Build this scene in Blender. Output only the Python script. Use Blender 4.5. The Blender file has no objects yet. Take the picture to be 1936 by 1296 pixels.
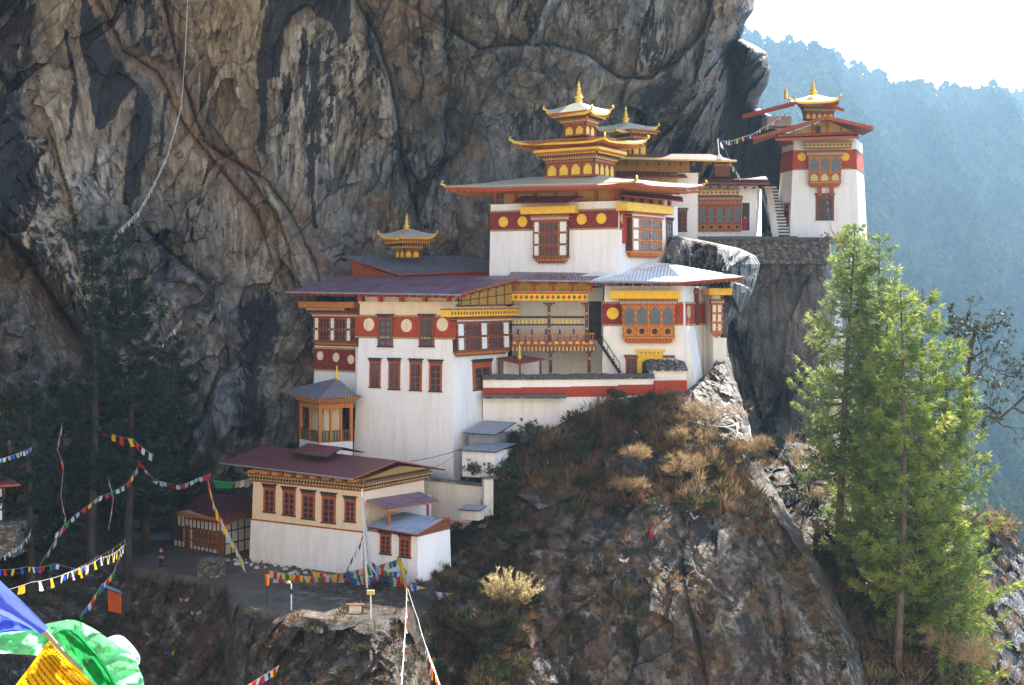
import bpy, math, random
import numpy as np
from mathutils import Vector
random.seed(7); RNG = np.random.default_rng(11)
C = bpy.context.scene
# ---------------------------------------------------------------- camera
F = 2700.0; TH = math.atan(88 / F); cT, sT = math.cos(TH), math.sin(TH)
cam = bpy.data.objects.new("camera", bpy.data.cameras.new("camera"))
C.collection.objects.link(cam); C.camera = cam
cam.rotation_euler = (math.pi / 2 - TH, 0, 0)
cam.data.sensor_width = 36; cam.data.lens = F / 1936 * 36
cam.data.clip_start = 0.1; cam.data.clip_end = 20000
# ---------------------------------------------------------------- light
SUN_EL, SUN_AZ = math.radians(42), math.radians(32)      # azimuth clockwise from +Y (north) to +X
w = bpy.data.worlds.new("World"); C.world = w; w.use_nodes = True
nt = w.node_tree; sky = nt.nodes.new("ShaderNodeTexSky"); sky.sky_type = 'NISHITA'; sky.sun_disc = False
sky.sun_elevation = SUN_EL; sky.sun_rotation = SUN_AZ; sky.altitude = 3000; sky.air_density = 1.0
sky.dust_density = 1.0; sky.ozone_density = 1.0
bg = nt.nodes["Background"]; bg.inputs[1].default_value = 0.15; nt.links.new(sky.outputs[0], bg.inputs[0])
sun = bpy.data.objects.new("sun", bpy.data.lights.new("sun", 'SUN')); C.collection.objects.link(sun)
sun.data.energy = 5.0; sun.data.angle = math.radians(0.5); sun.data.color = (1, .93, .82)
SD = Vector((math.sin(SUN_AZ) * math.cos(SUN_EL), math.cos(SUN_AZ) * math.cos(SUN_EL), math.sin(SUN_EL)))
sun.rotation_euler = SD.to_track_quat('Z', 'Y').to_euler()
C.view_settings.view_transform = 'Standard'; C.view_settings.look = 'None'
C.view_settings.exposure = 2.05; C.view_settings.gamma = 1
C.cycles.max_bounces = 6; C.cycles.diffuse_bounces = 3; C.cycles.glossy_bounces = 2
C.cycles.transmission_bounces = 3; C.cycles.volume_bounces = 0
# ---------------------------------------------------------------- pixel rays (1936x1296 photo frame) -> metres
def ray(x, y):
    a = (x - 968) / F; b = (648 - y) / F
    return Vector((a, cT + b * sT, -sT + b * cT))
DK = 1.0     # depth factor of the terrace group at the upper right, set while it is built
def at(x, y, Y):
    r = ray(x, y); return r * (Y * DK / r.y)
def XY(px, Y): return ((px - 968) / F * Y * 1.0, Y)
def ZAT(py, Y): return at(968, py, Y).z
def npat(PX, PY, Y):
    a = (PX - 968) / F; b = (648 - PY) / F
    ry = cT + b * sT; rz = -sT + b * cT
    return np.stack([a / ry * Y, Y + 0 * a, rz / ry * Y], -1)
# ---------------------------------------------------------------- object helpers
def link(o, parent=None):
    C.collection.objects.link(o)
    if parent is not None: o.parent = parent
    return o
def tag(o, label=None, cat=None, group=None, kind=None):
    if label: o["label"] = label
    if cat: o["category"] = cat
    if group: o["group"] = group
    if kind: o["kind"] = kind
    return o
def thing(name, label, cat, loc=(0, 0, 0), group=None):
    o = bpy.data.objects.new(name, None); o.empty_display_size = .3
    o.location = loc; link(o); bpy.context.view_layer.update() if False else None
    return tag(o, label, cat, group)
def off(parent):
    v = Vector((0, 0, 0))
    while parent is not None:
        v = v + parent.location; parent = parent.parent
    return v
class MB:
    """collects polygons of several materials and links them as one mesh"""
    def __init__(s): s.v = []; s.f = []; s.m = []; s.mats = []
    def mi(s, mat):
        if mat not in s.mats: s.mats.append(mat)
        return s.mats.index(mat)
    def poly(s, pts, mat):
        n = len(s.v); s.v += [tuple(p) for p in pts]; s.f.append(tuple(range(n, n + len(pts)))); s.m.append(s.mi(mat))
    def hexa(s, p, mat, caps=None):
        # p: 8 points, bottom loop 0-3, top loop 4-7
        n = len(s.v); s.v += [tuple(q) for q in p]; k = s.mi(mat)
        for f in ((3, 2, 1, 0), (4, 5, 6, 7), (0, 1, 5, 4), (1, 2, 6, 5), (2, 3, 7, 6), (3, 0, 4, 7)):
            s.f.append(tuple(n + i for i in f)); s.m.append(k)
    def prism(s, top, dz, mat, side=None, under=None):
        """slab: top polygon (ccw seen from above) and thickness"""
        n = len(s.v); k = len(top); s.v += [tuple(p) for p in top]
        s.v += [(p[0], p[1], p[2] - dz) for p in top]
        a = s.mi(mat); b = s.mi(side or mat); u = s.mi(under or side or mat)
        for i in range(1, k - 1): s.f.append((n, n + i, n + i + 1)); s.m.append(a); s.f.append((n + k, n + k + i + 1, n + k + i)); s.m.append(u)
        for i in range(k):
            j = (i + 1) % k; s.f.append((n + i, n + k + i, n + k + j, n + j)); s.m.append(b)
    def box(s, c, sx, sy, sz, mat, ang=0):
        c = Vector(c); ca, sa = math.cos(ang), math.sin(ang)
        P = []
        for z in (-sz / 2, sz / 2):
            for x, y in ((-sx / 2, -sy / 2), (sx / 2, -sy / 2), (sx / 2, sy / 2), (-sx / 2, sy / 2)):
                P.append((c.x + x * ca - y * sa, c.y + x * sa + y * ca, c.z + z))
        s.hexa(P, mat)
    def tube(s, pts, rad, mat, n=6, cap=True):
        pts = [Vector(p) for p in pts]
        if not hasattr(rad, '__len__'): rad = [rad] * len(pts)
        base = len(s.v); k = s.mi(mat)
        for i, p in enumerate(pts):
            d = (pts[min(i + 1, len(pts) - 1)] - pts[max(i - 1, 0)]).normalized()
            a = d.cross(Vector((.13, .27, 1) if abs(d.z) < .9 else (1, .2, 0))).normalized(); b = d.cross(a)
            for j in range(n):
                t = 2 * math.pi * j / n; s.v.append(tuple(p + (a * math.cos(t) + b * math.sin(t)) * rad[i]))
        for i in range(len(pts) - 1):
            for j in range(n):
                q = base + i * n; s.f.append((q + j, q + (j + 1) % n, q + n + (j + 1) % n, q + n + j)); s.m.append(k)
        if cap:
            s.f.append(tuple(base + j for j in range(n - 1, -1, -1))); s.m.append(k)
            q = base + (len(pts) - 1) * n; s.f.append(tuple(q + j for j in range(n))); s.m.append(k)
    def lathe(s, c, prof, mat, n=12):
        """prof: list of (r, z)"""
        c = Vector(c); base = len(s.v); k = s.mi(mat)
        for r, z in prof:
            for j in range(n):
                t = 2 * math.pi * j / n; s.v.append((c.x + r * math.cos(t), c.y + r * math.sin(t), c.z + z))
        for i in range(len(prof) - 1):
            for j in range(n):
                q = base + i * n; s.f.append((q + j, q + (j + 1) % n, q + n + (j + 1) % n, q + n + j)); s.m.append(k)
        s.f.append(tuple(base + j for j in range(n - 1, -1, -1))); s.m.append(k)
    def build(s, name, parent=None, smooth=False, label=None, kind=None):
        if not s.v: return None
        o_ = off(parent); vs = [(x - o_.x, y - o_.y, z - o_.z) for x, y, z in s.v]
        me = bpy.data.meshes.new(name); me.from_pydata(vs, [], s.f)
        for m in s.mats: me.materials.append(m)
        me.polygons.foreach_set("material_index", s.m)
        if smooth: me.polygons.foreach_set("use_smooth", [True] * len(s.f))
        me.update(); o = bpy.data.objects.new(name, me); link(o, parent)
        if label: o["label"] = label
        if kind: o["kind"] = kind
        return o
def npmesh(name, V, Fc, mat, parent=None, attrs=None, smooth=False, fmat=None):
    """V (n,3), Fc (m,k) all faces same size"""
    o_ = off(parent); V = np.asarray(V, dtype=np.float32) - np.array([o_.x, o_.y, o_.z], dtype=np.float32)
    k = Fc.shape[1]; me = bpy.data.meshes.new(name)
    me.vertices.add(len(V)); me.vertices.foreach_set("co", V.ravel())
    me.loops.add(Fc.size); me.loops.foreach_set("vertex_index", Fc.ravel().astype(np.int32))
    me.polygons.add(len(Fc)); me.polygons.foreach_set("loop_start", np.arange(0, Fc.size, k, dtype=np.int32))
    me.polygons.foreach_set("loop_total", np.full(len(Fc), k, dtype=np.int32))
    me.polygons.foreach_set("use_smooth", np.full(len(Fc), smooth, dtype=bool))
    for m in (mat if isinstance(mat, list) else [mat]): me.materials.append(m)
    if fmat is not None: me.polygons.foreach_set("material_index", fmat.astype(np.int32))
    me.update(calc_edges=True)
    for n_, a in (attrs or {}).items():
        at_ = me.attributes.new(n_, 'FLOAT', 'POINT'); at_.data.foreach_set("value", np.ascontiguousarray(a, dtype=np.float32).ravel())
    o = bpy.data.objects.new(name, me); link(o, parent); return o
# ---------------------------------------------------------------- noise (numpy)
_perm = RNG.permutation(256).astype(np.int64); _perm = np.concatenate([_perm, _perm])
_g = RNG.normal(size=(256, 3)); _g /= np.linalg.norm(_g, axis=1)[:, None]
_rnd = RNG.random((256, 3))
def _h(i, j, k): return _perm[(_perm[(_perm[i & 255] + j) & 255] + k) & 255]
def perlin(p):
    f = np.floor(p); i = f.astype(np.int64); r = p - f; u = r * r * r * (r * (r * 6 - 15) + 10)
    out = 0
    for a in (0, 1):
        for b in (0, 1):
            for c in (0, 1):
                g = _g[_h(i[..., 0] + a, i[..., 1] + b, i[..., 2] + c)]
                d = g[..., 0] * (r[..., 0] - a) + g[..., 1] * (r[..., 1] - b) + g[..., 2] * (r[..., 2] - c)
                wgt = (u[..., 0] if a else 1 - u[..., 0]) * (u[..., 1] if b else 1 - u[..., 1]) * (u[..., 2] if c else 1 - u[..., 2])
                out = out + d * wgt
    return out
def fbm(p, o=4, gain=.5, ridged=False):
    s = 0; a = 1.0; q = p.copy()
    for _ in range(o):
        n = perlin(q)
        s = s + a * ((1 - 2 * np.abs(n)) - .6 if ridged else n); a *= gain; q = q * 2.03 + 17.3
    return s
def facet(p, seed=0):
    """blocky facets: nearest random cell carries its own tilted plane; returns (height, edge distance)"""
    p = p + seed * 13.7; f = np.floor(p).astype(np.int64); best = np.full(p.shape[:-1], 9.0); sec = best.copy(); val = np.zeros(p.shape[:-1])
    for a in (-1, 0, 1):
        for b in (-1, 0, 1):
            for c in (-1, 0, 1):
                h = _h(f[..., 0] + a, f[..., 1] + b, f[..., 2] + c); pt = f + np.array([a, b, c]) + _rnd[h]
                d = p - pt; dd = np.sqrt((d * d).sum(-1)); g = _g[(h + 77) & 255]
                v = (g * d).sum(-1) + (_rnd[(h + 31) & 255][..., 0] - .5)
                m = dd < best; sec = np.where(m, best, np.minimum(sec, dd)); val = np.where(m, v, val); best = np.where(m, dd, best)
    return val, sec - best
def rbf(ctrl):
    c = np.array(ctrl, float); P = c[:, :2] / 300.; z = c[:, 2]; n = len(c)
    d = np.linalg.norm(P[:, None] - P[None], axis=-1)
    A = np.zeros((n + 3, n + 3)); A[:n, :n] = d; A[:n, n] = 1; A[:n, n + 1:] = P; A[n, :n] = 1; A[n + 1:, :n] = P.T
    sol = np.linalg.solve(A, np.concatenate([z, [0, 0, 0]]))
    def f(PX, PY):
        x = PX / 300.; y = PY / 300.; out = sol[n] + sol[n + 1] * x + sol[n + 2] * y
        for i in range(n): out = out + sol[i] * np.sqrt((x - P[i, 0]) ** 2 + (y - P[i, 1]) ** 2)
        return out
    return f
def sdist(PX, PY, line):
    """distance to polyline in px and signed side (+ = right of the direction of travel on screen)"""
    best = np.full(PX.shape, 1e9); side = np.zeros(PX.shape)
    for (x0, y0), (x1, y1) in zip(line[:-1], line[1:]):
        dx, dy = x1 - x0, y1 - y0; L2 = dx * dx + dy * dy
        t = np.clip(((PX - x0) * dx + (PY - y0) * dy) / L2, 0, 1)
        ex = PX - x0 - t * dx; ey = PY - y0 - t * dy; d = np.hypot(ex, ey)
        cr = dy * (PX - x0) - dx * (PY - y0)
        m = d < best; best = np.where(m, d, best); side = np.where(m, np.sign(cr), side)
    return best, side
def inpoly(PX, PY, poly):
    ins = np.zeros(PX.shape, bool); n = len(poly); j = n - 1
    for i in range(n):
        xi, yi = poly[i]; xj, yj = poly[j]
        if yi != yj:
            c = ((yi > PY) != (yj > PY)) & (PX < (xj - xi) * (PY - yi) / (yj - yi) + xi); ins ^= c
        j = i
    return ins
def soft(PX, PY, poly, w):
    d, _ = sdist(PX, PY, list(poly) + [poly[0]]); s = np.where(inpoly(PX, PY, poly), d, -d)
    t = np.clip(s / w * .5 + .5, 0, 1); return t * t * (3 - 2 * t)
def sstep(a, b, x):
    t = np.clip((x - a) / (b - a), 0, 1); return t * t * (3 - 2 * t)
# ---------------------------------------------------------------- materials
class NT:
    def __init__(s, name):
        s.mat = bpy.data.materials.new(name); s.mat.use_nodes = True; s.t = s.mat.node_tree; s.n = s.t.nodes; s.l = s.t.links
        s.b = s.n["Principled BSDF"]; s.b.inputs["Specular IOR Level"].default_value = .3; s.out = s.n["Material Output"]
    def node(s, ty, **kw):
        n = s.n.new(ty)
        for k, v in kw.items():
            if k in n.inputs.keys():
                if hasattr(v, 'is_output') or isinstance(v, bpy.types.NodeSocket): s.l.new(v, n.inputs[k])
                else: n.inputs[k].default_value = v
            else: setattr(n, k, v)
        return n
    def coords(s, scale=(1, 1, 1), gen='Object'):
        tc = s.n.new("ShaderNodeTexCoord"); mp = s.n.new("ShaderNodeMapping"); mp.inputs["Scale"].default_value = scale
        s.l.new(tc.outputs[gen], mp.inputs[0]); return mp.outputs[0]
    def noise(s, scale, detail=5, vec=None, rough=.55, sc=(1, 1, 1), dist=0):
        n = s.node("ShaderNodeTexNoise", Scale=scale, Detail=detail, Roughness=rough, Distortion=dist)
        s.l.new(vec or s.coords(sc), n.inputs["Vector"]); return n.outputs["Fac"]
    def ramp(s, fac, stops):
        r = s.n.new("ShaderNodeValToRGB"); s.l.new(fac, r.inputs[0]); e = r.color_ramp.elements
        while len(e) < len(stops): e.new(.5)
        for i, (p, c) in enumerate(stops):
            e[i].position = p; e[i].color = (c, c, c, 1) if not hasattr(c, '__len__') else (*c, 1)
        return r.outputs[0]
    def mix(s, fac, a, b, mode='MIX'):
        m = s.n.new("ShaderNodeMix"); m.data_type = 'RGBA'; m.blend_type = mode
        for k, v in ((0, fac), (6, a), (7, b)):
            if isinstance(v, bpy.types.NodeSocket): s.l.new(v, m.inputs[k])
            elif k == 0: m.inputs[0].default_value = v
            else: m.inputs[k].default_value = (*v, 1)
        return m.outputs[2]
    def math(s, op, a, b=0.0):
        m = s.n.new("ShaderNodeMath"); m.operation = op
        for k, v in ((0, a), (1, b)):
            if isinstance(v, bpy.types.NodeSocket): s.l.new(v, m.inputs[k])
            else: m.inputs[k].default_value = v
        return m.outputs[0]
    def attr(s, name):
        a = s.n.new("ShaderNodeAttribute"); a.attribute_name = name; return a.outputs["Fac"]
    def bump(s, h, strength=.5, dist=.1, prev=None):
        b = s.n.new("ShaderNodeBump"); b.inputs["Strength"].default_value = strength; b.inputs["Distance"].default_value = dist
        s.l.new(h, b.inputs["Height"])
        if prev is not None: s.l.new(prev, b.inputs["Normal"])
        return b.outputs[0]
    def done(s, col=None, rough=.8, normal=None, metal=0, spec=None):
        if col is not None:
            if isinstance(col, bpy.types.NodeSocket): s.l.new(col, s.b.inputs["Base Color"])
            else: s.b.inputs["Base Color"].default_value = (*col, 1)
        if isinstance(rough, bpy.types.NodeSocket): s.l.new(rough, s.b.inputs["Roughness"])
        else: s.b.inputs["Roughness"].default_value = rough
        s.b.inputs["Metallic"].default_value = metal
        if spec is not None: s.b.inputs["Specular IOR Level"].default_value = spec
        if normal is not None: s.l.new(normal, s.b.inputs["Normal"])
        return s.mat
def paint(name, col, var=.25, scale=3, rough=.7, metal=0, bump=.25, sc=(1, 1, 1), grime=(.08, .06, .05), gr=.35, bd=.03):
    """painted or raw surface: hue breakup at two scales, patchy grime, bump"""
    n = NT(name); d = [c * (1 - var) for c in col]; b = [min(1, c * (1 + var * .6)) for c in col]
    a = n.noise(scale, 6, sc=sc); c1 = n.ramp(a, [(.3, tuple(d)), (.7, tuple(b))])
    g = n.ramp(n.noise(scale * .5, 7, sc=sc, rough=.75), [(.47, 0.0), (.66, gr)])
    c2 = n.mix(g, c1, grime)
    nm = n.bump(n.noise(scale * 4, 6, sc=sc, rough=.65), bump, bd)
    return n.done(c2, rough, nm, metal)
M = {}
def mats():
    # whitewash, with rough rendered masonry, rain streaks
    for nm, base, dirt in (("white", (.83, .81, .79), (.40, .33, .26)), ("cream", (.78, .62, .42), (.42, .27, .17)), ("stonewhite", (.66, .62, .56), (.12, .11, .10))):
        n = NT(nm)
        st = n.noise(1.5, 7, sc=(1.3, 1.3, .14), rough=.7); g = n.ramp(st, [(.46, 0.0), (.72, .75)])
        sp = n.noise(7, 4, rough=.6); sp2 = n.ramp(sp, [(.62, 0.0), (.72, .6)])
        c = n.mix(g, base, tuple(.62 * b + .38 * d for b, d in zip(base, dirt))); c = n.mix(sp2, c, dirt)
        br = n.node("ShaderNodeTexBrick", **{"Scale": 1.0, "Mortar Size": .02, "Mortar Smooth": 1.0, "Brick Width": .5, "Row Height": .22, "offset": .5})
        mp = n.coords((1, 1, 1)); sepx = n.node("ShaderNodeSeparateXYZ"); n.l.new(mp, sepx.inputs[0])
        comb = n.node("ShaderNodeCombineXYZ"); n.l.new(n.math('ADD', sepx.outputs[0], n.math('MULTIPLY', sepx.outputs[1], .8)), comb.inputs[0]); n.l.new(sepx.outputs[2], comb.inputs[1])
        n.l.new(comb.outputs[0], br.inputs["Vector"])
        b1 = n.bump(br.outputs["Fac"], .25 if nm != "stonewhite" else .8, -.04)
        b2 = n.bump(n.noise(5, 8, rough=.7), .6, .07, b1)
        M[nm] = n.done(c, .9, b2, spec=.1)
    n = NT("rough_stone")
    v = n.node("ShaderNodeTexVoronoi", Scale=2.2); n.l.new(n.coords((1, 1, 2.2)), v.inputs["Vector"])
    c = n.ramp(n.noise(2.5, 6), [(.3, (.06, .05, .045)), (.5, (.17, .14, .12)), (.72, (.42, .38, .33))])
    c = n.mix(n.ramp(v.outputs["Distance"], [(.1, 0.0), (.7, .7)]), c, (.03, .027, .02))
    M["stone"] = n.done(c, .95, n.bump(v.outputs["Distance"], .9, -.12))
    M["red"] = paint("red_ochre", (.40, .048, .018), .25, 3, .8, gr=.3)
    M["maroon"] = paint("maroon_ochre", (.21, .02, .014), .25, 3, .8, gr=.3)
    M["rust"] = paint("red_timber", (.42, .085, .022), .35, 4, .7, gr=.45)
    M["orange"] = paint("orange_timber", (.55, .19, .035), .3, 4, .7, gr=.35)
    M["brown"] = paint("brown_timber", (.22, .075, .025), .4, 5, .7, gr=.4)
    M["dark"] = paint("dark_timber", (.035, .02, .015), .4, 5, .7)
    M["gold"] = paint("gold_paint", (.82, .50, .02), .2, 4, .5, gr=.3, grime=(.25, .12, .02))
    M["goldmetal"] = paint("gilded_metal", (.90, .62, .10), .2, 2, .38, .55, gr=.3, grime=(.20, .12, .04))
    M["ochre"] = paint("yellow_boards", (.50, .28, .05), .3, 1.5, .8, sc=(6, 6, .5), gr=.5, grime=(.2, .08, .02))
    M["palegold"] = paint("pale_gold", (.62, .48, .20), .25, 4, .6, gr=.5, grime=(.2, .15, .05))
    M["pane"] = paint("dark_glass", (.03, .035, .045), .3, 2, .15, bump=.05)
    M["paneblue"] = paint("window_glass", (.10, .12, .15), .3, 2, .12, bump=.05)
    M["whitepaint"] = paint("white_panel", (.78, .76, .72), .1, 5, .6, gr=.3, grime=(.4, .3, .25))
    M["grey"] = paint("grey_metal", (.30, .31, .32), .25, 3, .5, gr=.5, grime=(.12, .07, .05))
    M["black"] = paint("black_metal_and_gloom", (.02, .02, .022), .2, 3, .5)  # black metal; also fills doorways as painted darkness
    M["green"] = paint("green_paint", (.03, .12, .06), .3, 3, .6)
    M["bluepaint"] = paint("blue_paint", (.03, .06, .18), .3, 3, .6)
    M["gilt_grey"] = paint("weathered_roof_sheet", (.52, .51, .42), .2, 1.4, .4, .15, gr=.4, grime=(.30, .24, .10))
    # corrugated sheet roofs: ribs run down the slope, sheets fade and rust one by one
    def sheet(nm, col, fade, rust, rough=.45, spec=.5):
        n = NT(nm); uv = n.node("ShaderNodeUVMap").outputs[0]; sx = n.node("ShaderNodeSeparateXYZ"); n.l.new(uv, sx.inputs[0])
        wv = n.math('SINE', n.math('MULTIPLY', sx.outputs[0], 2 * math.pi / .30))
        mp = n.node("ShaderNodeMapping"); mp.inputs["Scale"].default_value = (1 / .9, 1 / 2.6, 1); n.l.new(uv, mp.inputs[0])
        fl = n.node("ShaderNodeVectorMath", operation='FLOOR'); n.l.new(mp.outputs[0], fl.inputs[0])
        wn = n.node("ShaderNodeTexWhiteNoise", noise_dimensions='2D'); n.l.new(fl.outputs[0], wn.inputs["Vector"])
        mp2 = n.node("ShaderNodeMapping"); mp2.inputs["Scale"].default_value = (1.4, .25, 1); n.l.new(uv, mp2.inputs[0])
        st = n.noise(1.6, 7, vec=mp2.outputs[0], rough=.65)
        c = n.mix(n.ramp(st, [(.40, 0.0), (.64, .8)]), col, fade)
        c = n.mix(n.math('MULTIPLY', wn.outputs[0], .6), c, fade)
        c = n.mix(n.ramp(n.noise(1.1, 8, rough=.7), [(.55, 0.0), (.72, .6)]), c, rust)
        e = n.math('FRACT', n.math('DIVIDE', sx.outputs[1], 2.6)); el = n.math('LESS_THAN', e, .02)
        c = n.mix(n.math('MULTIPLY', el, .85), c, tuple(q * .3 for q in col))
        M[nm] = n.done(c, rough, n.bump(wv, .9, .05), spec=spec)
    sheet("roofred", (.15, .028, .03), (.27, .19, .26), (.10, .05, .035))
    sheet("roofmaroon", (.14, .018, .018), (.20, .065, .058), (.08, .03, .02))
    sheet("roofblue", (.22, .27, .34), (.40, .45, .52), (.28, .09, .06))
    sheet("roofsunlit", (.80, .79, .75), (.86, .85, .82), (.45, .38, .32), .6, .2)  # near-white tone puts the sunlight on the shrine roof into its colour
    sheet("roofgrey", (.22, .24, .27), (.34, .36, .38), (.14, .09, .07))
    sheet("roofdark", (.13, .13, .15), (.20, .20, .23), (.12, .04, .04))
mats()
M["slate"] = paint("slate", (.07, .07, .08), .4, 4, .7)
M["orangepaint"] = paint("orange_sheet", (.62, .12, .015), .2, 2, .6, gr=.3)
# ================================================================ rock
def rockmat(name, base=((.028, .023, .019), (.165, .135, .105), (.42, .36, .285))):
    n = NT(name)
    big = n.noise(.10, 7, rough=.62, dist=.4); mid = n.noise(.75, 8, rough=.68, dist=.6, sc=(1, 1, .75))
    c = n.ramp(mid, [(.36, base[0]), (.5, base[1]), (.64, base[2])])
    c = n.mix(n.ramp(big, [(.42, 0.0), (.60, .6)]), c, n.ramp(mid, [(.36, (.03, .036, .045)), (.64, (.17, .185, .20))]))
    streak = n.noise(1.5, 7, sc=(1, 1, .045), rough=.7, dist=.25)
    fine = n.noise(5.5, 6, rough=.7)
    tanc = n.ramp(streak, [(.34, (.15, .105, .065)), (.5, (.35, .265, .175)), (.64, (.56, .46, .34))])
    c = n.mix(n.attr("tan"), c, tanc)
    lc = n.ramp(streak, [(.40, (.10, .088, .08)), (.50, (.34, .30, .25)), (.60, (.60, .55, .47))])
    c = n.mix(n.attr("pale"), c, lc)
    c = n.mix(n.math('MULTIPLY', n.attr("rust"), n.ramp(mid, [(.3, .35), (.6, 1.0)])), c, (.26, .095, .03))
    c = n.mix(n.attr("blue"), c, n.ramp(mid, [(.36, (.075, .10, .13)), (.6, (.26, .29, .32))]))
    st2 = n.noise(3.2, 5, sc=(1, 1, .02), rough=.6); bs = n.math('ADD', n.math('ADD', n.attr("black"), n.math('MULTIPLY', n.math('SUBTRACT', streak, .5), -2.6)), n.math('MULTIPLY', n.attr("pale"), n.math('MULTIPLY', n.math('SUBTRACT', st2, .46), 4.0)))
    blk = n.ramp(bs, [(.42, 0.0), (.58, .93)])
    c = n.mix(blk, c, n.ramp(fine, [(.3, (.009, .010, .013)), (.7, (.035, .036, .042))]))
    mo = n.ramp(n.noise(1.1, 8, rough=.75), [(.42, 0.0), (.55, 1.0)])
    c = n.mix(n.math('MULTIPLY', n.attr("veg"), mo), c, n.ramp(n.noise(.5, 5), [(.35, (.028, .03, .012)), (.5, (.06, .035, .017)), (.66, (.12, .06, .025))]))
    c = n.mix(n.math('MULTIPLY', n.attr("soil"), .95), c, n.ramp(mid, [(.35, (.12, .088, .06)), (.65, (.23, .18, .13))]))
    c = n.mix(.5, c, n.mix(.6, c, n.ramp(fine, [(.3, (.12, .12, .12)), (.7, (1.0, 1.0, 1.0))]), 'MULTIPLY'))
    # hairline joints
    v = n.node("ShaderNodeTexVoronoi", Scale=.42, feature='DISTANCE_TO_EDGE'); 
    wv = n.noise(.9, 4); add = n.node("ShaderNodeVectorMath", operation='ADD'); cmb = n.node("ShaderNodeCombineXYZ")
    n.l.new(n.math('MULTIPLY', wv, 2.2), cmb.inputs[0]); n.l.new(n.math('MULTIPLY', mid, 2.0), cmb.inputs[2])
    n.l.new(n.coords((1, 1, .55)), add.inputs[0]); n.l.new(cmb.outputs[0], add.inputs[1]); n.l.new(add.outputs[0], v.inputs["Vector"])
    cr = n.ramp(v.outputs[0], [(0.0, 1.0), (.018, 0.0)])
    v2 = n.node("ShaderNodeTexVoronoi", Scale=.13, feature='DISTANCE_TO_EDGE'); add2 = n.node("ShaderNodeVectorMath", operation='ADD'); cmb2 = n.node("ShaderNodeCombineXYZ")
    n.l.new(n.math('MULTIPLY', big, 9.0), cmb2.inputs[0]); n.l.new(n.math('MULTIPLY', wv, 4.0), cmb2.inputs[2])
    n.l.new(n.coords((1, 1, .45)), add2.inputs[0]); n.l.new(cmb2.outputs[0], add2.inputs[1]); n.l.new(add2.outputs[0], v2.inputs["Vector"])
    cr2 = n.ramp(v2.outputs[0], [(0.0, 1.0), (.010, 0.0)]); cr = n.math('MAXIMUM', n.math('MULTIPLY', cr, n.ramp(mid, [(.45, 0.0), (.6, .8)])), cr2)
    c = n.mix(n.math('MULTIPLY', cr, .65), c, (.012, .011, .010))
    b = n.bump(mid, 1.0, .9); b = n.bump(streak, .5, .25, b); b = n.bump(fine, .7, .10, b); b = n.bump(cr, .5, -.12, b)
    return n.done(c, n.ramp(mid, [(.3, .45), (.7, .85)]), b, spec=.35)
ROCK = rockmat("cliff_rock")
def rows(*seg):
    out = []
    for a, b, n in seg: out += list(np.linspace(a, b, n, endpoint=False))
    out.append(seg[-1][1]); return np.array(out)
def gridfaces(ny, nx, flip=False):
    i = np.arange(ny * nx).reshape(ny, nx)
    f = np.stack([i[:-1, :-1], i[1:, :-1], i[1:, 1:], i[:-1, 1:]], -1).reshape(-1, 4)
    return f
def rock_disp(P, amp=1.0, sc=1.0, seed=0.0):
    """displacement towards the viewer (m): slabs, ledges, broken relief"""
    q = P * np.array([1, 1, .7]) * sc
    wq = q + 1.6 * np.stack([fbm(q * .16 + 3 + seed, 3), fbm(q * .16 + 31 + seed, 3), fbm(q * .16 + 61 + seed, 3)], -1)
    sl = wq @ np.array([[.80, 0, .60], [0, 1, 0], [-.60, 0, .80]])
    f1, e1 = facet(sl * np.array([.11, .08, .05]), seed); f2, e2 = facet(sl * np.array([.42, .25, .17]), seed + 1); f3, e3 = facet(wq * np.array([1.1, .8, .6]), seed + 2)
    big = sstep(-.25, .3, fbm(q * .07 + 77 + seed, 2))
    d = 2.9 * f1 + 2.2 * f2 * (.35 + .65 * big) + .60 * f3 * (.3 + .7 * big)
    d += .8 * fbm(q * .10 + 9 + seed, 4) + .30 * fbm(q * np.array([1, 1, .35]) * .9 + 5 + seed, 4, ridged=True)
    return d * amp
def cellavg(px): return px
Z0 = np.zeros
# ------------------------------------------------ main cliff (behind the monastery, overhanging above)
us = rows((0, .17, 40), (.17, 1, 620))
vs = rows((-2300, -900, 18), (-900, -60, 60), (-60, 960, 500), (960, 1000, 8))
def edge_x(v):
    pts = [(-2300, 1500), (-1100, 1180), (-300, 1225), (-183, 1262), (-140, 1290), (-112, 1340), (-92, 1425), (-20, 1432), (20, 1424), (45, 1408), (75, 1403), (88, 1430), (100, 1450), (130, 1458), (160, 1452), (185, 1436), (205, 1436), (230, 1475), (260, 1500), (330, 1510), (460, 1510), (560, 1500), (1000, 1500)]  # outline above the frame is unseen, shaped to steer sun and shade
    return np.interp(v, [p[0] for p in pts], [p[1] for p in pts])
V_, U_ = np.meshgrid(vs, us, indexing='ij')
E_ = edge_x(V_) + 3 * perlin(np.stack([V_ * .05, V_ * 0 + 3.3, V_ * 0], -1)) * (V_ < 200)
PX = -420 + (E_ + 420) * U_; PY = V_.copy()
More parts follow.
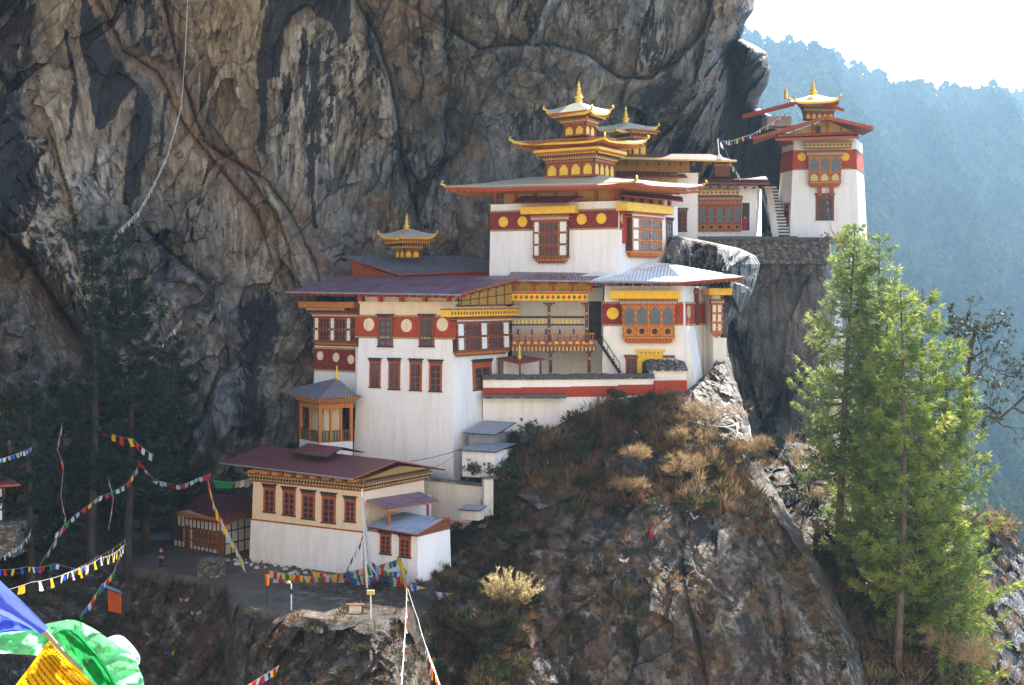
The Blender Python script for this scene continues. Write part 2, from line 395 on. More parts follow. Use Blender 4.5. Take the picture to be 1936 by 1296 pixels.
cliffY = rbf([(-400, -2300, 108), (400, -2300, 112), (1000, -2300, 112), (1500, -2300, 150), (-400, -1000, 112), (300, -1000, 116), (900, -1000, 114), (1450, -1000, 152),
    (-400, 0, 124), (0, 0, 130), (200, 0, 133), (500, 0, 137), (700, 0, 139), (900, 0, 138), (1150, 0, 148), (1200, -250, 150), (1400, 0, 158), (1300, 150, 155),
    (0, 300, 127), (200, 300, 132), (500, 300, 139), (700, 300, 143), (900, 250, 147), (1050, 300, 151), (1150, 260, 153), (1300, 260, 164), (1400, 200, 172), (1440, 140, 168),
    (-400, 600, 112), (0, 600, 118), (200, 600, 128), (400, 600, 132), (560, 600, 134), (600, 450, 141), (800, 450, 146), (950, 450, 149), (1200, 450, 166), (1450, 450, 186),
    (0, 900, 110), (300, 900, 124), (500, 850, 129), (700, 850, 132), (900, 700, 137), (1200, 700, 140), (1450, 900, 180)])
Yc = cliffY(PX, PY)
P0 = npat(PX, PY, Yc)
disp = rock_disp(P0)
# the great diagonal joints, ledges and lips, read off the photograph
def crack(line, depth, wid, step=0, fall=60, clamp=True):
    global disp
    wob = 10 * fbm(P0 * .25 + 40, 3)
    d, s = sdist(PX + wob, PY + wob * .6, line)
    disp = disp - depth * .8 * np.exp(-np.abs(d / (wid * .6)) ** 1.2) + 1.8 * step * (s > 0) * np.clip(1 - d / (fall * 3.2), 0, 1)
    return d, s
c1 = [(150, -60), (185, 0), (235, 100), (300, 140), (340, 230), (390, 290), (430, 340), (480, 400), (500, 450)]
c2 = [(290, -60), (305, 0), (345, 160), (385, 270), (430, 300), (500, 340), (545, 400), (575, 450), (605, 535)]
c3 = [(655, -80), (672, 0), (718, 90), (735, 140), (750, 200), (752, 250), (768, 330), (790, 420)]
c4 = [(793, -60), (795, 30), (800, 100), (798, 190)]
c5 = [(835, -60), (838, 60), (846, 170), (838, 280), (830, 330)]
c6 = [(-100, 300), (0, 430), (60, 490), (110, 570), (160, 640), (190, 700)]
c7 = [(95, 245), (120, 320), (137, 370), (142, 430)]
c8 = [(265, 425), (300, 460), (345, 500), (390, 535)]
c9 = [(850, 60), (905, 95), (960, 88), (1040, 85), (1110, 105), (1170, 150), (1230, 150), (1280, 120), (1330, 60), (1345, 0)]
c10 = [(440, 290), (520, 400), (540, 450), (560, 540)]
c11 = [(880, 70), (905, 200), (932, 290), (940, 400)]
dc1, sc1 = crack(c1, 1.1, 7, -.45, 60); dc2, sc2 = crack(c2, 1.3, 7, -.75, 80)
dc3, sc3 = crack(c3, 1.6, 7, -1.7, 90); crack(c4, 1.4, 6, .5, 40); crack(c5, 1.3, 6, -.6, 40)
dc6, sc6 = crack(c6, 2.2, 16, 2.2, 90); crack(c7, .8, 6, .6, 40); crack(c8, 1.6, 10, -.8, 40)
dc9, sc9 = crack(c9, 1.1, 9, -1.6, 55); crack(c10, .8, 6, .5, 30); dc11, sc11 = crack(c11, -.5, 6, .6, 30)
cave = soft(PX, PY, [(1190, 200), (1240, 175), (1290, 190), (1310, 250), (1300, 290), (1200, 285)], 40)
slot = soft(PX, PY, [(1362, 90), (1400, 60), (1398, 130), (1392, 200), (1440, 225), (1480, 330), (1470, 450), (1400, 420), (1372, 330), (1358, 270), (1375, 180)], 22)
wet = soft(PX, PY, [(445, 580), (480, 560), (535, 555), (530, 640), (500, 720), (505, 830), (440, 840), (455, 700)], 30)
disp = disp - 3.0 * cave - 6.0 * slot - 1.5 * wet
# fade the relief in near the silhouette, then let the face curl away round the corner
round_ = np.clip((U_ - .982) / .018, 0, 1)
Y2 = Yc - disp * (1 - .5 * round_) + 7 * (1 - np.sqrt(np.clip(1 - round_ ** 2, 0, 1)))
Pm = npat(PX, PY, Y2)
# return side: carries on backwards behind the corner
ex = []
for k, (dy, dx) in enumerate(((8, -12), (20, -40), (50, -120), (95, -330))):
    ex.append(npat(PX[:, -1] + dx * .6, PY[:, -1], Y2[:, -1] + dy + 2 * perlin(np.stack([V_[:, -1] * .02, V_[:, -1] * 0 + k, V_[:, -1] * 0], -1))))
Pm = np.concatenate([Pm] + [e[:, None] for e in ex], 1)
ns = fbm(P0 * np.array([.5, .5, .03]), 4); nb = fbm(P0 * .15 + 70, 4)
X1 = PX + 22 * fbm(P0 * .12 + 90, 3); Y1 = PY + 60 * ns
def blot(polys, w): 
    o = 0
    for p in polys: o = np.maximum(o, soft(X1, PY + 35 * ns, p, w))
    return o
A = {}  # black: water streaks, plus shade painted into recesses and the right edge
A["black"] = np.clip(blot([[(155, 0), (200, 20), (215, 110), (255, 160), (230, 205), (195, 228), (178, 232), (160, 175), (150, 90)],
    [(258, 165), (288, 200), (285, 250), (270, 375), (235, 382), (246, 290)],
    [(512, -60), (672, -60), (668, 60), (655, 105), (632, 60), (600, 22), (570, 22), (545, 60), (540, 142), (512, 146), (506, 300), (490, 306), (492, 170), (505, 60)],
    [(540, 130), (560, 130), (552, 250), (544, 250)], [(590, 90), (612, 90), (604, 300), (596, 300)], [(575, 60), (585, 60), (600, 440), (590, 440)], [(625, 70), (636, 80), (628, 260), (620, 260)], [(668, 90), (676, 110), (672, 210), (666, 210)], [(300, 170), (310, 175), (303, 290), (296, 290)], [(120, 60), (130, 60), (138, 260), (130, 260)], [(690, 20), (700, 40), (708, 150), (700, 150)]], 6)
    + .8 * blot([[(-100, -60), (60, -60), (70, 60), (50, 150), (60, 240), (100, 280), (90, 400), (60, 380), (0, 430), (-100, 500)]], 40) * .9
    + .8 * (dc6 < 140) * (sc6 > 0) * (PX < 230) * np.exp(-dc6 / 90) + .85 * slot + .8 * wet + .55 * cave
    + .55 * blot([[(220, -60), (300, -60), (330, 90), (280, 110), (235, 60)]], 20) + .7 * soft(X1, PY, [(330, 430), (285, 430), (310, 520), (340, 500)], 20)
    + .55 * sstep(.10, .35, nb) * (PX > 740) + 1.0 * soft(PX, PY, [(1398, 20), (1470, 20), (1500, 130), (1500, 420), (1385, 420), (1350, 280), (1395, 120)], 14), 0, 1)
A["tan"] = np.clip(blot([[(335, -60), (515, -60), (505, 60), (490, 180), (488, 300), (520, 420), (600, 520), (540, 440), (430, 300), (385, 250), (360, 150)],
    [(85, 30), (150, 0), (150, 120), (195, 235), (250, 180), (235, 390), (200, 400), (135, 360), (95, 260), (60, 200)],
    [(80, 300), (125, 290), (140, 420), (170, 560), (165, 620), (60, 480), (0, 430), (50, 380)], [(300, 150), (330, 160), (420, 300), (560, 470), (570, 520), (520, 500), (330, 340)]], 24)
    * (.55 + .45 * sstep(-.3, .3, nb)) + .45 * sstep(.0, .35, fbm(P0 * .09 + 11, 3)) + .06 * (PY < 700) + .3 * (np.abs(dc1) < 18) + .2 * (dc2 < 14), 0, 1)
A["pale"] = np.clip(.9 * soft(PX, PY, [(1404, 78), (1415, 75), (1432, 92), (1452, 96), (1448, 108), (1425, 104), (1412, 120)], 5) + blot([[(545, 140), (560, 60), (600, 30), (640, 110), (668, 60), (712, 110), (740, 180), (745, 300), (720, 340), (600, 420), (520, 330), (510, 150)],
    [(120, 340), (230, 250), (225, 400), (145, 380)]], 22) * .8 + .5 * blot([[(930, -60), (1330, -60), (1330, 60), (1240, 150), (1150, 120), (1050, 60)], [(1310, 150), (1370, 200), (1340, 300), (1310, 320)]], 35) * sstep(-.1, .25, ns)
    + .5 * blot([[(300, 400), (390, 360), (520, 500), (560, 540), (470, 540), (390, 470)]], 40) + .15 * (np.abs(dc11) < 9), 0, 1)
A["rust"] = np.clip(.55 * np.exp(-(dc1 / 14) ** 2) + .5 * np.exp(-((dc2 - 4) / 13) ** 2) * (PY < 320) + .8 * np.exp(-(dc6 / 10) ** 2)
    + .7 * sstep(.1, .4, fbm(P0 * np.array([.3, .3, .6]) + 50, 4)) * sstep(300, 380, PY) * (PX > 560) * (PX < 1000)
    + .55 * sstep(.25, .45, fbm(P0 * .2 + 150, 4)) * (PX > 700), 0, 1)
A["blue"] = np.clip(.75 * blot([[(600, 300), (760, 290), (790, 420), (640, 460), (600, 400)], [(760, 150), (960, 200), (960, 400), (800, 420)], [(380, 600), (520, 560), (500, 760), (430, 860), (340, 860)]], 50) * sstep(-.25, .2, nb), 0, 1)
A["veg"] = np.clip(.8 * blot([[(-100, 560), (100, 640), (200, 720), (330, 700), (420, 900), (400, 1100), (-100, 1100)], [(-100, -60), (50, -60), (60, 120), (-100, 200)]], 70) + .5 * sstep(.2, .5, fbm(P0 * .25 + 5, 4)) * (PY > 430) + .6 * soft(X1, PY, [(1405, 85), (1450, 90), (1445, 112), (1410, 110)], 10), 0, 1)
A["soil"] = Z0(PX.shape)
A = {k: np.concatenate([a] + [a[:, -1:]] * 4, 1).ravel() for k, a in A.items()}
cl = npmesh("cliff", Pm.reshape(-1, 3), gridfaces(Pm.shape[0], Pm.shape[1]), ROCK, attrs=A); tag(cl, kind="structure")
tag(cl, "towering grey and tan rock cliff with black water streaks, overhanging the monastery", "cliff")
CLIFF = (PX, PY, Pm)

def sheetmesh(name, PX, PY, Y, attrs, label, cat, mat=None):
    P = npat(PX, PY, Y); a = {k: Z0(PX.shape).ravel() for k in ("tan", "pale", "black", "rust", "blue", "veg", "soil")}
    for k, v in attrs.items(): a[k] = np.clip(v, 0, 1).ravel()
    o = npmesh(name, P.reshape(-1, 3), gridfaces(*PX.shape), mat or ROCK, attrs=a); tag(o, label, cat, kind="structure"); return P
# ------------------------------------------------ spur the shrine stands on
def spur_left(v): return np.interp(v, [600, 700, 830, 900, 1000, 1100, 1400, 1700], [900, 880, 790, 780, 760, 720, 560, 480])
def spur_right(v): return np.interp(v, [600, 640, 700, 760, 830, 900, 970, 1090, 1150, 1220, 1296, 1500, 1700], [1368, 1372, 1384, 1404, 1424, 1450, 1492, 1562, 1590, 1622, 1643, 1700, 1740])
def spur_top(u):  # px of top edge by u-pixel
    return np.interp(u, [600, 780, 880, 930, 985, 1040, 1080, 1150, 1220, 1300, 1345, 1372, 1400], [880, 900, 842, 815, 826, 812, 790, 756, 748, 738, 700, 640, 600])
vs = rows((600, 1330, 250), (1330, 1700, 12)); us = rows((0, 1, 260)); V_, U_ = np.meshgrid(vs, us, indexing='ij')
R_ = spur_right(V_) + 5 * perlin(np.stack([V_ * .06, V_ * 0 + 8.3, V_ * 0], -1)) + 2 * perlin(np.stack([V_ * .23, V_ * 0 + 1.3, V_ * 0], -1))
L_ = spur_left(V_); PX = L_ + (R_ - L_) * U_; PY = V_
spurY = rbf([(880, 850, 122), (985, 830, 119.5), (1080, 800, 121.5), (1150, 760, 122.5), (1220, 750, 123.2), (1300, 735, 124.3), (1360, 640, 133), (1384, 700, 129), (1404, 760, 125), (1424, 830, 120.5),
    (780, 950, 119), (850, 950, 118), (905, 940, 115.5), (950, 930, 113.5), (1100, 900, 115), (1250, 850, 118), (1350, 850, 119), (1450, 900, 121), (800, 1080, 104.5), (950, 1060, 107), (1100, 1050, 108), (1300, 1000, 110.5), (1450, 1000, 113), (1492, 970, 118),
    (560, 1296, 92), (700, 1180, 97), (800, 1200, 98), (1000, 1200, 102), (1200, 1200, 103), (1400, 1200, 105), (1562, 1090, 114), (1600, 1200, 110), (1640, 1296, 108), (600, 1700, 84), (1200, 1700, 96), (1740, 1700, 102)])
Yc = spurY(PX, PY); P0 = npat(PX, PY, Yc); d = rock_disp(P0, .62, 1.35, 5.0)
rd = np.clip((U_ - .955) / .045, 0, 1)
for ln, dp, wd, st in (([(1400, 940), (1450, 1030), (1500, 1110), (1545, 1170)], .7, 8, -.7), ([(1130, 900), (1080, 1000), (1060, 1130), (1080, 1296)], 1.2, 16, -.8), ([(960, 1120), (1010, 1180), (1060, 1296)], 1.3, 12, -.8), ([(1480, 1160), (1500, 1296)], .9, 9, .6), ([(1300, 960), (1290, 1100), (1340, 1296)], .7, 14, .5)):
    dd, ss = sdist(PX + 10 * fbm(P0 * .3, 3), PY, ln); d = d - dp * np.exp(-(dd / wd) ** 2) + st * ss * np.exp(-dd / 60)
hold = soft(PX, PY, [(780, 600), (1310, 600), (1310, 775), (1150, 800), (1000, 850), (780, 960)], 60)
face0 = soft(PX, PY, [(1030, 960), (1120, 930), (1280, 920), (1420, 940), (1500, 1060), (1660, 1330), (980, 1330), (1000, 1150)], 80)
Y2 = Yc - d * (1 - .6 * rd) * (1 - .75 * hold) * (1 - .62 * face0) + 6 * (1 - np.sqrt(1 - rd ** 2))
top = spur_top(PX); over = np.clip(top + 5 * fbm(P0 * .5, 3) - PY, 0, None); Y2 = Y2 + over * .30 + (over > 0) * .3
# rows above the rim run backwards as the flat top under the buildings
PYt = np.where(over > 0, top - over * .05, PY)
ns = fbm(P0 * .3 + 4, 4); nb = fbm(P0 * .12 + 70, 4)
face = soft(PX + 40 * ns, PY + 40 * ns, [(1030, 960), (1120, 930), (1280, 920), (1420, 960), (1500, 1100), (1640, 1330), (980, 1330), (1000, 1150)], 60)
A = dict(veg=np.clip(1.1 - .18 * face + .4 * nb, 0, 1), blue=.12 * face * sstep(-.1, .4, ns), rust=.6 * face * sstep(.0, .35, fbm(P0 * .5 + 99, 4)),
    black=.25 * face + .5 * face * sstep(0, .3, fbm(P0 * np.array([.5, .5, .05]) + 9, 4)), pale=1.0 * soft(PX, PY, [(1290, 740), (1350, 640), (1400, 700), (1430, 830), (1400, 830), (1330, 790)], 25) + .4 * face * sstep(.1, .35, fbm(P0 * np.array([.8, .8, .2]) + 29, 4)) + .6 * soft(PX, PY, [(1500, 1130), (1590, 1150), (1645, 1300), (1560, 1300)], 30) + .9 * soft(PX, PY, [(1035, 1180), (1060, 1200), (1070, 1300), (1010, 1300)], 14),
    tan=.30 * face + .5 * soft(PX, PY, [(1270, 760), (1390, 760), (1430, 840), (1280, 850)], 40) + .5 * soft(PX, PY, [(1500, 1130), (1590, 1150), (1645, 1300), (1560, 1300)], 30))
Psp = npat(PX, PYt, Y2)
ex = [npat(PX[:, -1] - dx, PY[:, -1], Y2[:, -1] + dy) for dy, dx in ((5, 8), (14, 30), (34, 110))]
Pm = np.concatenate([Psp] + [e[:, None] for e in ex], 1)
a = {k: Z0(Pm.shape[:2]).ravel() for k in ("tan", "pale", "black", "rust", "blue", "veg", "soil")}
for k, v in A.items(): a[k] = np.clip(np.concatenate([v] + [v[:, -1:]] * 3, 1), 0, 1).ravel()
o = npmesh("rocky_spur", Pm.reshape(-1, 3), gridfaces(*Pm.shape[:2]), ROCK, attrs=a); tag(o, "steep rocky spur under the white wall, covered in dry brown scrub", "rock spur", kind="structure")
SPUR = (PX, PYt, Psp, over)
# ------------------------------------------------ gorge wall under the tower terrace
vs = rows((452, 1000, 150), (1000, 1400, 40)); us = rows((0, 1, 110)); V_, U_ = np.meshgrid(vs, us, indexing='ij')
Rr = np.interp(V_, [452, 520, 600, 870, 1400], [1568, 1580, 1592, 1600, 1640]); PX = 1180 + (Rr - 1180) * U_; PY = V_
gy = rbf([(1180, 452, 163.5), (1320, 452, 164), (1440, 452, 164.3), (1570, 452, 164), (1180, 600, 160), (1400, 600, 166), (1560, 600, 162), (1400, 750, 166), (1500, 750, 161), (1560, 850, 156), (1450, 870, 160), (1500, 1000, 136), (1180, 1300, 130), (1600, 1300, 120)])
Yc = gy(PX, PY); P0 = npat(PX, PY, Yc); rd = np.clip((U_ - .93) / .07, 0, 1); band = sstep(470, 540, PY)
dd, ss = sdist(PX, PY, [(1395, 640), (1420, 720), (1450, 820), (1470, 900)])
hol = soft(PX, PY, [(1445, 710), (1475, 720), (1480, 790), (1450, 790), (1440, 750)], 22)
Y2 = Yc - rock_disp(P0 * np.array([1, 1, .6]), .5, 1.1, 9.) * band * (1 - rd * .7) + 10 * (1 - np.sqrt(1 - rd ** 2)) + 1.2 * np.exp(-(dd / 10) ** 2) - .8 * ss * np.exp(-dd / 40) + 2.5 * hol
n1 = fbm(P0 * np.array([.5, .5, .05]), 4)
sheetmesh("gorge_wall", PX, PY, Y2, dict(tan=.75 * soft(PX + 10 * n1, PY, [(1470, 560), (1570, 600), (1570, 880), (1510, 860), (1500, 700)], 40) + .25, black=.55 * sstep(.0, .3, n1) * (PX < 1520) + .5 * hol + .5 * soft(PX, PY, [(1380, 580), (1430, 620), (1440, 860), (1380, 800)], 30),
    veg=1.0 * (1 - sstep(520, 570, PY + 60 * n1)) + sstep(840, 900, PY), blue=.3 + 0 * PX, rust=.35 * sstep(.1, .4, fbm(P0 * .3, 3)), pale=.3 * sstep(-.1, .3, n1)), "streaked grey and ochre rock wall dropping below the tower terrace", "rock wall")
# rounded boulder overhang beside the shrine roof
vs = rows((446, 625, 70)); us = rows((0, 1, 80)); V_, U_ = np.meshgrid(vs, us, indexing='ij')
Rr = np.interp(V_, [446, 455, 470, 485, 500, 530, 560, 590, 610, 625], [1282, 1330, 1400, 1430, 1437, 1430, 1420, 1402, 1380, 1366]); Ll = np.interp(V_, [446, 460, 500, 560, 625], [1276, 1265, 1255, 1300, 1345]); PX = Ll + (Rr - Ll) * U_; PY = V_
Yc = 134.2 + (PX - 1270) * .012 - (PY - 446) * .012; P0 = npat(PX, PY, Yc); rd = np.clip((U_ - .6) / .4, 0, 1)
Y2 = Yc - rock_disp(P0, .75, 1.5, 21.) * (1 - .6 * rd) + 6 * (1 - np.sqrt(1 - rd ** 2)) + 3 * (1 - np.sqrt(1 - np.clip((470 - PY) / 25, 0, 1) ** 2)); n1 = fbm(P0 * np.array([.6, .6, .2]), 4)
BP = npat(PX, PY, Y2); ex = [npat(PX[:, -1] - dx, PY[:, -1], Y2[:, -1] + dy) for dy, dx in ((2, 3), (6, 30))]
BP = np.concatenate([BP] + [e[:, None] for e in ex], 1); a = {k: Z0(BP.shape[:2]).ravel() for k in ("tan", "pale", "black", "rust", "blue", "veg", "soil")}
a["tan"] += .3; a["pale"] = np.clip(.5 * sstep(.0, .3, np.concatenate([n1] + [n1[:, -1:]] * 2, 1)), 0, 1).ravel(); a["blue"] += .4; a["black"] += .42
tag(npmesh("boulder_face", BP.reshape(-1, 3), gridfaces(*BP.shape[:2]), ROCK, attrs=a), "rounded grey rock bulge beside the shrine roof", "boulder", kind="structure")
# ------------------------------------------------ lower left: terrace, retaining slope, dark ravine
ZT = -20.8
def plane_y(PY, z=ZT):
    b = (648 - PY) / F; return z * (cT + b * sT) / (-sT + b * cT)
def edge_y(x): return np.interp(x, [-400, 0, 150, 210, 300, 400, 425, 440, 480, 600, 700, 750, 790, 840, 900, 1000], [1150, 1120, 1085, 1072, 1080, 1096, 1104, 1130, 1152, 1170, 1178, 1168, 1130, 1096, 1075, 1050])
vs = rows((930, 1310, 240), (1310, 1700, 10)); us = rows((-400, -20, 30), (-20, 960, 380)); PY, PX = np.meshgrid(vs, us, indexing='ij')
n0 = perlin(np.stack([PX * .012, PY * 0, PY * 0 + 2], -1)); ed = edge_y(PX) + 3 * n0
Yt = plane_y(np.minimum(PY, ed)); Yt = np.where(Yt > 135, 135, Yt)
Yw = plane_y(ed) - (PY - ed) * .030
Yc = np.where(PY > ed, Yw, np.minimum(Yt, 128)); P0 = npat(PX, PY, Yc)
below = sstep(0, 22, PY - ed)
left_ = soft(PX, PY, [(-500, 900), (230, 900), (215, 1060), (240, 1160), (300, 1400), (-500, 1800)], 60); left = left_; Yc = Yc * (1 - left) + left * (116 - (PY - 930) * .055 - .03 * (230 - PX)); below = np.maximum(below, left)
Y2 = Yc - rock_disp(P0, .38, 1.5, 31.) * below * (1 - left * .4) - .10 * fbm(P0 * .6, 4)  
n1 = fbm(P0 * .3 + 7, 4)
edge_v = soft(PX + 15 * n1, PY + 6 * n1, [(540, 1162), (640, 1166), (700, 1150), (780, 1110), (950, 1060), (1000, 1250), (540, 1250)], 14)
green = soft(PX + 20 * n1, PY, [(520, 1100), (640, 1088), (760, 1085), (850, 1090), (900, 1110), (830, 1160), (700, 1150), (560, 1135)], 20)
sheetmesh("terrace_ground", PX, PY, Y2, dict(veg=np.clip(below + green + left + edge_v, 0, 1), soil=np.clip((1 - below) * (1 - edge_v) * (1 - green) * (1 - left), 0, 1), rust=.25 * below * sstep(0, .3, n1), black=.5 * left + .65 * edge_v * (1 - left)), "bare earth terrace with a trodden path in front of the lower house", "terrace")  # black stands in for shade on the ravine and the outer terrace edge
GRD = (PX, PY, npat(PX, PY, Y2), below)
# ------------------------------------------------ slope behind the pines, lower right
vs = rows((820, 1330, 200), (1330, 1700, 10)); us = rows((1440, 2060, 220), (2060, 2500, 20)); PY, PX = np.meshgrid(vs, us, indexing='ij')
Yc = rbf([(1440, 820, 150), (1560, 850, 146), (1700, 850, 142), (1560, 1000, 128), (1700, 1000, 131), (1860, 970, 134), (1936, 1060, 132), (2060, 1150, 135), (1650, 1200, 118), (1800, 1150, 122), (1936, 1250, 120), (1650, 1330, 110), (1900, 1330, 114), (2400, 1500, 130), (1700, 1700, 95), (2400, 1700, 110), (1440, 1700, 90)])(PX, PY)
rim = np.interp(PX, [1440, 1560, 1640, 1760, 1840, 1880, 1905, 1936, 1990, 2060, 2500], [820, 850, 880, 940, 968, 985, 1000, 1060, 1130, 1200, 1500]); P0 = npat(PX, PY, Yc)
rim = rim + 8 * perlin(np.stack([PX * .05, PX * 0 + 4, PX * 0], -1)); ov = np.clip(rim - PY, 0, None)
d = rock_disp(P0, .6, 1.2, 41.); n1 = fbm(P0 * .25, 4)
rocky = soft(PX + 20 * n1, PY + 20 * n1, [(1860, 1010), (1936, 1050), (2100, 1200), (2100, 1330), (1860, 1330), (1850, 1150)], 30)
Y2 = Yc - d + ov * .5; Pr = npat(PX, np.where(ov > 0, rim - ov * .04, PY), Y2)
a = {k: Z0(PX.shape).ravel() for k in ("tan", "pale", "black", "rust", "blue", "veg", "soil")}
a["veg"] = np.clip(1.3 - rocky * 1.2, 0, 1).ravel(); a["blue"] = (.5 * rocky).ravel(); a["tan"] = (.35 * rocky * sstep(-.1, .3, n1)).ravel(); a["black"] = (.5 * rocky * sstep(.1, .3, n1) + .38 * (1 - rocky) + .5 * soft(PX, PY, [(1400, 780), (1600, 800), (1650, 900), (1610, 1010), (1560, 1050), (1400, 1000)], 40)).ravel(); a["rust"] = (.5 * (1 - rocky)).ravel()  # black at the left end paints the gorge's shadow onto the slope
tag(npmesh("scrub_slope", Pr.reshape(-1, 3), gridfaces(*PX.shape), ROCK, attrs=a), "scrubby slope with rock outcrops below the tall pines", "slope", kind="structure")
SLOPE = (PX, PY, Pr, ov)
# ------------------------------------------------ far mountainside across the valley (one sheet to the horizon)
n = NT("far_forest_floor"); c = n.ramp(n.noise(.02, 6), [(.35, (.012, .02, .01)), (.65, (.03, .04, .02))]); FARM = n.done(c, .95)
vs = rows((60, 1500, 230), (1500, 2600, 20)); us = rows((700, 2700, 330)); PY, PX = np.meshgrid(vs, us, indexing='ij')
ridge = 11 + np.interp(PX, [700, 1100, 1400, 1440, 1500, 1560, 1620, 1680, 1730, 1800, 1860, 1936, 2100, 2700], [10, 50, 86, 96, 108, 120, 150, 176, 184, 190, 192, 192, 200, 230])
t = np.clip((PY - ridge) / 1200, 0, 1.8)
Yc = 2700 - 2000 * np.power(t, .60); Yc = np.maximum(Yc, 420)
P0 = npat(PX, PY, Yc)
# spurs run from upper left down to lower right
rot = np.stack([(PX * .83 - PY * .52) / 250., (PX * .52 + PY * .83) / 900., 0 * PX], -1)
sp = fbm(rot + 3.1, 4, ridged=True); Y2 = Yc - 420 * sp * (.4 + t) - 110 * fbm(rot * 2.2 + 8, 2, ridged=True) * (.3 + t) - 45 * fbm(P0 * .01, 3)
for ln_, dp_, fl_ in (([(1440, 100), (1490, 250), (1560, 420), (1640, 600), (1700, 760)], 110, 160), ([(1560, 120), (1640, 300), (1700, 470), (1780, 690), (1880, 900), (1960, 1100)], 200, 230), ([(1730, 185), (1800, 330), (1870, 520), (1950, 720), (2080, 1000)], 190, 240), ([(1890, 190), (1960, 330), (2060, 560), (2200, 800)], 380, 240)):
    wb_ = 26 * fbm(np.stack([PX * .012, PY * .012, 0 * PX + 3], -1), 3); dd, ss = sdist(PX + wb_, PY, ln_); Y2 = Y2 - dp_ * (Yc / 2000) * np.exp(-dd / fl_) * sstep(10, -10, ss * dd)
ov = np.clip(ridge + 5 * perlin(np.stack([PX * .03, 0 * PX + 9, 0 * PX], -1)) - PY, 0, None)
Pf = npat(PX, np.where(ov > 0, ridge - ov * .02, PY), np.maximum(Y2, 360) + ov * 5)
tag(npmesh("mountainside", Pf.reshape(-1, 3), gridfaces(*PX.shape), FARM), "hazy forested mountainside across the valley", "mountain", kind="structure")
FAR = (PX, PY, Pf, ov)
# hillside behind the viewpoint, in full sun: its light falls back on the shaded fronts
n = NT("near_hillside"); HM = n.done(n.ramp(n.noise(.05, 6), [(.35, (.28, .23, .16)), (.65, (.46, .39, .29))]), .95)
ga, gb = np.meshgrid(rows((-1, 1, 24)), rows((0, 1, 20))); hx = ga * 260 - 30; hz = -150 + gb * 300
hp = np.stack([hx, -14 - gb * 70 - 10 * perlin(np.stack([hx * .03, hz * .03, hx * 0], -1)) - .0006 * hx ** 2, hz], -1)
tag(npmesh("hillside", hp.reshape(-1, 3), gridfaces(*hx.shape), HM), "sunlit hillside behind the viewpoint", "hillside", kind="structure")
gx, gy_ = np.meshgrid(np.linspace(-4000, 6000, 12), np.linspace(-2000, 9000, 12))
tag(npmesh("valley_floor", np.stack([gx, gy_, gx * 0 - 420], -1).reshape(-1, 3), gridfaces(12, 12), FARM), "valley floor far below", "ground", kind="structure")

def surf(grid, x, y, out=.15):
    """point on a terrain sheet seen at photo pixel (x, y)"""
    P_ = grid[2]; d = (grid[0][:, :P_.shape[1]] - x) ** 2 + (grid[1] - y) ** 2; i, j = np.unravel_index(np.argmin(d), d.shape); Yv = P_[i, j, 1]; return Yv - out
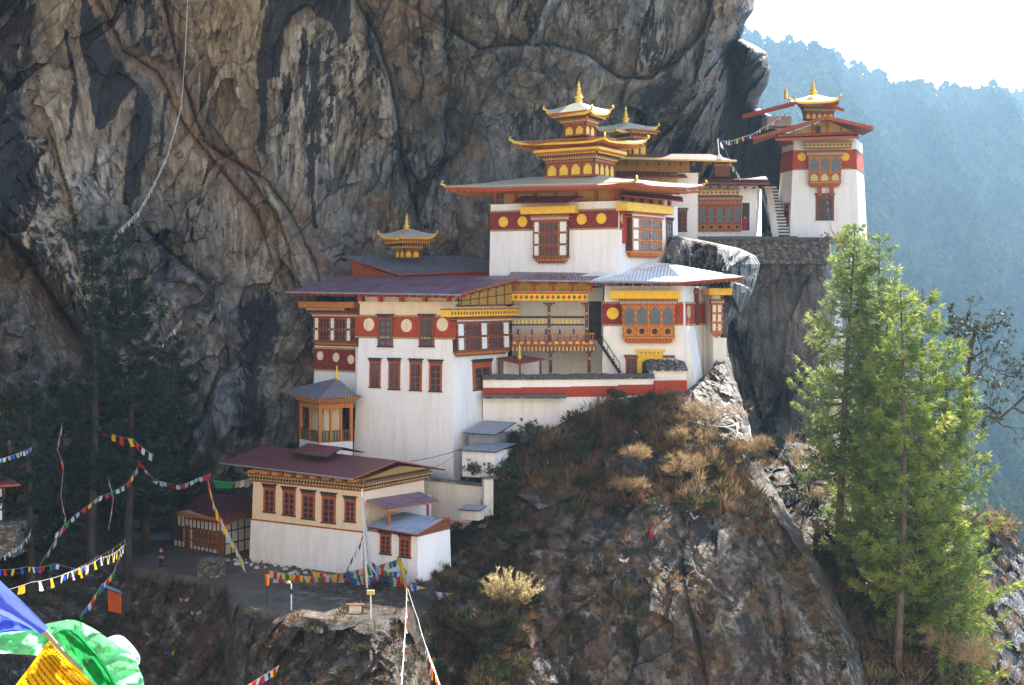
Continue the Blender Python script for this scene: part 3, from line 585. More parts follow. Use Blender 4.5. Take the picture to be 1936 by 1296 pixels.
# ================================================================ building kit
def XYp(px, py, Y): p = at(px, py, Y); return (p.x, p.y)
def autouv(o):
    me = o.data; uv = me.uv_layers.new(name="UVMap")
    for p in me.polygons:
        n_ = p.normal; h = Vector((n_.x, n_.y, 0))
        v = h.normalized() if h.length > .02 else Vector((.5, .86, 0)); u = Vector((-v.y, v.x, 0))
        for li in p.loop_indices:
            c = me.vertices[me.loops[li].vertex_index].co; uv.data[li].uv = (c.dot(u), Vector((c.x, c.y, 0)).dot(v))
class Face:
    def __init__(s, p0, p1, z0, batter=0):
        p0 = Vector((p0[0], p0[1], z0)); d = Vector((p1[0], p1[1], z0)) - p0; s.L = d.length; s.u = d.normalized()
        s.n0 = Vector((s.u.y, -s.u.x, 0)); s.w = Vector((-s.n0.x * batter, -s.n0.y * batter, 1)); s.n = s.u.cross(s.w).normalized(); s.o = p0
    def shift(s, d):
        import copy
        g = copy.copy(s); g.o = s.o + s.n0 * d; return g
    def P(s, u, w, d=0): return s.o + s.u * u + s.w * w + s.n0 * d
    def uv(s, px, py, d=0):
        r = ray(px, py); o = s.o + s.n0 * d; t = o.dot(s.n) / r.dot(s.n); p = r * t - o
        w = p.z; return (p - s.w * w).dot(s.u), w
    def box(s, m, u0, u1, w0, w1, d0, d1, mat, uin=0):
        m.hexa([s.P(u0, w0, d1), s.P(u1, w0, d1), s.P(u1, w0, d0), s.P(u0, w0, d0), s.P(u0, w1, d1), s.P(u1, w1, d1), s.P(u1, w1, d0), s.P(u0, w1, d0)], mat)
    def rect(s, x0, y0, x1, y1, d=0):
        """photo rectangle -> (u0,u1,w0,w1) on the wall"""
        ym = (y0 + y1) / 2; u0 = s.uv(x0, ym, d)[0]; u1 = s.uv(x1, ym, d)[0]; xm = (x0 + x1) / 2
        return u0, u1, s.uv(xm, y1, d)[1], s.uv(xm, y0, d)[1]
    def disc(s, m, u, w, r, d0, d1, mat, n=20):
        k = len(m.v); mi = m.mi(mat)
        for d, rr in ((d0, r), (d1, r * .96)):
            for j in range(n):
                t = 2 * math.pi * j / n; m.v.append(tuple(s.P(u + rr * math.cos(t), w + rr * math.sin(t), d)))
        m.f.append(tuple(range(k + n, k + 2 * n))); m.m.append(mi)
        for j in range(n): m.f.append((k + j, k + (j + 1) % n, k + n + (j + 1) % n, k + n + j)); m.m.append(mi)
    def arch(s, m, u0, u1, w0, w1, d0, d1, mat, lobes=True):
        """panel with a pointed, lobed head"""
        c = (u0 + u1) / 2; hw = (u1 - u0) / 2; hs = min(hw * 1.1, (w1 - w0) * .45); ws = w1 - hs
        pts = [(u0, w0), (u1, w0), (u1, ws)]
        pts += [(c + hw * .92, ws + hs * .3), (c + hw * .6, ws + hs * .45), (c + hw * .52, ws + hs * .72), (c, w1), (c - hw * .52, ws + hs * .72), (c - hw * .6, ws + hs * .45), (c - hw * .92, ws + hs * .3), (u0, ws)]
        k = len(m.v); n = len(pts); mi = m.mi(mat)
        for d in (d0, d1):
            for a, b in pts: m.v.append(tuple(s.P(a, b, d)))
        m.f.append(tuple(range(k + n, k + 2 * n))); m.m.append(mi)
        for j in range(n): m.f.append((k + j, k + (j + 1) % n, k + n + (j + 1) % n, k + n + j)); m.m.append(mi)
class Block:
    """battered walls on a footprint of 4 corners (A front left, B front right, C back right, D back left)"""
    def __init__(s, A, B, Cc, D, z0, z1, batter=0):
        s.c = [A, B, Cc, D]; s.z0, s.z1, s.b = z0, z1, batter
        s.f = [Face(s.c[i], s.c[(i + 1) % 4], z0, batter) for i in range(4)]
    def ring(s, z, out=0):
        h = z - s.z0; pts = []
        for i in range(4):
            a, b = s.f[i - 1], s.f[i]; k = out - s.b * h; da, db = a.n0, b.n0; den = 1 + da.dot(db)
            v = (da + db) * (k / max(den, .2)); pts.append(Vector((s.c[i][0] + v.x, s.c[i][1] + v.y, z)))
        return pts
    def solid(s, m, z0, z1, mat, out=0, out1=None):
        m.hexa(s.ring(z0, out) + s.ring(z1, out if out1 is None else out1), mat)
def fourth(A, B, Cc): return (A[0] + Cc[0] - B[0], A[1] + Cc[1] - B[1])
def dentils(f, m, u0, u1, w0, w1, d0, d1, mat, pitch=.22, fill=.5, alt=None):
    n = max(2, int(round((u1 - u0) / pitch))); p = (u1 - u0) / n
    for i in range(n):
        a = u0 + (i + .5 - fill / 2) * p; f.box(m, a, a + p * fill, w0, w1, d0, d1, mat if alt is None or i % 2 == 0 else alt)
def cornice(f, m, u0, u1, w, rows, grow=0):
    """stepped bands from the bottom up: (height, depth, board mat, dentil mat or None, pitch)"""
    for h, d, bm, dm, pt in rows:
        f.box(m, u0 - grow * d, u1 + grow * d, w, w + h, 0, d, bm)
        if dm is not None: dentils(f, m, u0 - grow * d, u1 + grow * d, w + h * .12, w + h * .88, d, d + .06, dm, pt)
        w += h
    return w
def tall_window(f, par, x0, y0, x1, y1, frame="rust", lin=True, name="window", recess=.12, proud=0.0):
    if proud: f = f.shift(proud)
    u0, u1, w0, w1 = f.rect(x0, y0, x1, y1); W, H = u1 - u0, w1 - w0; t = W * .13
    m = MB(); fm = M[frame]; lh = min(.34, H * .16) if lin else 0; wt = w1 - lh
    f.box(m, u0, u0 + t, w0, wt, -.12, .07, fm); f.box(m, u1 - t, u1, w0, wt, -.12, .07, fm)
    f.box(m, u0 + t, u1 - t, wt - t, wt, -.12, .066, fm); f.box(m, u0 - .06, u1 + .06, w0 - .09, w0, -.1, .11, M["dark"])
    c = (u0 + u1) / 2; f.box(m, c - .035, c + .035, w0, wt - t, -.08, .045, fm)
    nr = 4
    for k in range(1, nr): f.box(m, u0 + t, u1 - t, w0 + (wt - t - w0) * k / nr - .025, w0 + (wt - t - w0) * k / nr + .025, -.08, .035, M["brown"] if k != 2 else fm)
    o = m.build(name, par)
    m = MB(); f.box(m, u0 + t * .8, u1 - t * .8, w0 + .01, wt - t * .9, -.14, .012, M["maroonwood"] if "maroonwood" in M else M["dark"])
    for k in range(nr):
        for a, b in ((u0 + t + .05, c - .07), (c + .07, u1 - t - .05)):
            hh = (wt - t - w0) / nr
            if b - a > .06: f.arch(m, a, b, w0 + k * hh + .07, w0 + (k + 1) * hh - .06, .013, .02, M["pane"])
    m.build("shutter", o)
    if lin:
        m = MB(); f.box(m, u0 - .04, u1 + .04, wt, wt + lh * .3, -.05, .10, M["brown"])
        dentils(f, m, u0 - .08, u1 + .08, wt + lh * .3, wt + lh * .72, -.02, .16, M["dark"], .24, .55)
        f.box(m, u0 - .06, u1 + .06, wt + lh * .3, wt + lh * .72, -.05, .05, M["whitepaint"])
        f.box(m, u0 - .14, u1 + .14, wt + lh * .72, w1, -.05, .19, M["dark"]); m.build("lintel", o)
    return o
def bay_window(f, par, x0, y0, x1, y1, cols, rows_, depth=.7, wood="brown", head=True, foot=True, name="bay_window", sub=0.0):
    """projecting timber bay. cols: list of (weight, kind) kind in 'w' white panel, 'a' arched opening, 'd' dark; rows_: list of (weight, kinds override or None) bottom up"""
    u0, u1, w0, w1 = f.rect(x0, y0, x1, y1, depth); H = w1 - w0; fh = H * .14 if foot else 0; hh = H * .13 if head else 0
    m = MB(); wd = M[wood]; a, b = w0 + fh, w1 - hh
    f.box(m, u0, u1, a, b, -.1, depth - .12, M["dark"])
    tw = sum(c[0] for c in cols); th = sum(r[0] for r in rows_); g = .075
    xs = [u0]; 
    for c in cols: xs.append(xs[-1] + (u1 - u0) * c[0] / tw)
    ys = [a]
    for r in rows_: ys.append(ys[-1] + (b - a) * r[0] / th)
    for k, x in enumerate(xs): f.box(m, x - g * (1 if k else 0), x + g * (1 if k < len(xs) - 1 else 0), a, b, depth - .12, depth + .01, wd)
    for y in ys: f.box(m, u0, u1, y - g * .8, y + g * .8, depth - .12, depth + .02, wd)
    for x in xs: dentils(f, m, x - .04, x + .04, a, b, depth + .01, depth + .03, M["orange"], .08, .99) if False else None
    # studs picked out along the posts
    for x in xs:
        n = int((b - a) / .28)
        for k in range(n): f.box(m, x - .035, x + .035, a + (k + .3) * (b - a) / n, a + (k + .7) * (b - a) / n, depth + .011, depth + .028, M["gold" if k % 2 else "rust"])
    o = m.build(name, par)
    mp, mg = MB(), MB()
    for i, c in enumerate(cols):
        for j, r in enumerate(rows_):
            mp, mg = MB(), MB(); kd = r[1] or c[1]; p0, p1, q0, q1 = xs[i] + g + .03, xs[i + 1] - g - .03, ys[j] + g + .02, ys[j + 1] - g - .02
            if kd == 'w': f.box(mp, p0, p1, q0, q1, depth - .13, depth - .05, M["whitepaint"])
            elif kd == 'a':
                nn = max(1, int(round((p1 - p0) / .42)))
                for k in range(nn):
                    z0_, z1_ = p0 + (p1 - p0) * k / nn + .02, p0 + (p1 - p0) * (k + 1) / nn - .02
                    f.box(mg, z0_, z1_, q0, q1, depth - .13, depth - .085, M["rust" if wood != "orange" else "orange"]); f.arch(mg, z0_ + .05, z1_ - .05, q0 + .04, q1 - .04, depth - .086, depth - .07, M["pane"])
            elif kd == 'g':
                f.box(mg, p0, p1, q0, q1, depth - .13, depth - .085, M[wood]); f.arch(mg, p0 + .05, p1 - .05, q0 + .03, q1 - .05, depth - .086, depth - .07, M["paneblue"])
            elif kd == 'p':
                f.box(mp, p0, p1, q0, q1, depth - .13, depth - .06, M["rust"]); f.arch(mp, p0 + .1, p1 - .1, q0 + .05, q1 - .05, depth - .061, depth - .04, M["palegold"])
            elif kd == 'o':
                f.box(mp, p0, p1, q0, q1, depth - .13, depth - .06, M["orange"]); f.disc(mp, (p0 + p1) / 2, (q0 + q1) / 2, min(p1 - p0, q1 - q0) * .3, depth - .061, depth - .04, M["dark"], 10)
            mp.build("panel", o); mg.build("pane", o)

    if head:
        m = MB(); cornice(f, m, u0 - .05, u1 + .05, b, [(hh * .22, depth + .03, M["rust"], None, 0), (hh * .3, depth + .05, M["dark"], M["whitepaint"], .2), (hh * .2, depth + .12, M["orange"], None, 0), (hh * .28, depth + .16, M["dark"], M["orange"], .24)], .25); m.build("cornice", o)
    if foot:
        m = MB(); cornice(f, m, u0 + .35, u1 - .35, w0, [(fh * .25, depth * .6, wd, None, 0)]); f.box(m, u0 + .15, u1 - .15, w0 + fh * .25, w0 + fh * .55, 0, depth * .85, M["rust"])
        dentils(f, m, u0 + .05, u1 - .05, w0 + fh * .3, w0 + fh * .8, depth * .5, depth + .02, M["orange"], .3, .5); f.box(m, u0 - .05, u1 + .05, w0 + fh * .75, w0 + fh, 0, depth + .06, wd); m.build("ledge", o)
    return o
def gold_beam(f, par, x0, y0, x1, y1, d0, d1, mat="gold", rich=False, name="beam"):
    u0, u1, w0, w1 = f.rect(x0, y0, x1, y1, d1); m = MB(); h = w1 - w0
    f.box(m, u0, u1, w0, w1 - h * .18, d0, d1, M[mat]); f.box(m, u0 - .05, u1 + .05, w1 - h * .18, w1, d0, d1 + .05, M["rust" if rich else mat])
    dentils(f, m, u0, u1, w1, w1 + .10, d1 - .1, d1 + .05, M[mat if not rich else "palegold"], .24, .55)
    if rich:
        n = max(3, int((u1 - u0) / .45))
        for i in range(n):
            c = u0 + (i + .5) * (u1 - u0) / n; q = h * .28
            k = len(m.v); mi = m.mi(M["red" if i % 3 else "green"])
            for a, b in ((c - .17, 0), (c, -q), (c + .17, 0), (c, q)): m.v.append(tuple(f.P(a, w0 + h * .42 + b, d1 + .012)))
            m.f.append((k, k + 1, k + 2, k + 3)); m.m.append(mi)
        f.box(m, u0, u1, w0 - .05, w0, d0, d1 + .03, M["rust"])
    else:
        f.box(m, u0 + .02, u1 - .02, w0 - .05, w0, d0, d1 - .04, M["rust"])
    return m.build(name, par)
def band(f, par, x0, x1, ytop, ybot, xm, mat, roundels=(), rmat="whitepaint", d=.035, r=.5, dent=True):
    """painted band (kemar) across a wall with discs; ytop/ybot read at pixel xm"""
    w1 = f.uv(xm, ytop)[1]; w0 = f.uv(xm, ybot)[1]; ym = (ytop + ybot) / 2
    u0 = f.uv(x0, ym)[0] if x0 is not None else -.02 + f_in(f, w0); u1 = f.uv(x1, ym)[0] if x1 is not None else f.L + .02 - f_in(f, w0)
    m = MB(); f.box(m, u0, u1, w0, w1, -.2, d, M[mat])
    o = m.build("red_band", par)
    if dent:
        m = MB()
        for w_ in (w0 - .17, w1):
            f.box(m, u0, u1, w_, w_ + .17, -.2, d + .03, M["brown"]); dentils(f, m, u0, u1, w_ + .03, w_ + .14, d + .03, d + .08, M["palegold"], .26, .5)
        m.build("dentil_strip", par)
    for cx, cy in roundels:
        m = MB(); uu, ww = f.uv(cx, cy); f.disc(m, uu, ww, r, -.01, d + .03, M[rmat]); m.build("roundel", par)
    return o
def f_in(f, w): return 0
def slab(par, pts, th, mat, side="rust", under="rust", name="roof", lift=None, sub=None):
    """roof sheet from 3-D corner points (ccw from above)"""
    pts = [Vector(p) for p in pts]; m = MB()
    a = sum(((pts[i].x * pts[(i + 1) % len(pts)].y - pts[(i + 1) % len(pts)].x * pts[i].y) for i in range(len(pts))))
    if a < 0: pts.reverse()
    m.prism(pts, th, M[mat], M[side], M[under]); o = m.build(name, par); autouv(o); return o
def rafters(par, p0, p1, inward, n, length, mat="rust", sec=(.10, .12), name="rafter_row", drop=.1, tilt=0.0):
    p0, p1, v = Vector(p0), Vector(p1), Vector(inward).normalized(); u = (p1 - p0).normalized()
    for i in range(n):
        m = MB()
        c = p0.lerp(p1, (i + .5) / n); a, b = sec
        q = [c - u * a / 2 + Vector((0, 0, -b)), c + u * a / 2 + Vector((0, 0, -b)), c + u * a / 2 + v * length + Vector((0, 0, -b + tilt * length)), c - u * a / 2 + v * length + Vector((0, 0, -b + tilt * length))]
        q = [x + Vector((0, 0, -drop)) for x in q]; m.hexa(q + [x + Vector((0, 0, b)) for x in q], M[mat]); m.build("rafter", par)
def spire(par, px, py0, py1, Y, name="finial", wide=1.0):
    """gilded finial: lotus base, bell, rings, jewel tip; py0 top, py1 base"""
    b = at(px, py1, Y); h = at(px, py0, Y).z - b.z; s = h; w_ = wide
    prof = [(.17, 0), (.2, .03), (.13, .07), (.15, .12), (.22, .15), (.21, .22), (.12, .28), (.08, .33), (.15, .36), (.16, .39), (.08, .42), (.10, .46), (.13, .49), (.07, .53), (.06, .57), (.10, .60), (.10, .63), (.045, .66), (.04, .74), (.075, .78), (.06, .84), (.025, .88), (.03, .93), (.004, 1.0)]
    m = MB(); m.lathe(b - Vector((0, 0, .05)), [(r * s * w_, z * s) for r, z in prof], M["goldmetal"], 14); return m.build(name, par, smooth=True)
def pagoda(par, Lp, Cp, Rp, top, th=.14, sheet="gilt_grey", fascia="gold", lift=.35, apex=None, orn=True, raft=True, under="rust", name="roof", fh=.22):
    """hipped gilded roof with upswept corners. Lp,Cp,Rp eave corners (left, front, right); top: ratio of the flat top, z of the top"""
    Lp, Cp, Rp = Vector(Lp), Vector(Cp), Vector(Rp); z = (Lp.z + Cp.z + Rp.z) / 3
    for p in (Lp, Cp, Rp): p.z = p.z
    Bp = Lp + Rp - Cp; Bp.z = z; cs = [Lp, Cp, Rp, Bp]; cen = (Lp + Rp) / 2; cen.z = top[1]
    N = 9; m = MB(); rings = []
    for t in (0, .25, .5, 1.0):
        ring = []
        for i in range(4):
            p, q = cs[i], cs[(i + 1) % 4]
            for j in range(N):
                s_ = j / N; e = p.lerp(q, s_); up = lift * (abs(2 * s_ - 1) ** 5)
                c_ = cen + (Vector((e.x, e.y, 0)) - Vector((cen.x, cen.y, 0))) * top[0]; c_.z = top[1]
                x = e.lerp(c_, t); zz = e.z + (top[1] - e.z) * (t ** 1.25) + up * (1 - t) ** 3 - lift * (1 - t) ** 3 * .6
                ring.append(Vector((x.x, x.y, zz)))
        rings.append(ring)
    K = 4 * N; b0 = len(m.v); ms = m.mi(M[sheet])
    for r in rings: m.v += [tuple(p) for p in r]
    for a in range(3):
        for j in range(K): m.f.append((b0 + a * K + j, b0 + a * K + (j + 1) % K, b0 + (a + 1) * K + (j + 1) % K, b0 + (a + 1) * K + j)); m.m.append(ms)
    m.f.append(tuple(b0 + 3 * K + j for j in range(K))); m.m.append(ms)
    o = m.build(name, par); autouv(o)
    # fascia and soffit
    m = MB(); mf, mu = m.mi(M[fascia]), m.mi(M[under]); r0 = rings[0]; cc = Vector((cen.x, cen.y, 0))
    inner = [Vector((cen.x + (p.x - cen.x) * .60, cen.y + (p.y - cen.y) * .60, z - fh * .2)) for p in r0]
    for P_ in (r0, [p - Vector((0, 0, fh)) for p in r0], inner): m.v += [tuple(p) for p in P_]
    for j in range(K):
        k = (j + 1) % K; m.f.append((j, K + j, K + k, k)); m.m.append(mf); m.f.append((K + j, 2 * K + j, 2 * K + k, K + k)); m.m.append(mu)
    m.build("fascia", o)
    if raft:
        m = MB()
        for i in range(4):
            p, q = cs[i], cs[(i + 1) % 4]; n = max(4, int((q - p).length / .7)); u = (q - p).normalized(); v = Vector((-u.y, u.x, 0))
            for j in range(n):
                s_ = (j + .5) / n; c = p.lerp(q, s_); c.z = z - fh - lift * .6 + lift * abs(2 * s_ - 1) ** 5; L_ = (q - p).length * .2
                qd = [c - u * .06 + v * .06, c + u * .06 + v * .06, c + u * .06 + v * L_, c - u * .06 + v * L_]
                m.hexa([x - Vector((0, 0, .13)) for x in qd] + qd, M["orange"])
        m.build("rafters", o)
    if orn:
        for p in (Lp, Cp, Rp):
            dr = Vector((p.x - cen.x, p.y - cen.y, 0)).normalized(); q = p + Vector((0, 0, lift * .4)) - dr * .15; s_ = orn if isinstance(orn, float) else .55
            m = MB(); m.tube([q, q + dr * .5 * s_ + Vector((0, 0, .02)), q + dr * .85 * s_ + Vector((0, 0, .3 * s_)), q + dr * .75 * s_ + Vector((0, 0, .75 * s_)), q + dr * .4 * s_ + Vector((0, 0, .85 * s_))], [.2 * s_, .24 * s_, .26 * s_, .2 * s_, .05 * s_], M["goldmetal"], 8)
            m.build("corner_ornament", o, smooth=True)
    return o
def drum(par, Lp, Cp, Rp, z0, z1, zc, panels=(4, 4), out=.9, name="drum", beam=True):
    """carved timber storey with arched gilt panels under a stack of outward-stepping bands up to zc"""
    Lp, Cp, Rp = [Vector((p[0], p[1], z0)) for p in (Lp, Cp, Rp)]; D = Lp + Rp - Cp
    b = Block((Lp.x, Lp.y), (Cp.x, Cp.y), (Rp.x, Rp.y), (D.x, D.y), z0, z1); m = MB(); b.solid(m, z0, z1, M["rust"]); o = m.build(name, par)
    m = MB()
    for i, n in zip((0, 1), panels):
        f = b.f[i]; h = z1 - z0
        for k in range(n):
            a = (k + .16) * f.L / n; c = (k + .84) * f.L / n; f.arch(m, a, c, h * .12, h * .72, .02, .05, M["gold"])
        for k in range(n + 1): f.box(m, max(0, k * f.L / n - .07), min(f.L, k * f.L / n + .07), 0, h * .8, 0, .09, M["brown"])
        f.box(m, -.05, f.L + .05, h * .8, h, 0, .1, M["dark"]); dentils(f, m, 0, f.L, h * .83, h * .97, .1, .16, M["orange"], .25)
        f.box(m, -.05, f.L + .05, 0, h * .08, 0, .1, M["rust"])
    m.build("panel_row", o)
    m = MB(); n = 4
    for k in range(n):
        a, c = z1 + (zc - z1) * k / n, z1 + (zc - z1) * (k + 1) / n; ou = out * (k + 1) / n
        b.solid(m, a, c, M[("rust", "orange", "dark", "orange")[k]], ou)
        for i in (0, 1):
            f = b.f[i]; dentils(f, m, -ou, f.L + ou, a - z0 + (c - a) * .15, a - z0 + (c - a) * .85, ou, ou + .07, M[("palegold", "dark", "gold", "rust")[k]], .26, .5)
    m.build("cornice", o)
    return b, o
def curl(): pass
# ================================================================ buildings
M["maroonwood"] = paint("shutter_red", (.12, .025, .018), .35, 5, .6, gr=.3)
def root(name, label, cat, px, py, Y, group=None): return thing(name, label, cat, at(px, py, Y), group)
# ---------------------------------------------------------------- white main block with left wing
R = root("temple_block", "tall battered white block with pale discs on a red band", "building", 760, 905, 122)
A, B, Cc = XYp(665, 860, 123.2), XYp(858, 900, 118), XYp(972, 760, 126.6); z0, z1 = ZAT(905, 118) - 2.0, ZAT(562, 119)
T = Block(A, B, Cc, fourth(A, B, Cc), z0, z1, .034); m = MB(); T.solid(m, z0, z1 - 1.75, M["white"]); m.build("wall", R)
m = MB(); T.solid(m, z1 - 1.75, z1 - .55, M["cream"], .02); T.solid(m, z1 - .55, z1 - .40, M["cream"], .12); T.solid(m, z1 - .4, z1 + .28, M["cream"], -.25)
f, g = T.f[0], T.f[1]
for x in (684, 722, 762, 806, 852):
    u = f.uv(x, 575)[0]; f.box(m, u - .12, u + .12, z1 - .4 - z0, z1 + .25 - z0, .0, .45, M["rust"])
m.build("parapet", R)
band(f, R, 672, 862, 600, 637, 770, "red", [(698, 614), (769, 616), (837, 614)], "cream", r=.58)
for x0, x1 in ((715, 743), (793, 821)): tall_window(f, R, x0, 594, x1, 655, "brown", proud=.06)
for x0, y0, x1, y1 in ((699, 677, 720, 732), (735, 677, 757, 736), (775, 678, 798, 738), (812, 680, 836, 740)): tall_window(f, R, x0, y0, x1, y1)
cols = [(.8, 'w'), (1.9, 'a'), (.8, 'w'), (1.9, 'a'), (.8, 'w')]
bay_window(g, R, 866, 600, 964, 672, cols, [(1, None), (1, None)], .55)
gold_beam(g, R, 852, 583, 981, 598, .0, .95, "gold", True)
tall_window(g, R, 893, 679, 929, 736)
# yellow panelled gable under the verge
m = MB(); Pg = [g.P(*g.uv(862, 579), .25), g.P(*g.uv(968, 577), .25), g.P(*g.uv(966, 533), .25), g.P(*g.uv(866, 560), .25)]
m.poly(Pg, M["ochre"])
for t in np.linspace(.03, .97, 7):
    a, b_ = Pg[0].lerp(Pg[1], t), Pg[3].lerp(Pg[2], t); m.tube([a + g.n0 * .03, b_ + g.n0 * .03], .035, M["dark"], 4)
for s_ in (.02, .5, .98):
    a, b_ = Pg[0].lerp(Pg[3], s_), Pg[1].lerp(Pg[2], s_); m.tube([a + g.n0 * .03, b_ + g.n0 * .03], .035, M["dark"], 4)
m.build("gable_panel", R)
# left wing
Aw, Bw = XYp(592, 700, 128.3), XYp(682, 700, 124.6); v = Vector(Bw) - Vector(Aw); v.normalize(); Cw = (Bw[0] - v.y * 5, Bw[1] + v.x * 5)
Wg = Block(Aw, Bw, Cw, fourth(Aw, Bw, Cw), ZAT(770, 126), ZAT(575, 126), .02); m = MB(); Wg.solid(m, Wg.z0, ZAT(655, 126), M["white"]); Wg.solid(m, ZAT(655, 126), Wg.z1, M["brown"], -.05); m.build("side_wing_wall", R)
w_ = Wg.f[0]
band(w_, R, 593, 672, 661, 699, 630, "maroon", [(606, 673), (636, 676), (664, 680)], "cream", r=.42)
bay_window(w_, R, 593, 592, 677, 655, [(.7, 'w'), (1.5, 'a'), (.7, 'w'), (1.5, 'a'), (.7, 'w'), (1, 'a')], [(1, None), (1, None)], .35)
m = MB(); w_.box(m, w_.uv(575, 578)[0], w_.uv(680, 578)[0], w_.uv(640, 582)[1], w_.uv(640, 571)[1], 0, .7, M["orange"]); cornice(w_, m, -.4, 4.4, w_.uv(640, 592)[1], [(.22, .45, M["rust"], M["dark"], .24), (.22, .55, M["brown"], M["palegold"], .24)]); m.build("cornice", R)
# main low-pitched roof
E0, E1, Rg1, Rg0 = at(538, 552, 127.5), at(872, 557, 115.8), at(979, 529, 124.5), at(640, 522, 138.0)
slab(R, [E0, E1, Rg1, Rg0], .10, "roofred"); slab(R, [Rg0, Rg1, at(1010, 520, 133.0), at(700, 525, 146)], .1, "roofred")
iw = Vector((.5, .866, 0)); rafters(R, E0 + Vector((.3, .2, 0)), E1 + Vector((-.2, .1, 0)), iw, 24, 1.6, "rust", (.14, .2), drop=.12)
rafters(R, E1 + Vector((0, .4, 0)), Rg1, Vector((-.866, .5, 0)), 7, 1.2, "brown", (.12, .16), drop=.12)
m = MB(); m.tube([E1, Rg1], .09, M["rust"], 4); m.tube([E0 - Vector((0, 0, .05)), E1 - Vector((0, 0, .05))], .07, M["grey"], 5); m.build("verge_board", R)
# small pavilion on the left
R = root("pavilion", "small timber balcony pavilion with dark hipped roof left of the white block", "pavilion", 620, 840, 121)
a, b, c = XYp(569, 840, 123.8), XYp(605, 842, 120.4), XYp(664, 838, 122.0); d = fourth(a, b, c); zb, zt = ZAT(838, 120.4), ZAT(766, 120.4)
Pv = Block(a, b, c, d, zb - 1.2, zt, 0); m = MB(); Pv.solid(m, zb - 1.2, zb, M["white"], .1); m.build("base", R)
m = MB()
for q in (a, b, c, d): m.box((q[0], q[1], (zb + zt) / 2), .24, .24, zt - zb, M["orange"], .5)
for f in Pv.f[:2]:
    for t in (.34, .67) if f is Pv.f[1] else (.5,): f.box(m, f.L * t - .09, f.L * t + .09, 1.2, zt - zb + 1.2, -.1, .08, M["orange"])
    f.box(m, 0, f.L, 1.2 + zt - zb - .35, 1.2 + zt - zb, -.1, .1, M["orange"])
m.build("post_frame", R)
m = MB()
for f in Pv.f[:2]:
    f.box(m, 0, f.L, 2.1, 2.2, -.05, .06, M["brown"]); f.box(m, 0, f.L, 1.25, 1.38, -.05, .06, M["brown"]); dentils(f, m, .1, f.L - .1, 1.38, 2.1, -.03, .03, M["green"], .28, .5, M["brown"])
m.build("railing", R); m = MB(); Pv.solid(m, zb + .02, zt - .05, M["cream"], -.75); m.build("inner_wall", R)
m = MB()
for k, (o_, mt) in enumerate(((.15, "rust"), (.3, "dark"), (.5, "orange"), (.7, "dark"))):
    Pv.solid(m, zt + k * .17, zt + k * .17 + .17, M[mt], o_)
    for f in Pv.f[:2]: dentils(f, m, -o_, f.L + o_, zt - zb + 1.2 + k * .17 + .03, zt - zb + 1.2 + k * .17 + .14, o_, o_ + .06, M["palegold" if k % 2 else "orange"], .28, .45)
m.build("cornice", R)
El, Ef, Er = at(527, 740, 125.5), at(602, 755, 118.9), at(676, 748, 121.8); ap = at(637, 715, 122.5)
Eb = El + Er - Ef
m = MB(); m.prism([El, Ef, ap], .08, M["roofdark"], M["rust"]); m.prism([Ef, Er, ap], .08, M["roofdark"], M["rust"]); m.prism([Er, Eb, ap], .08, M["roofdark"], M["rust"]); m.prism([Eb, El, ap], .08, M["roofdark"], M["rust"]); autouv(m.build("roof", R))
spire(R, 637, 689, 718, 122.5, "finial", .8)
# ---------------------------------------------------------------- courtyard gallery
R = root("gallery_building", "recessed white building with a painted balcony over the courtyard", "building", 1050, 720, 131)
P0, P1 = XYp(968, 700, 130.0), XYp(1140, 700, 130.4); zb, zt = ZAT(730, 130), ZAT(545, 130); f = Face(P0, P1, zb); h = zt - zb
m = MB(); f.box(m, 0, f.L, 0, h, -1.0, 0, M["white"]); m.build("wall", R)
m = MB(); q = f.rect(1113, 570, 1137, 640); f.box(m, *q, -.9, .03, M["black"]); f.box(m, q[0], q[1], q[2] - .1, q[2], 0, .15, M["brown"])  # black fill painted as the unlit space behind the opening
for x, y in ((1122, 590), (1130, 620)): uu, ww = f.uv(x, y); f.box(m, uu - .15, uu + .15, ww - .1, ww + .1, .03, .06, M["bluepaint"])
m.build("doorway", R)
G = Face(XYp(966, 650, 127.2), XYp(1126, 650, 127.6), zb); zr = lambda y: ZAT(y, 127.3) - zb
m = MB(); G.box(m, 0, G.L, zr(664), zr(655), -3.2, .1, M["brown"]); dentils(G, m, 0, G.L, zr(664), zr(656), .1, .2, M["palegold"], .35, .5); m.build("balcony_floor", R)
def posts(x, y0, y1, w=.13):
    u = G.uv(x, (y0 + y1) / 2)[0]; m = MB(); G.box(m, u - w, u + w, zr(y1), zr(y0), -.13, .13, M["maroonwood"])
    for k in range(int((zr(y0) - zr(y1)) / .45)): G.box(m, u - w * .5, u + w * .5, zr(y1) + .12 + k * .45, zr(y1) + .34 + k * .45, .13, .15, M[("palegold", "bluepaint", "rust")[k % 3]])
    G.box(m, u - w * 2.2, u + w * 2.2, zr(y0) - .25, zr(y0), -.16, .16, M["brown"]); G.box(m, u - w * 4, u + w * 4, zr(y0) - .1, zr(y0) + .0, -.17, .17, M["dark"]); m.build("post", R)
for x, a, b in ((1038, 573, 655), (1109, 573, 655), (1041, 663, 712), (1114, 663, 712)): posts(x, a, b)
m = MB(); u1 = G.uv(1124, 640)[0]; G.box(m, 0, u1, zr(633), zr(630), -.05, .08, M["orange"]); G.box(m, 0, u1, zr(648), zr(645), -.05, .08, M["red"]); G.box(m, 0, u1, zr(655), zr(651), -.05, .1, M["rust"])
n_ = 26
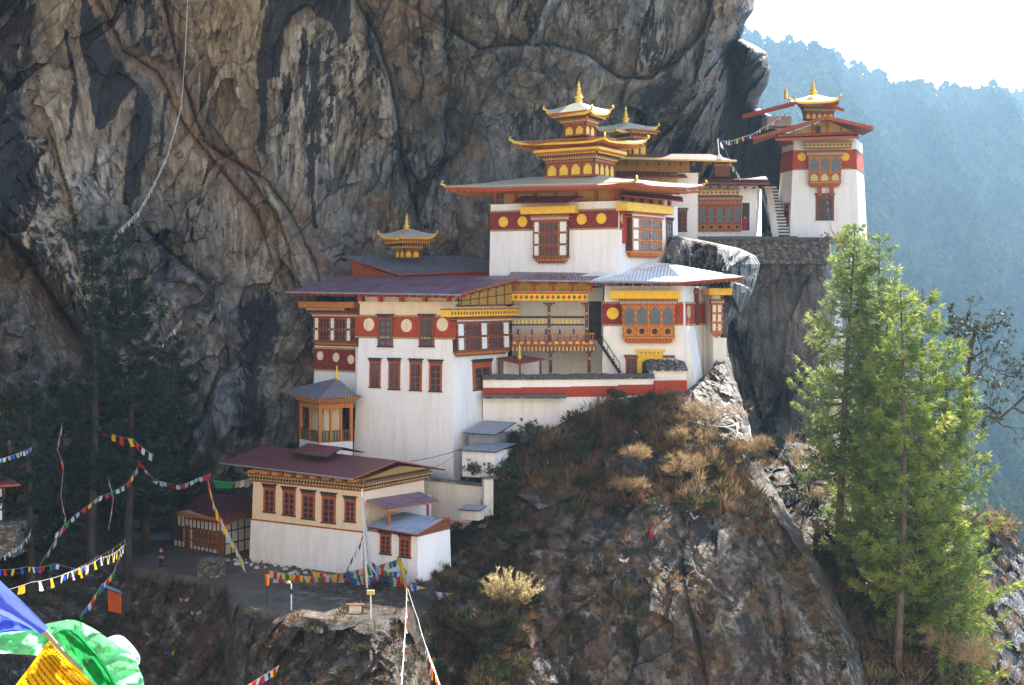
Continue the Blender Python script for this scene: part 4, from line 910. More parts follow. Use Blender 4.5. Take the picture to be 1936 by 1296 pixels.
for k in range(n_):
    c_ = (k + .5) * u1 / n_; b0 = len(m.v)
    m.lathe(G.P(c_, zr(646), .02), [(.04, 0), (.11, .12), (.05, .25), (.10, .38), (.04, .5), (.04, .68)], M["orange" if k % 2 else "rust"], 7)
for k in range(6): c_ = (k + .5) * u1 / 6; m.lathe(G.P(c_, zr(633), .02), [(.1, 0), (.13, .1), (.06, .25), (.12, .35), (.03, .5)], M["bluepaint"], 7)
dentils(G, m, 0, u1, zr(651), zr(646), .0, .12, M["gold"], .6, .5); m.build("railing", R)
m = MB(); G.box(m, 0, G.uv(1105, 600)[0], zr(602), zr(598), -.06, .06, M["dark"]); G.box(m, 0, G.uv(1105, 615)[0], zr(616), zr(613), -.03, .03, M["dark"])
m.build("bell_rail", R)
for k in range(17):
    x = 972 + k * 7.6
    if abs(x - 1038) < 5: continue
    u = G.uv(x, 607)[0]; m = MB(); m.lathe(G.P(u, zr(613), 0), [(.10, 0), (.11, .05), (.07, .2), (.07, .38), (.02, .45)], M["goldmetal"], 8); m.build("hanging_bell", R)
gold_beam(G, R, 960, 553, 1111, 569, -.3, .35, "gold", True)
m = MB(); G.box(m, 0, G.L - .4, zr(552), zr(533), -.4, -.2, M["ochre"])
for k in range(5): c_ = .4 + k * 1.7; G.box(m, c_ - .1, c_ + .1, zr(552), zr(533), -.3, -.08, M["rust"]); G.box(m, c_ - .35, c_ + .35, zr(540), zr(535), -.3, .3, M["rust"])
m.build("eaves_boards", R)
slab(R, [at(958, 530, 126.0), at(1130, 531, 126.0), at(1215, 503, 133), at(968, 508, 135)], .1, "roofred"); rafters(R, at(962, 531, 126.1), at(1128, 532, 126.1), Vector((0, 1, 0)), 12, 1.4, "rust", drop=.1)
m = MB(); m.tube([at(958, 531, 125.95), at(1130, 532, 125.95)], .08, M["grey"], 6); m.build("gutter", R)
# outer stair
R = root("wooden_stair", "steep dark timber stair with handrail beside the shrine wall", "stair", 1160, 706, 126.5)
m = MB(); t0, t1 = at(1126, 637, 127.0), at(1172, 706, 126.2)
for dd in (Vector((0, 0, 0)), Vector((.35, .9, 0))): m.tube([t0 + dd, t1 + dd], .12, M["dark"], 4)
for k in range(12): c_ = t0.lerp(t1, (k + .5) / 12); m.hexa([c_ + Vector(q) for q in ((-.12, 0, -.03), (.12, 0, -.03), (.47, .9, -.03), (.23, .9, -.03), (-.12, 0, .03), (.12, 0, .03), (.47, .9, .03), (.23, .9, .03))], M["brown"])
m.build("flight", R); m = MB(); up = Vector((0, 0, .85)); m.tube([t0 + up, t1 + up], .04, M["dark"], 5)
for k in range(5): c_ = t0.lerp(t1, k / 4); m.tube([c_, c_ + up], .03, M["dark"], 5)
m.build("handrail", R)
# courtyard shelter
R = root("courtyard_shelter", "small red roofed shelter with a gilded finial in the courtyard", "shelter", 985, 720, 124.5)
m = MB(); rp = [at(937, 677, 124.8), at(983, 688, 122.4), at(1032, 679, 124.3), at(985, 671, 126.6)]; m.prism(rp, .1, M["roofmaroon"], M["red"], M["red"]); autouv(m.build("roof", R))
for x, y, Y in ((944, 722, 124.6), (983, 722, 122.9), (1022, 722, 124.2)):
    m = MB(); b_ = at(x, y, Y); m.box(b_ + Vector((0, 0, .9)), .16, .16, 1.9, M["maroonwood"]); m.build("post", R)
m = MB(); m.box(at(985, 706, 125.3), 3.2, .15, 2.2, M["white"], .25); m.build("back_wall", R); spire(R, 982, 649, 680, 124.4, "finial", .8)
# ---------------------------------------------------------------- shrine
R = root("shrine_building", "white shrine at the spur's edge with four arched windows and yellow door", "building", 1215, 720, 127)
A, B, Cc = XYp(1137, 700, 127.0), XYp(1294, 700, 126.0), XYp(1354, 700, 136.0); z0, z1 = ZAT(745, 126.5), ZAT(541, 126.5)
T = Block(A, B, Cc, fourth(A, B, Cc), z0, z1, .022); m = MB(); T.solid(m, z0, z1, M["white"]); m.build("wall", R); f, g = T.f[0], T.f[1]
band(f, R, 1138, 1181, 575, 613, 1160, "maroon", [(1158.5, 593)], "gold", r=.55); band(f, R, 1270, 1292, 575, 612, 1280, "red")
band(g, R, 1296, 1350, 575, 612, 1310, "red", [], "palegold", r=.5)
for x in (1301, 1339): m = MB(); uu, ww = g.uv(x, 590); g.disc(m, uu, ww, .55, 0, .1, M["palegold"]); m.build("roundel", R)
bay_window(f, R, 1177, 566, 1275, 650, [(1, 'g')] * 4, [(1.1, 'o'), (1.9, None)], .75, "orange")
gold_beam(f, R, 1154, 551, 1284, 565, 0, 1.0, "gold")
m = MB(); q = f.rect(1205, 668, 1253, 722); f.box(m, q[0], q[1], q[2], q[3], -.1, .12, M["gold"]); f.box(m, q[0] + .42, q[1] - .3, q[2], q[3] - .75, -.1, .125, M["black"]); f.box(m, q[0] - .2, q[1] + .2, q[3] + .12, q[3] + .3, -.1, .3, M["gold"])  # black panel stands for the dark interior seen through the door
dentils(f, m, q[0], q[1], q[3] - .2, q[3] + .12, .1, .24, M["gold"], .35, .5); m.build("door", R)
tall_window(f, R, 1183, 674, 1205, 710, "brown"); m = MB(); q = f.rect(1180, 671, 1203, 676); f.box(m, *q, 0, .2, M["brown"]); q = f.rect(1254, 672, 1276, 677); f.box(m, *q, 0, .2, M["brown"]); m.build("lintel", R)
# buttresses and pier on the sunny side
for x0, x1 in ((1297, 1311), (1331, 1348)):
    m = MB(); u0, u1 = g.uv(x0, 640)[0], g.uv(x1, 640)[0]; hh = ZAT(617, 128) - z0
    m.hexa([g.P(u0 - .2, 0, 1.0), g.P(u1 + .2, 0, 1.0), g.P(u1 + .2, 0, 0), g.P(u0 - .2, 0, 0), g.P(u0 + .05, hh, .12), g.P(u1 - .05, hh, .12), g.P(u1 - .05, hh, 0), g.P(u0 + .05, hh, 0)], M["white"]); m.build("buttress", R)
m = MB(); u = g.uv(1314, 580)[0]; g.box(m, u - .22, u + .22, ZAT(616, 128) - z0, ZAT(545, 128) - z0, 0, .35, M["maroonwood"]); g.box(m, u - .45, u + .45, ZAT(556, 128) - z0, ZAT(549, 128) - z0, 0, .4, M["rust"]); m.build("timber_post", R)
# timber bay and gilt beam on the far corner
k_ = Face(XYp(1345, 600, 130.5), XYp(1366, 600, 130.7), z0); bay_window(k_, R, 1346, 566, 1366, 638, [(1, 'w'), (1, 'w')], [(1, None), (1, None), (1, None)], .3, "orange"); gold_beam(k_, R, 1341, 547, 1384, 558, -1.5, .6, "gold")
m = MB(); k_.box(m, k_.uv(1347, 700)[0], k_.uv(1372, 700)[0], 0, ZAT(640, 129.5) - z0, -2.5, .2, M["white"]); k_.box(m, k_.uv(1347, 560)[0], k_.uv(1362, 600)[0], ZAT(640, 129.5) - z0, ZAT(545, 129.5) - z0, -2.5, .0, M["white"]); m.build("corner_wall", R)
# roof
el, ef, er = at(1112, 533, 125.0), at(1284, 534, 123.6), at(1408, 524, 130.5); r0, r1 = at(1196, 498, 130.5), at(1262, 498, 133.0)
slab(R, [el, ef, r1, r0], .12, "roofsunlit"); slab(R, [ef, er, r1], .12, "roofsunlit"); slab(R, [el, r0, r1, er, er + Vector((-6, 7, 0)), el + Vector((0, 8, 0))], .1, "roofred") if False else None
slab(R, [r0, r1, r1 + Vector((3, 5, -1.2)), r0 + Vector((-2, 5, -1.2))], .12, "roofsunlit"); slab(R, [at(1078, 527, 127.5), at(1150, 529, 127.5), r0, at(1168, 502, 131.5)], .12, "roofsunlit")  # last slab: white sheet standing in for a sunlit patch of the gallery roof
rafters(R, el + Vector((.3, .3, 0)), ef + Vector((-.3, .3, 0)), Vector((0, 1, 0)), 9, 1.5, "rust", (.16, .2), drop=.15); rafters(R, ef + Vector((0, .3, 0)), er, Vector((-.8, .55, 0)), 9, 1.6, "rust", (.14, .18), drop=.15)
m = MB(); m.tube([el, ef], .09, M["grey"], 6); m.tube([ef, er], .06, M["rust"], 6); m.build("gutter", R)
m = MB(); m.box(at(1176, 498, 130.0), .55, .55, 1.0, M["white"]); m.build("chimney", R)
# small lean-to by the door
R = root("stone_porch", "low white stone hut with a rough brown slab roof beside the yellow door", "hut", 1262, 725, 124.5)
fb = Face(XYp(1234, 720, 124.3), XYp(1297, 720, 124.6), ZAT(735, 124.5)); m = MB(); fb.box(m, 0, fb.L, 0, ZAT(697, 124.5) - fb.o.z, -1.6, 0, M["white"]); m.build("wall", R)
m = MB()
for k in range(9): t_ = k / 9; a = at(1224 + 73 * t_, 700 - 2 * (k % 2), 124.0); m.prism([a, a + Vector((.55, 0, 0)), a + Vector((.5, 2.0, .8 - .02 * k)), a + Vector((-.05, 2.0, .8))], .09, M["stone"])
m.build("slab_roof", R)
# ---------------------------------------------------------------- long white wall with the red stripe
R = root("retaining_wall", "long white retaining wall with a red stripe and dark slate capping above the scrub", "wall", 1100, 830, 123)
ctrl = [(913, 122.0), (985, 121.9), (1080, 122.3), (1170, 123.0), (1238, 123.6), (1298, 124.6)]; m, mr, mc = MB(), MB(), MB()
for i in range(len(ctrl) - 1):
    (xa, Ya), (xb, Yb) = ctrl[i], ctrl[i + 1]; f = Face(XYp(xa, 720, Ya), XYp(xb, 720, Yb), ZAT(900, 122), .03); zz = lambda y: ZAT(y, 122.5) - f.o.z
    hi = i == 4; f.box(m, 0, f.L, 0, zz(718 if not hi else 722), -.8, 0, M["white"])
    f.box(mr, -.01, f.L + .01, zz((749, 751, 751, 750, 747)[i]), zz((733, 732, 731, 729, 722)[i]), -.1, .03 if not hi else .32, M["red"])
    if not hi:
        f.box(mc, 0, f.L, zz(718), zz(714), -.95, .18, M["stone"])
        n_ = int(f.L / .45)
        for k in range(n_): a = (k + .5) * f.L / n_; t_ = random.uniform(-.05, .05); f.box(mc, a - .24, a + .2, zz(715) + t_, zz(708) + t_, -.6, .26 + t_, M["slate"] if "slate" in M else M["roofdark"])
m.build("wall", R); mr.build("red_stripe", R); mc.build("slate_cap", R)
m = MB(); f = Face(XYp(913, 748, 121.7), XYp(1070, 748, 121.8), ZAT(800, 122)); zz = lambda y: ZAT(y, 121.8) - f.o.z
f.box(m, 0, f.L, zz(753), zz(750), -.6, .5, M["stone"])
for k in range(16): a = (k + .5) * f.L / 16; f.box(m, a - .25, a + .22, zz(750), zz(746), -.5, .55, M["roofdark"])
m.build("ledge_cap", R)
# ---------------------------------------------------------------- upper temple
R = root("upper_temple", "white upper temple with maroon band, yellow discs and three stacked gilded roofs", "temple", 1050, 510, 130)
A, B, Cc = XYp(925, 480, 133.2), XYp(1170, 480, 128), XYp(1283, 470, 136.5); z0, z1 = ZAT(530, 131), ZAT(384, 130)
T = Block(A, B, Cc, fourth(A, B, Cc), z0, z1, .012); m = MB(); T.solid(m, z0, z1, M["white"]); m.build("wall", R); f, g = T.f[0], T.f[1]
m = MB(); T.solid(m, z1, z1 + .06, M["whitepaint"], .06); T.solid(m, z1 + .06, z1 + 1.5, M["ochre"], -.8)
for i in (0, 1):
    fc = T.f[i]
    for k in range(7): a = (k + .1) * fc.L / 6.4; fc.box(m, a, a + .26, z1 - z0, z1 - z0 + 1.5, -.9, -.55, M["rust"])
m.build("attic", R)
def dbl(fc, x0, x1, y0, y1, xm, rs, mt="gold"): return band(fc, R, x0, x1, y0, y1, xm, "maroon", rs, mt, r=.5)
dbl(f, 927, 1012, 402, 434, 960, [(952, 420), (988, 419.5)]); dbl(f, 1070, 1169, 399, 431, 1120, [(1100, 415), (1137, 413.5)])
dbl(g, 1171, 1200, 399, 432, 1180, []); m = MB(); uu, ww = g.uv(1171.5 + 3, 413); g.disc(m, uu + .25, ww, .5, 0, .07, M["palegold"]); m.build("roundel", R)
bay_window(f, R, 1008, 406, 1072, 498, [(.55, 'w'), (1.7, 'a'), (.75, 'w')], [(1, None)] * 3, .55); gold_beam(f, R, 984, 391, 1087, 404, 0, .95, "gold")
m = MB(); q = g.rect(1176, 398, 1185, 461); g.box(m, *q, 0, .15, M["red"]); m.build("slot_window", R)
bay_window(g, R, 1197, 402, 1252, 488, [(.8, 'w'), (1.4, 'a'), (1.4, 'a')], [(1, None)] * 3, .8, "orange"); gold_beam(g, R, 1186, 388, 1274, 402, 0, 1.2, "gold")
tall_window(g, R, 1259, 412, 1271, 464, "brown")
for p_, nm in (((968, 383, 130.6), 0), ((1178, 368, 127.0), 1)):
    if nm == 0: pts = [at(968, 384, 130.2), at(1070, 384, 128.2), at(1105, 371, 130.0), at(985, 371, 132.5)]
    else: pts = [at(1175, 369, 127.0), at(1292, 381, 132.0), at(1290, 372, 135.0), at(1180, 362, 130.0)]
    o = slab(R, pts, .09, "roofmaroon", "red", "rust", "awning")
# tier 1
Lp, Cp, Rp = at(840, 354, 132.5), at(1201, 345, 123.4), at(1331, 352, 134.6)
pagoda(R, Lp, Cp, Rp, (.36, ZAT(331, 130.5)), fascia="red", lift=.35, orn=.5, name="lower_roof", fh=.26)
m = MB(); m.tube([Lp, Cp, Rp], .05, M["palegold"], 5); m.build("eaves_trim", R)
l, c, r = at(1033, 318, 131.5), at(1123, 318, 128.6), at(1161, 318, 132.6)
drum(R, l, c, r, ZAT(333, 129), ZAT(300, 129), ZAT(284, 129), (4, 4), .85, "lower_drum")
bl, bc, br = Vector((l.x, l.y)), Vector((c.x, c.y)), Vector((r.x, r.y)); ce = (bl + br) / 2
def scl(k, z): return [Vector((ce.x + (p.x - ce.x) * k, ce.y + (p.y - ce.y) * k, z)) for p in (bl, bc, br, bl + br - bc)]
m = MB(); za, zb_ = ZAT(293, 129), ZAT(279, 128.5); m.hexa(scl(1.38, za + .35) + scl(1.38, zb_), M["gold"])
for i in range(3): pass
m.hexa(scl(1.05, zb_) + scl(1.15, ZAT(271, 128.5)), M["rust"]); m.build("gilt_beam", R)
Lp, Cp, Rp = at(968, 269, 133.0), at(1142, 262, 126.0), at(1222, 267, 133.8)
m = MB(); m.hexa(scl(1.15, ZAT(271, 128.5)) + scl(1.75, ZAT(263, 128.5)), M["orange"]); m.build("upper_cornice", R)
pagoda(R, Lp, Cp, Rp, (.36, ZAT(256, 130)), fascia="gold", lift=.3, orn=.45, name="middle_roof", fh=.2, under="orange")
l, c, r = at(1067, 246, 131.0), at(1106, 246, 129.4), at(1124, 246, 131.6)
drum(R, l, c, r, ZAT(257, 130), ZAT(232, 130), ZAT(213, 130), (2, 2), 1.0, "upper_drum")
Lp, Cp, Rp = at(1032, 211, 131.8), at(1118, 209, 127.2), at(1155, 210, 131.8)
pagoda(R, Lp, Cp, Rp, (.06, ZAT(189, 130)), fascia="gold", lift=.3, orn=.45, name="top_roof", fh=.24, raft=False, under="gold")
spire(R, 1094, 152, 191, 130, "finial", 1.05)
# ---------------------------------------------------------------- rear roofs
def lantern(R, pr, body, cor, tip, Y):
    """small gilded roof lantern: pr=(xl,xc,xr,y) eaves, body=(xl,xc,xr,y0,y1)"""
    xl, xc, xr, y = pr; bl_, bc_, br_, y0, y1 = body
    l, c, r = at(bl_, y0, Y + 1.2), at(bc_, y0, Y), at(br_, y0, Y + .9)
    drum(R, l, c, r, ZAT(y1, Y), ZAT(y0, Y), ZAT(cor, Y), (2, 2), 1.0, "drum")
    pagoda(R, at(xl, y, Y + 1.7), at(xc, y + 4, Y - 1.4), at(xr, y, Y + 1.2), (.07, ZAT(tip[1], Y)), fascia="gold", lift=.25, orn=.4, fh=.2, raft=False)
    spire(R, tip[0], tip[2], tip[1] + 2, Y + .3)
R = root("side_roof_building", "boarded building with faded red roof and gilded lantern beside the upper temple", "building", 760, 530, 137)
slab(R, [at(644, 484, 139.5), at(752, 519, 133.0), at(930, 512, 137.0), at(930, 494, 141), at(862, 484, 143.0)], .1, "roofdark", "red", "red")
m = MB(); m.poly([at(664, 494, 139), at(752, 524, 133.8), at(760, 545, 133.8), at(670, 538, 139)], M["rust"]); m.poly([at(752, 520, 133.9), at(930, 514, 137.5), at(930, 545, 137.5), at(760, 545, 133.9)], M["rust"]); m.build("boarded_wall", R)
lantern(R, (718, 757, 824, 445), (748, 765, 793, 470, 488), 452, (769, 431, 403), 136.8)
R = root("rear_hall", "rear hall under a maroon roof with a gilded lantern, behind the upper temple", "building", 1290, 450, 144)
A, B, Cc = XYp(1150, 400, 141), XYp(1319, 400, 139.6), XYp(1290, 400, 146); T = Block(A, B, Cc, fourth(A, B, Cc), ZAT(460, 140), ZAT(330, 140)); m = MB(); T.solid(m, T.z0, T.z1, M["white"]); T.solid(m, T.z1, T.z1 + 1.5, M["ochre"], -.6); m.build("wall", R); f = T.f[0]
tall_window(f, R, 1280, 394, 1299, 437, "brown"); gold_beam(f, R, 1200, 333, 1280, 347, 0, .8, "palegold")
m = MB(); f.box(m, f.uv(1280, 335)[0], f.uv(1320, 335)[0], ZAT(343, 140) - T.z0, ZAT(328, 140) - T.z0, -.2, .15, M["whitepaint"]); m.build("parapet", R)
slab(R, [at(1120, 335, 139), at(1300, 335, 138), at(1290, 324, 141), at(1120, 324, 141)], .12, "roofmaroon", "red", "red", "awning")
slab(R, [at(1130, 297, 139.5), at(1393, 305, 137.0), at(1345, 292, 146.0), at(1150, 290, 146)], .14, "roofmaroon", "red", "rust"); rafters(R, at(1135, 299, 139.6), at(1385, 306, 137.3), Vector((0, 1, 0)), 12, 1.5, "rust", (.16, .2), drop=.2)
m = MB(); m.tube([at(1165, 299, 139), at(1393, 305, 136.9)], .12, M["palegold"], 5); m.build("eaves_trim", R)
lantern(R, (1128, 1165, 1243, 242), (1180, 1196, 1222, 262, 295), 246, (1183, 229, 199), 143.0)
DK = 1.2
R = root("latticed_hall", "hall with five arched lattice windows under a maroon roof next to the stone steps", "building", 1370, 450, 140)
A, B, Cc = XYp(1319, 430, 140), XYp(1430, 430, 139.6), XYp(1440, 430, 146); T = Block(A, B, Cc, fourth(A, B, Cc), ZAT(462, 140), ZAT(352, 140)); m = MB(); T.solid(m, T.z0, T.z1, M["white"]); m.build("wall", R); f = T.f[0]
bay_window(f, R, 1321, 371, 1402, 437, [(1, 'g')] * 5, [(.9, 'o'), (2.2, None), (.5, 'o')], .2, "rust", foot=False); gold_beam(f, R, 1318, 358, 1398, 369, 0, .7, "palegold", True)
m = MB(); q = f.rect(1403, 384, 1417, 436); f.box(m, *q, -.4, .03, M["black"]); m.build("doorway", R)  # flat black fill in place of the shaded interior
slab(R, [at(1300, 345, 138.5), at(1456, 347, 138.0), at(1448, 334, 145), at(1310, 330, 145)], .16, "roofmaroon", "red", "rust"); rafters(R, at(1305, 347, 138.6), at(1452, 350, 138.1), Vector((0, 1, 0)), 9, 1.3, "rust", (.16, .2), drop=.2)
m = MB(); m.box(at(1362, 318, 143), 1.9, 1.6, 2.2, M["brown"], .2); m.box(at(1362, 309, 143), 2.8, 2.4, .4, M["dark"], .2); m.box(at(1362, 313, 143), 2.3, 2.0, .35, M["orange"], .2); m.build("lantern_drum", R)
m = MB(); f.box(m, -3.8, f.L + 4.5, ZAT(462, 140) - T.z0, ZAT(449, 140) - T.z0, -3, 2.4, M["stone"]); m.build("plinth", R)
# ---------------------------------------------------------------- tower on the right
DK = 1.2
R = root("corner_tower", "white tower at the far right with carved bay window and gilded top", "tower", 1555, 448, 138)
A, B, Cc = XYp(1493, 450, 138.5), XYp(1625, 450, 137.5), XYp(1640, 450, 143.5); Dd = XYp(1466, 450, 142.5); z0, z1 = ZAT(450, 138), ZAT(262, 138)
T = Block(A, B, Cc, Dd, z0, z1, .052); m = MB(); T.solid(m, z0, z1, M["white"]); m.build("wall", R); f, lf = T.f[0], T.f[3]
u_in = .075
m = MB(); h0, h1 = ZAT(318, 138) , ZAT(285, 138); T.solid(m, h0, h1, M["red"], .03); m.build("red_band", R)
m = MB()
for a_ in (h0 - .16, h1): 
    T.solid(m, a_, a_ + .16, M["brown"], .06); dentils(f, m, f.uv(1500, 310)[0], f.uv(1612, 310)[0], a_ - z0 + .03, a_ - z0 + .13, .06, .11, M["palegold"], .3)
m.build("dentil_strip", R)
for x in (1516, 1598): m = MB(); uu, ww = f.uv(x, 297); f.disc(m, uu, ww, .5, 0, .08, M["gold"]); m.build("roundel", R)
for x in (1480, 1492): m = MB(); uu, ww = lf.uv(x, 300); lf.disc(m, uu, ww, .42, 0, .07, M["rust"]); m.build("roundel", R)
bay_window(f, R, 1529, 286, 1590, 354, [(1, 'g')] * 3, [(1.2, 'p'), (2, None)], .75, "orange", head=True); gold_beam(f, R, 1520, 268, 1611, 279, 0, .8, "palegold", True)
tall_window(f, R, 1542, 366, 1577, 416, "brown"); m = MB()
for x in (1549, 1572): q = f.rect(x - 4, 351, x + 4, 372); f.box(m, *q, 0, .5, M["rust"])
m.build("bracket", R)
m = MB()
for k in range(5): c_ = lf.L * (.15 + k * .18); lf.box(m, c_ - .12, c_ + .12, ZAT(275, 140) - z0, ZAT(255, 140) - z0, 0, .25, M["rust"])
m.build("side_brackets", R); tall_window(lf, R, 1482, 384, 1492, 442, "rust", lin=False, name="side_window") if True else None
ez = ZAT(240, 136)
apf, apb = at(1564, 219, 135.2), at(1548, 224, 148); rt, lt = at(1652, 239, 135.4), at(1424, 259, 138.0)
slab(R, [apf, rt, rt + Vector((1.5, 11, .6)), apb], .42, "roofmaroon", "rust", "rust"); slab(R, [lt, apf, apb, lt + Vector((1.5, 9, .5))], .42, "roofmaroon", "rust", "rust")
m = MB(); q1, q2, q3 = at(1480, 256, 137.4), at(1612, 250, 137.0), at(1564, 227, 137.1); m.poly([q1, q2, q3], M["ochre"])
for x0, y0, x1, y1 in ((1500, 255, 1500, 244), (1536, 254, 1536, 233), (1564, 252, 1564, 228), (1590, 251, 1590, 240)): m.tube([at(x0, y0, 136.9), at(x1, y1, 136.9)], .12, M["rust"], 4)
m.tube([at(1470, 257, 136.9), at(1620, 251, 136.9)], .14, M["rust"], 4); m.box(at(1547, 247, 136.95), .55, .15, .95, M["black"]); m.build("gable_panel", R)
rafters(R, lt + Vector((.2, .2, 0)), apf, Vector((0, 1, 0)), 9, 1.5, "rust", (.16, .2), drop=.15); rafters(R, apf, rt, Vector((0, 1, 0)), 6, 1.5, "rust", (.16, .2), drop=.15)
slab(R, [at(1466, 262, 136.6), at(1624, 257, 136.0), at(1620, 251, 138), at(1466, 253, 138.5)], .3, "roofmaroon", "rust", "rust", "lower_roof")
# second stage and gilded top
m = MB(); m.box(at(1468, 232, 146), 3.0, 2.5, 1.2, M["white"], .1); m.build("upper_wall", R)
slab(R, [at(1404, 217, 142.5), at(1502, 192, 141.0), at(1502, 193, 148), at(1420, 214, 149)], .5, "roofmaroon", "red", "rust", "upper_roof"); slab(R, [at(1545, 190, 141.0), at(1596, 206, 141.0), at(1596, 206, 148), at(1545, 190, 148)], .4, "roofmaroon", "red", "rust", "upper_roof")
l, c, r = at(1519, 212, 142.2), at(1523, 212, 141.2), at(1576, 212, 141.6); drum(R, l, c, r, ZAT(226, 141), ZAT(210, 141), ZAT(194, 141), (1, 5), .5, "drum")
pagoda(R, at(1494, 190, 145.0), at(1503, 191, 138.5), at(1587, 187, 140.0), (.15, ZAT(177, 141)), fascia="gold", lift=.3, orn=.45, fh=.28, raft=False, under="orange", name="gilded_roof", sheet="goldmetal")
spire(R, 1537, 147, 180, 141, "finial", 1.05)
m = MB(); b_ = at(1486, 192, 143); m.lathe(b_, [(.05, 0), (.05, .3), (.2, .35), (.22, .5), (.2, 1.2), (.24, 1.25), (.1, 1.4), (.03, 1.6)], M["goldmetal"], 10); m.build("victory_banner", R, smooth=True)
# dark recess wall and steps left of the tower
R = root("stone_stair", "steep stone steps climbing between a white rubble wall and the corner tower", "steps", 1475, 450, 139)
m = MB()
for k in range(16):
    t_ = k / 16; a = at(1487 - 26 * t_, 447 - 94 * t_, 137.6 + 5 * t_); s_ = at(1487 - 26 * t_, 447 - 94 * (t_ + 1 / 16), 137.6 + 5 * t_).z
    m.hexa([(a.x - 1.15, a.y, a.z - 1), (a.x + .3, a.y, a.z - 1), (a.x + .3, a.y + 1.2, a.z - 1), (a.x - 1.15, a.y + 1.2, a.z - 1), (a.x - 1.15, a.y, s_ - .2), (a.x + .3, a.y, s_ - .2), (a.x + .3, a.y + 1.2, s_ - .2), (a.x - 1.15, a.y + 1.2, s_ - .2)], M["slate"]); m.box((a.x - .42 + .05 * (k % 3), a.y + .45, s_ - .1), 1.5, 1.1, .17, M["stonewhite"])
m.build("step_flight", R); m = MB()
for k in range(12):
    t_ = k / 12; a = at(1466 - 14 * t_ + random.uniform(-1, 1), 444 - 90 * t_, 137.5 + 5 * t_); m.box(a, .75, .7, .5, M["stonewhite"], random.uniform(-.2, .2))
m.build("rubble_wall", R)
# terrace wall
R = root("terrace_wall", "mossy stone wall carrying the upper terrace below the corner tower", "wall", 1410, 490, 136)
f = Face(XYp(1268, 460, 136.4), XYp(1568, 460, 136.0), ZAT(500, 136)); zz = lambda y: ZAT(y, 136) - f.o.z; m = MB(); f.box(m, 0, f.L, 0, zz(453), -4, 0, M["stone"]); m.build("wall", R)
m = MB(); f.box(m, -.1, f.L + .2, zz(453), zz(449), -.9, .18, M["roofdark"]); m.build("coping", R)
DK = 1.0
# ---------------------------------------------------------------- long cream house
R = root("lower_house", "long cream house with five red windows and maroon roof on the terrace", "house", 580, 1085, 108)
A, B, Cc = XYp(473, 1050, 111.6), XYp(686, 1085, 105.4), XYp(808, 1000, 112.6); z0, z1 = ZT - .3, ZAT(931, 105.4); f0 = Block(A, B, Cc, fourth(A, B, Cc), z0, z1, .03); T = f0; f, g = T.f[0], T.f[1]
zl = ZAT(1008, 105.4); m = MB(); T.solid(m, z0, zl, M["white"], .06); m.build("lower_wall", R); m = MB(); T.solid(m, zl, z1, M["cream"]); m.build("upper_wall", R)
m = MB(); T.solid(m, zl, zl + .1, M["rust"], .1); m.build("ledge", R)
for x0, y0, x1, y1 in ((499, 915, 521, 968), (535, 920, 559, 974), (571, 926, 596, 981), (609, 931, 635, 988), (652, 938, 673, 986)): tall_window(f, R, x0, y0, x1, y1)
m = MB()
for k, (o_, mt, dm) in enumerate(((.08, "rust", None), (.18, "dark", "palegold"), (.30, "orange", "dark"), (.42, "dark", "palegold"), (.55, "brown", None))):
    za = z1 + k * .15; T.solid(m, za, za + .15, M[mt], o_)
    if dm:
        for i in (0, 1): dentils(T.f[i], m, 0, T.f[i].L + o_, za - z0 + .02, za - z0 + .13, o_ + .02, o_ + .09, M[dm], .3, .5)
m.build("cornice", R)
m = MB(); T.solid(m, z1 + .75, z1 + .95, M["ochre"], .1)
for k in range(9): a = (k + .5) * f.L / 9; f.box(m, a - .3, a + .3, z1 - z0 + .75, z1 - z0 + .95, .1, .8, M["orange"])
m.build("eaves_boards", R)
El, Er, Rr, Rl, Br = at(416, 875, 114.8), at(667, 905, 103.4), at(752, 871, 110.0), at(497, 842, 121.0), at(842, 888, 117.2)
slab(R, [El, Er, Rr, Rl], .1, "roofmaroon", "rust", "rust"); slab(R, [Rl, Rr, Br, Br + (Rl - Rr)], .1, "roofmaroon", "rust", "rust")
m = MB(); m.tube([El - Vector((0, 0, .06)), Er - Vector((0, 0, .06))], .06, M["grey"], 5); m.build("gutter", R)
gp = [g.P(-.1, z1 - z0 + .75, .35), g.P(g.L - .1, z1 - z0 + .75, .35), g.P(g.L - .3, z1 - z0 + .95, .5), at(756, 881, 110.8), g.P(-.1, z1 - z0 + 1.0, .5)]
m = MB(); m.poly(gp, M["ochre"]); a, b_ = gp[0].lerp(gp[4], .5), gp[1].lerp(gp[2], .8); m.tube([a + g.n0 * .15, b_ + g.n0 * .15], .06, M["dark"], 4); m.build("gable_boards", R)
zv = ZAT(858, 112.5); a = [at(548, 855, 114.2), at(617, 864, 110.8), at(650, 846, 113.6), at(582, 838, 117.5)]; slab(R, a, .09, "roofmaroon", "dark", "dark", "vent_roof"); slab(R, [a[3], a[2], at(688, 855, 116.5), at(620, 846, 120)], .09, "roofmaroon", "dark", "dark", "vent_roof")
m = MB(); c_ = (a[0] + a[2]) / 2; m.box(c_ - Vector((0, 0, .7)), 2.6, 1.8, 1.0, M["dark"], -.6); m.build("vent_box", R)
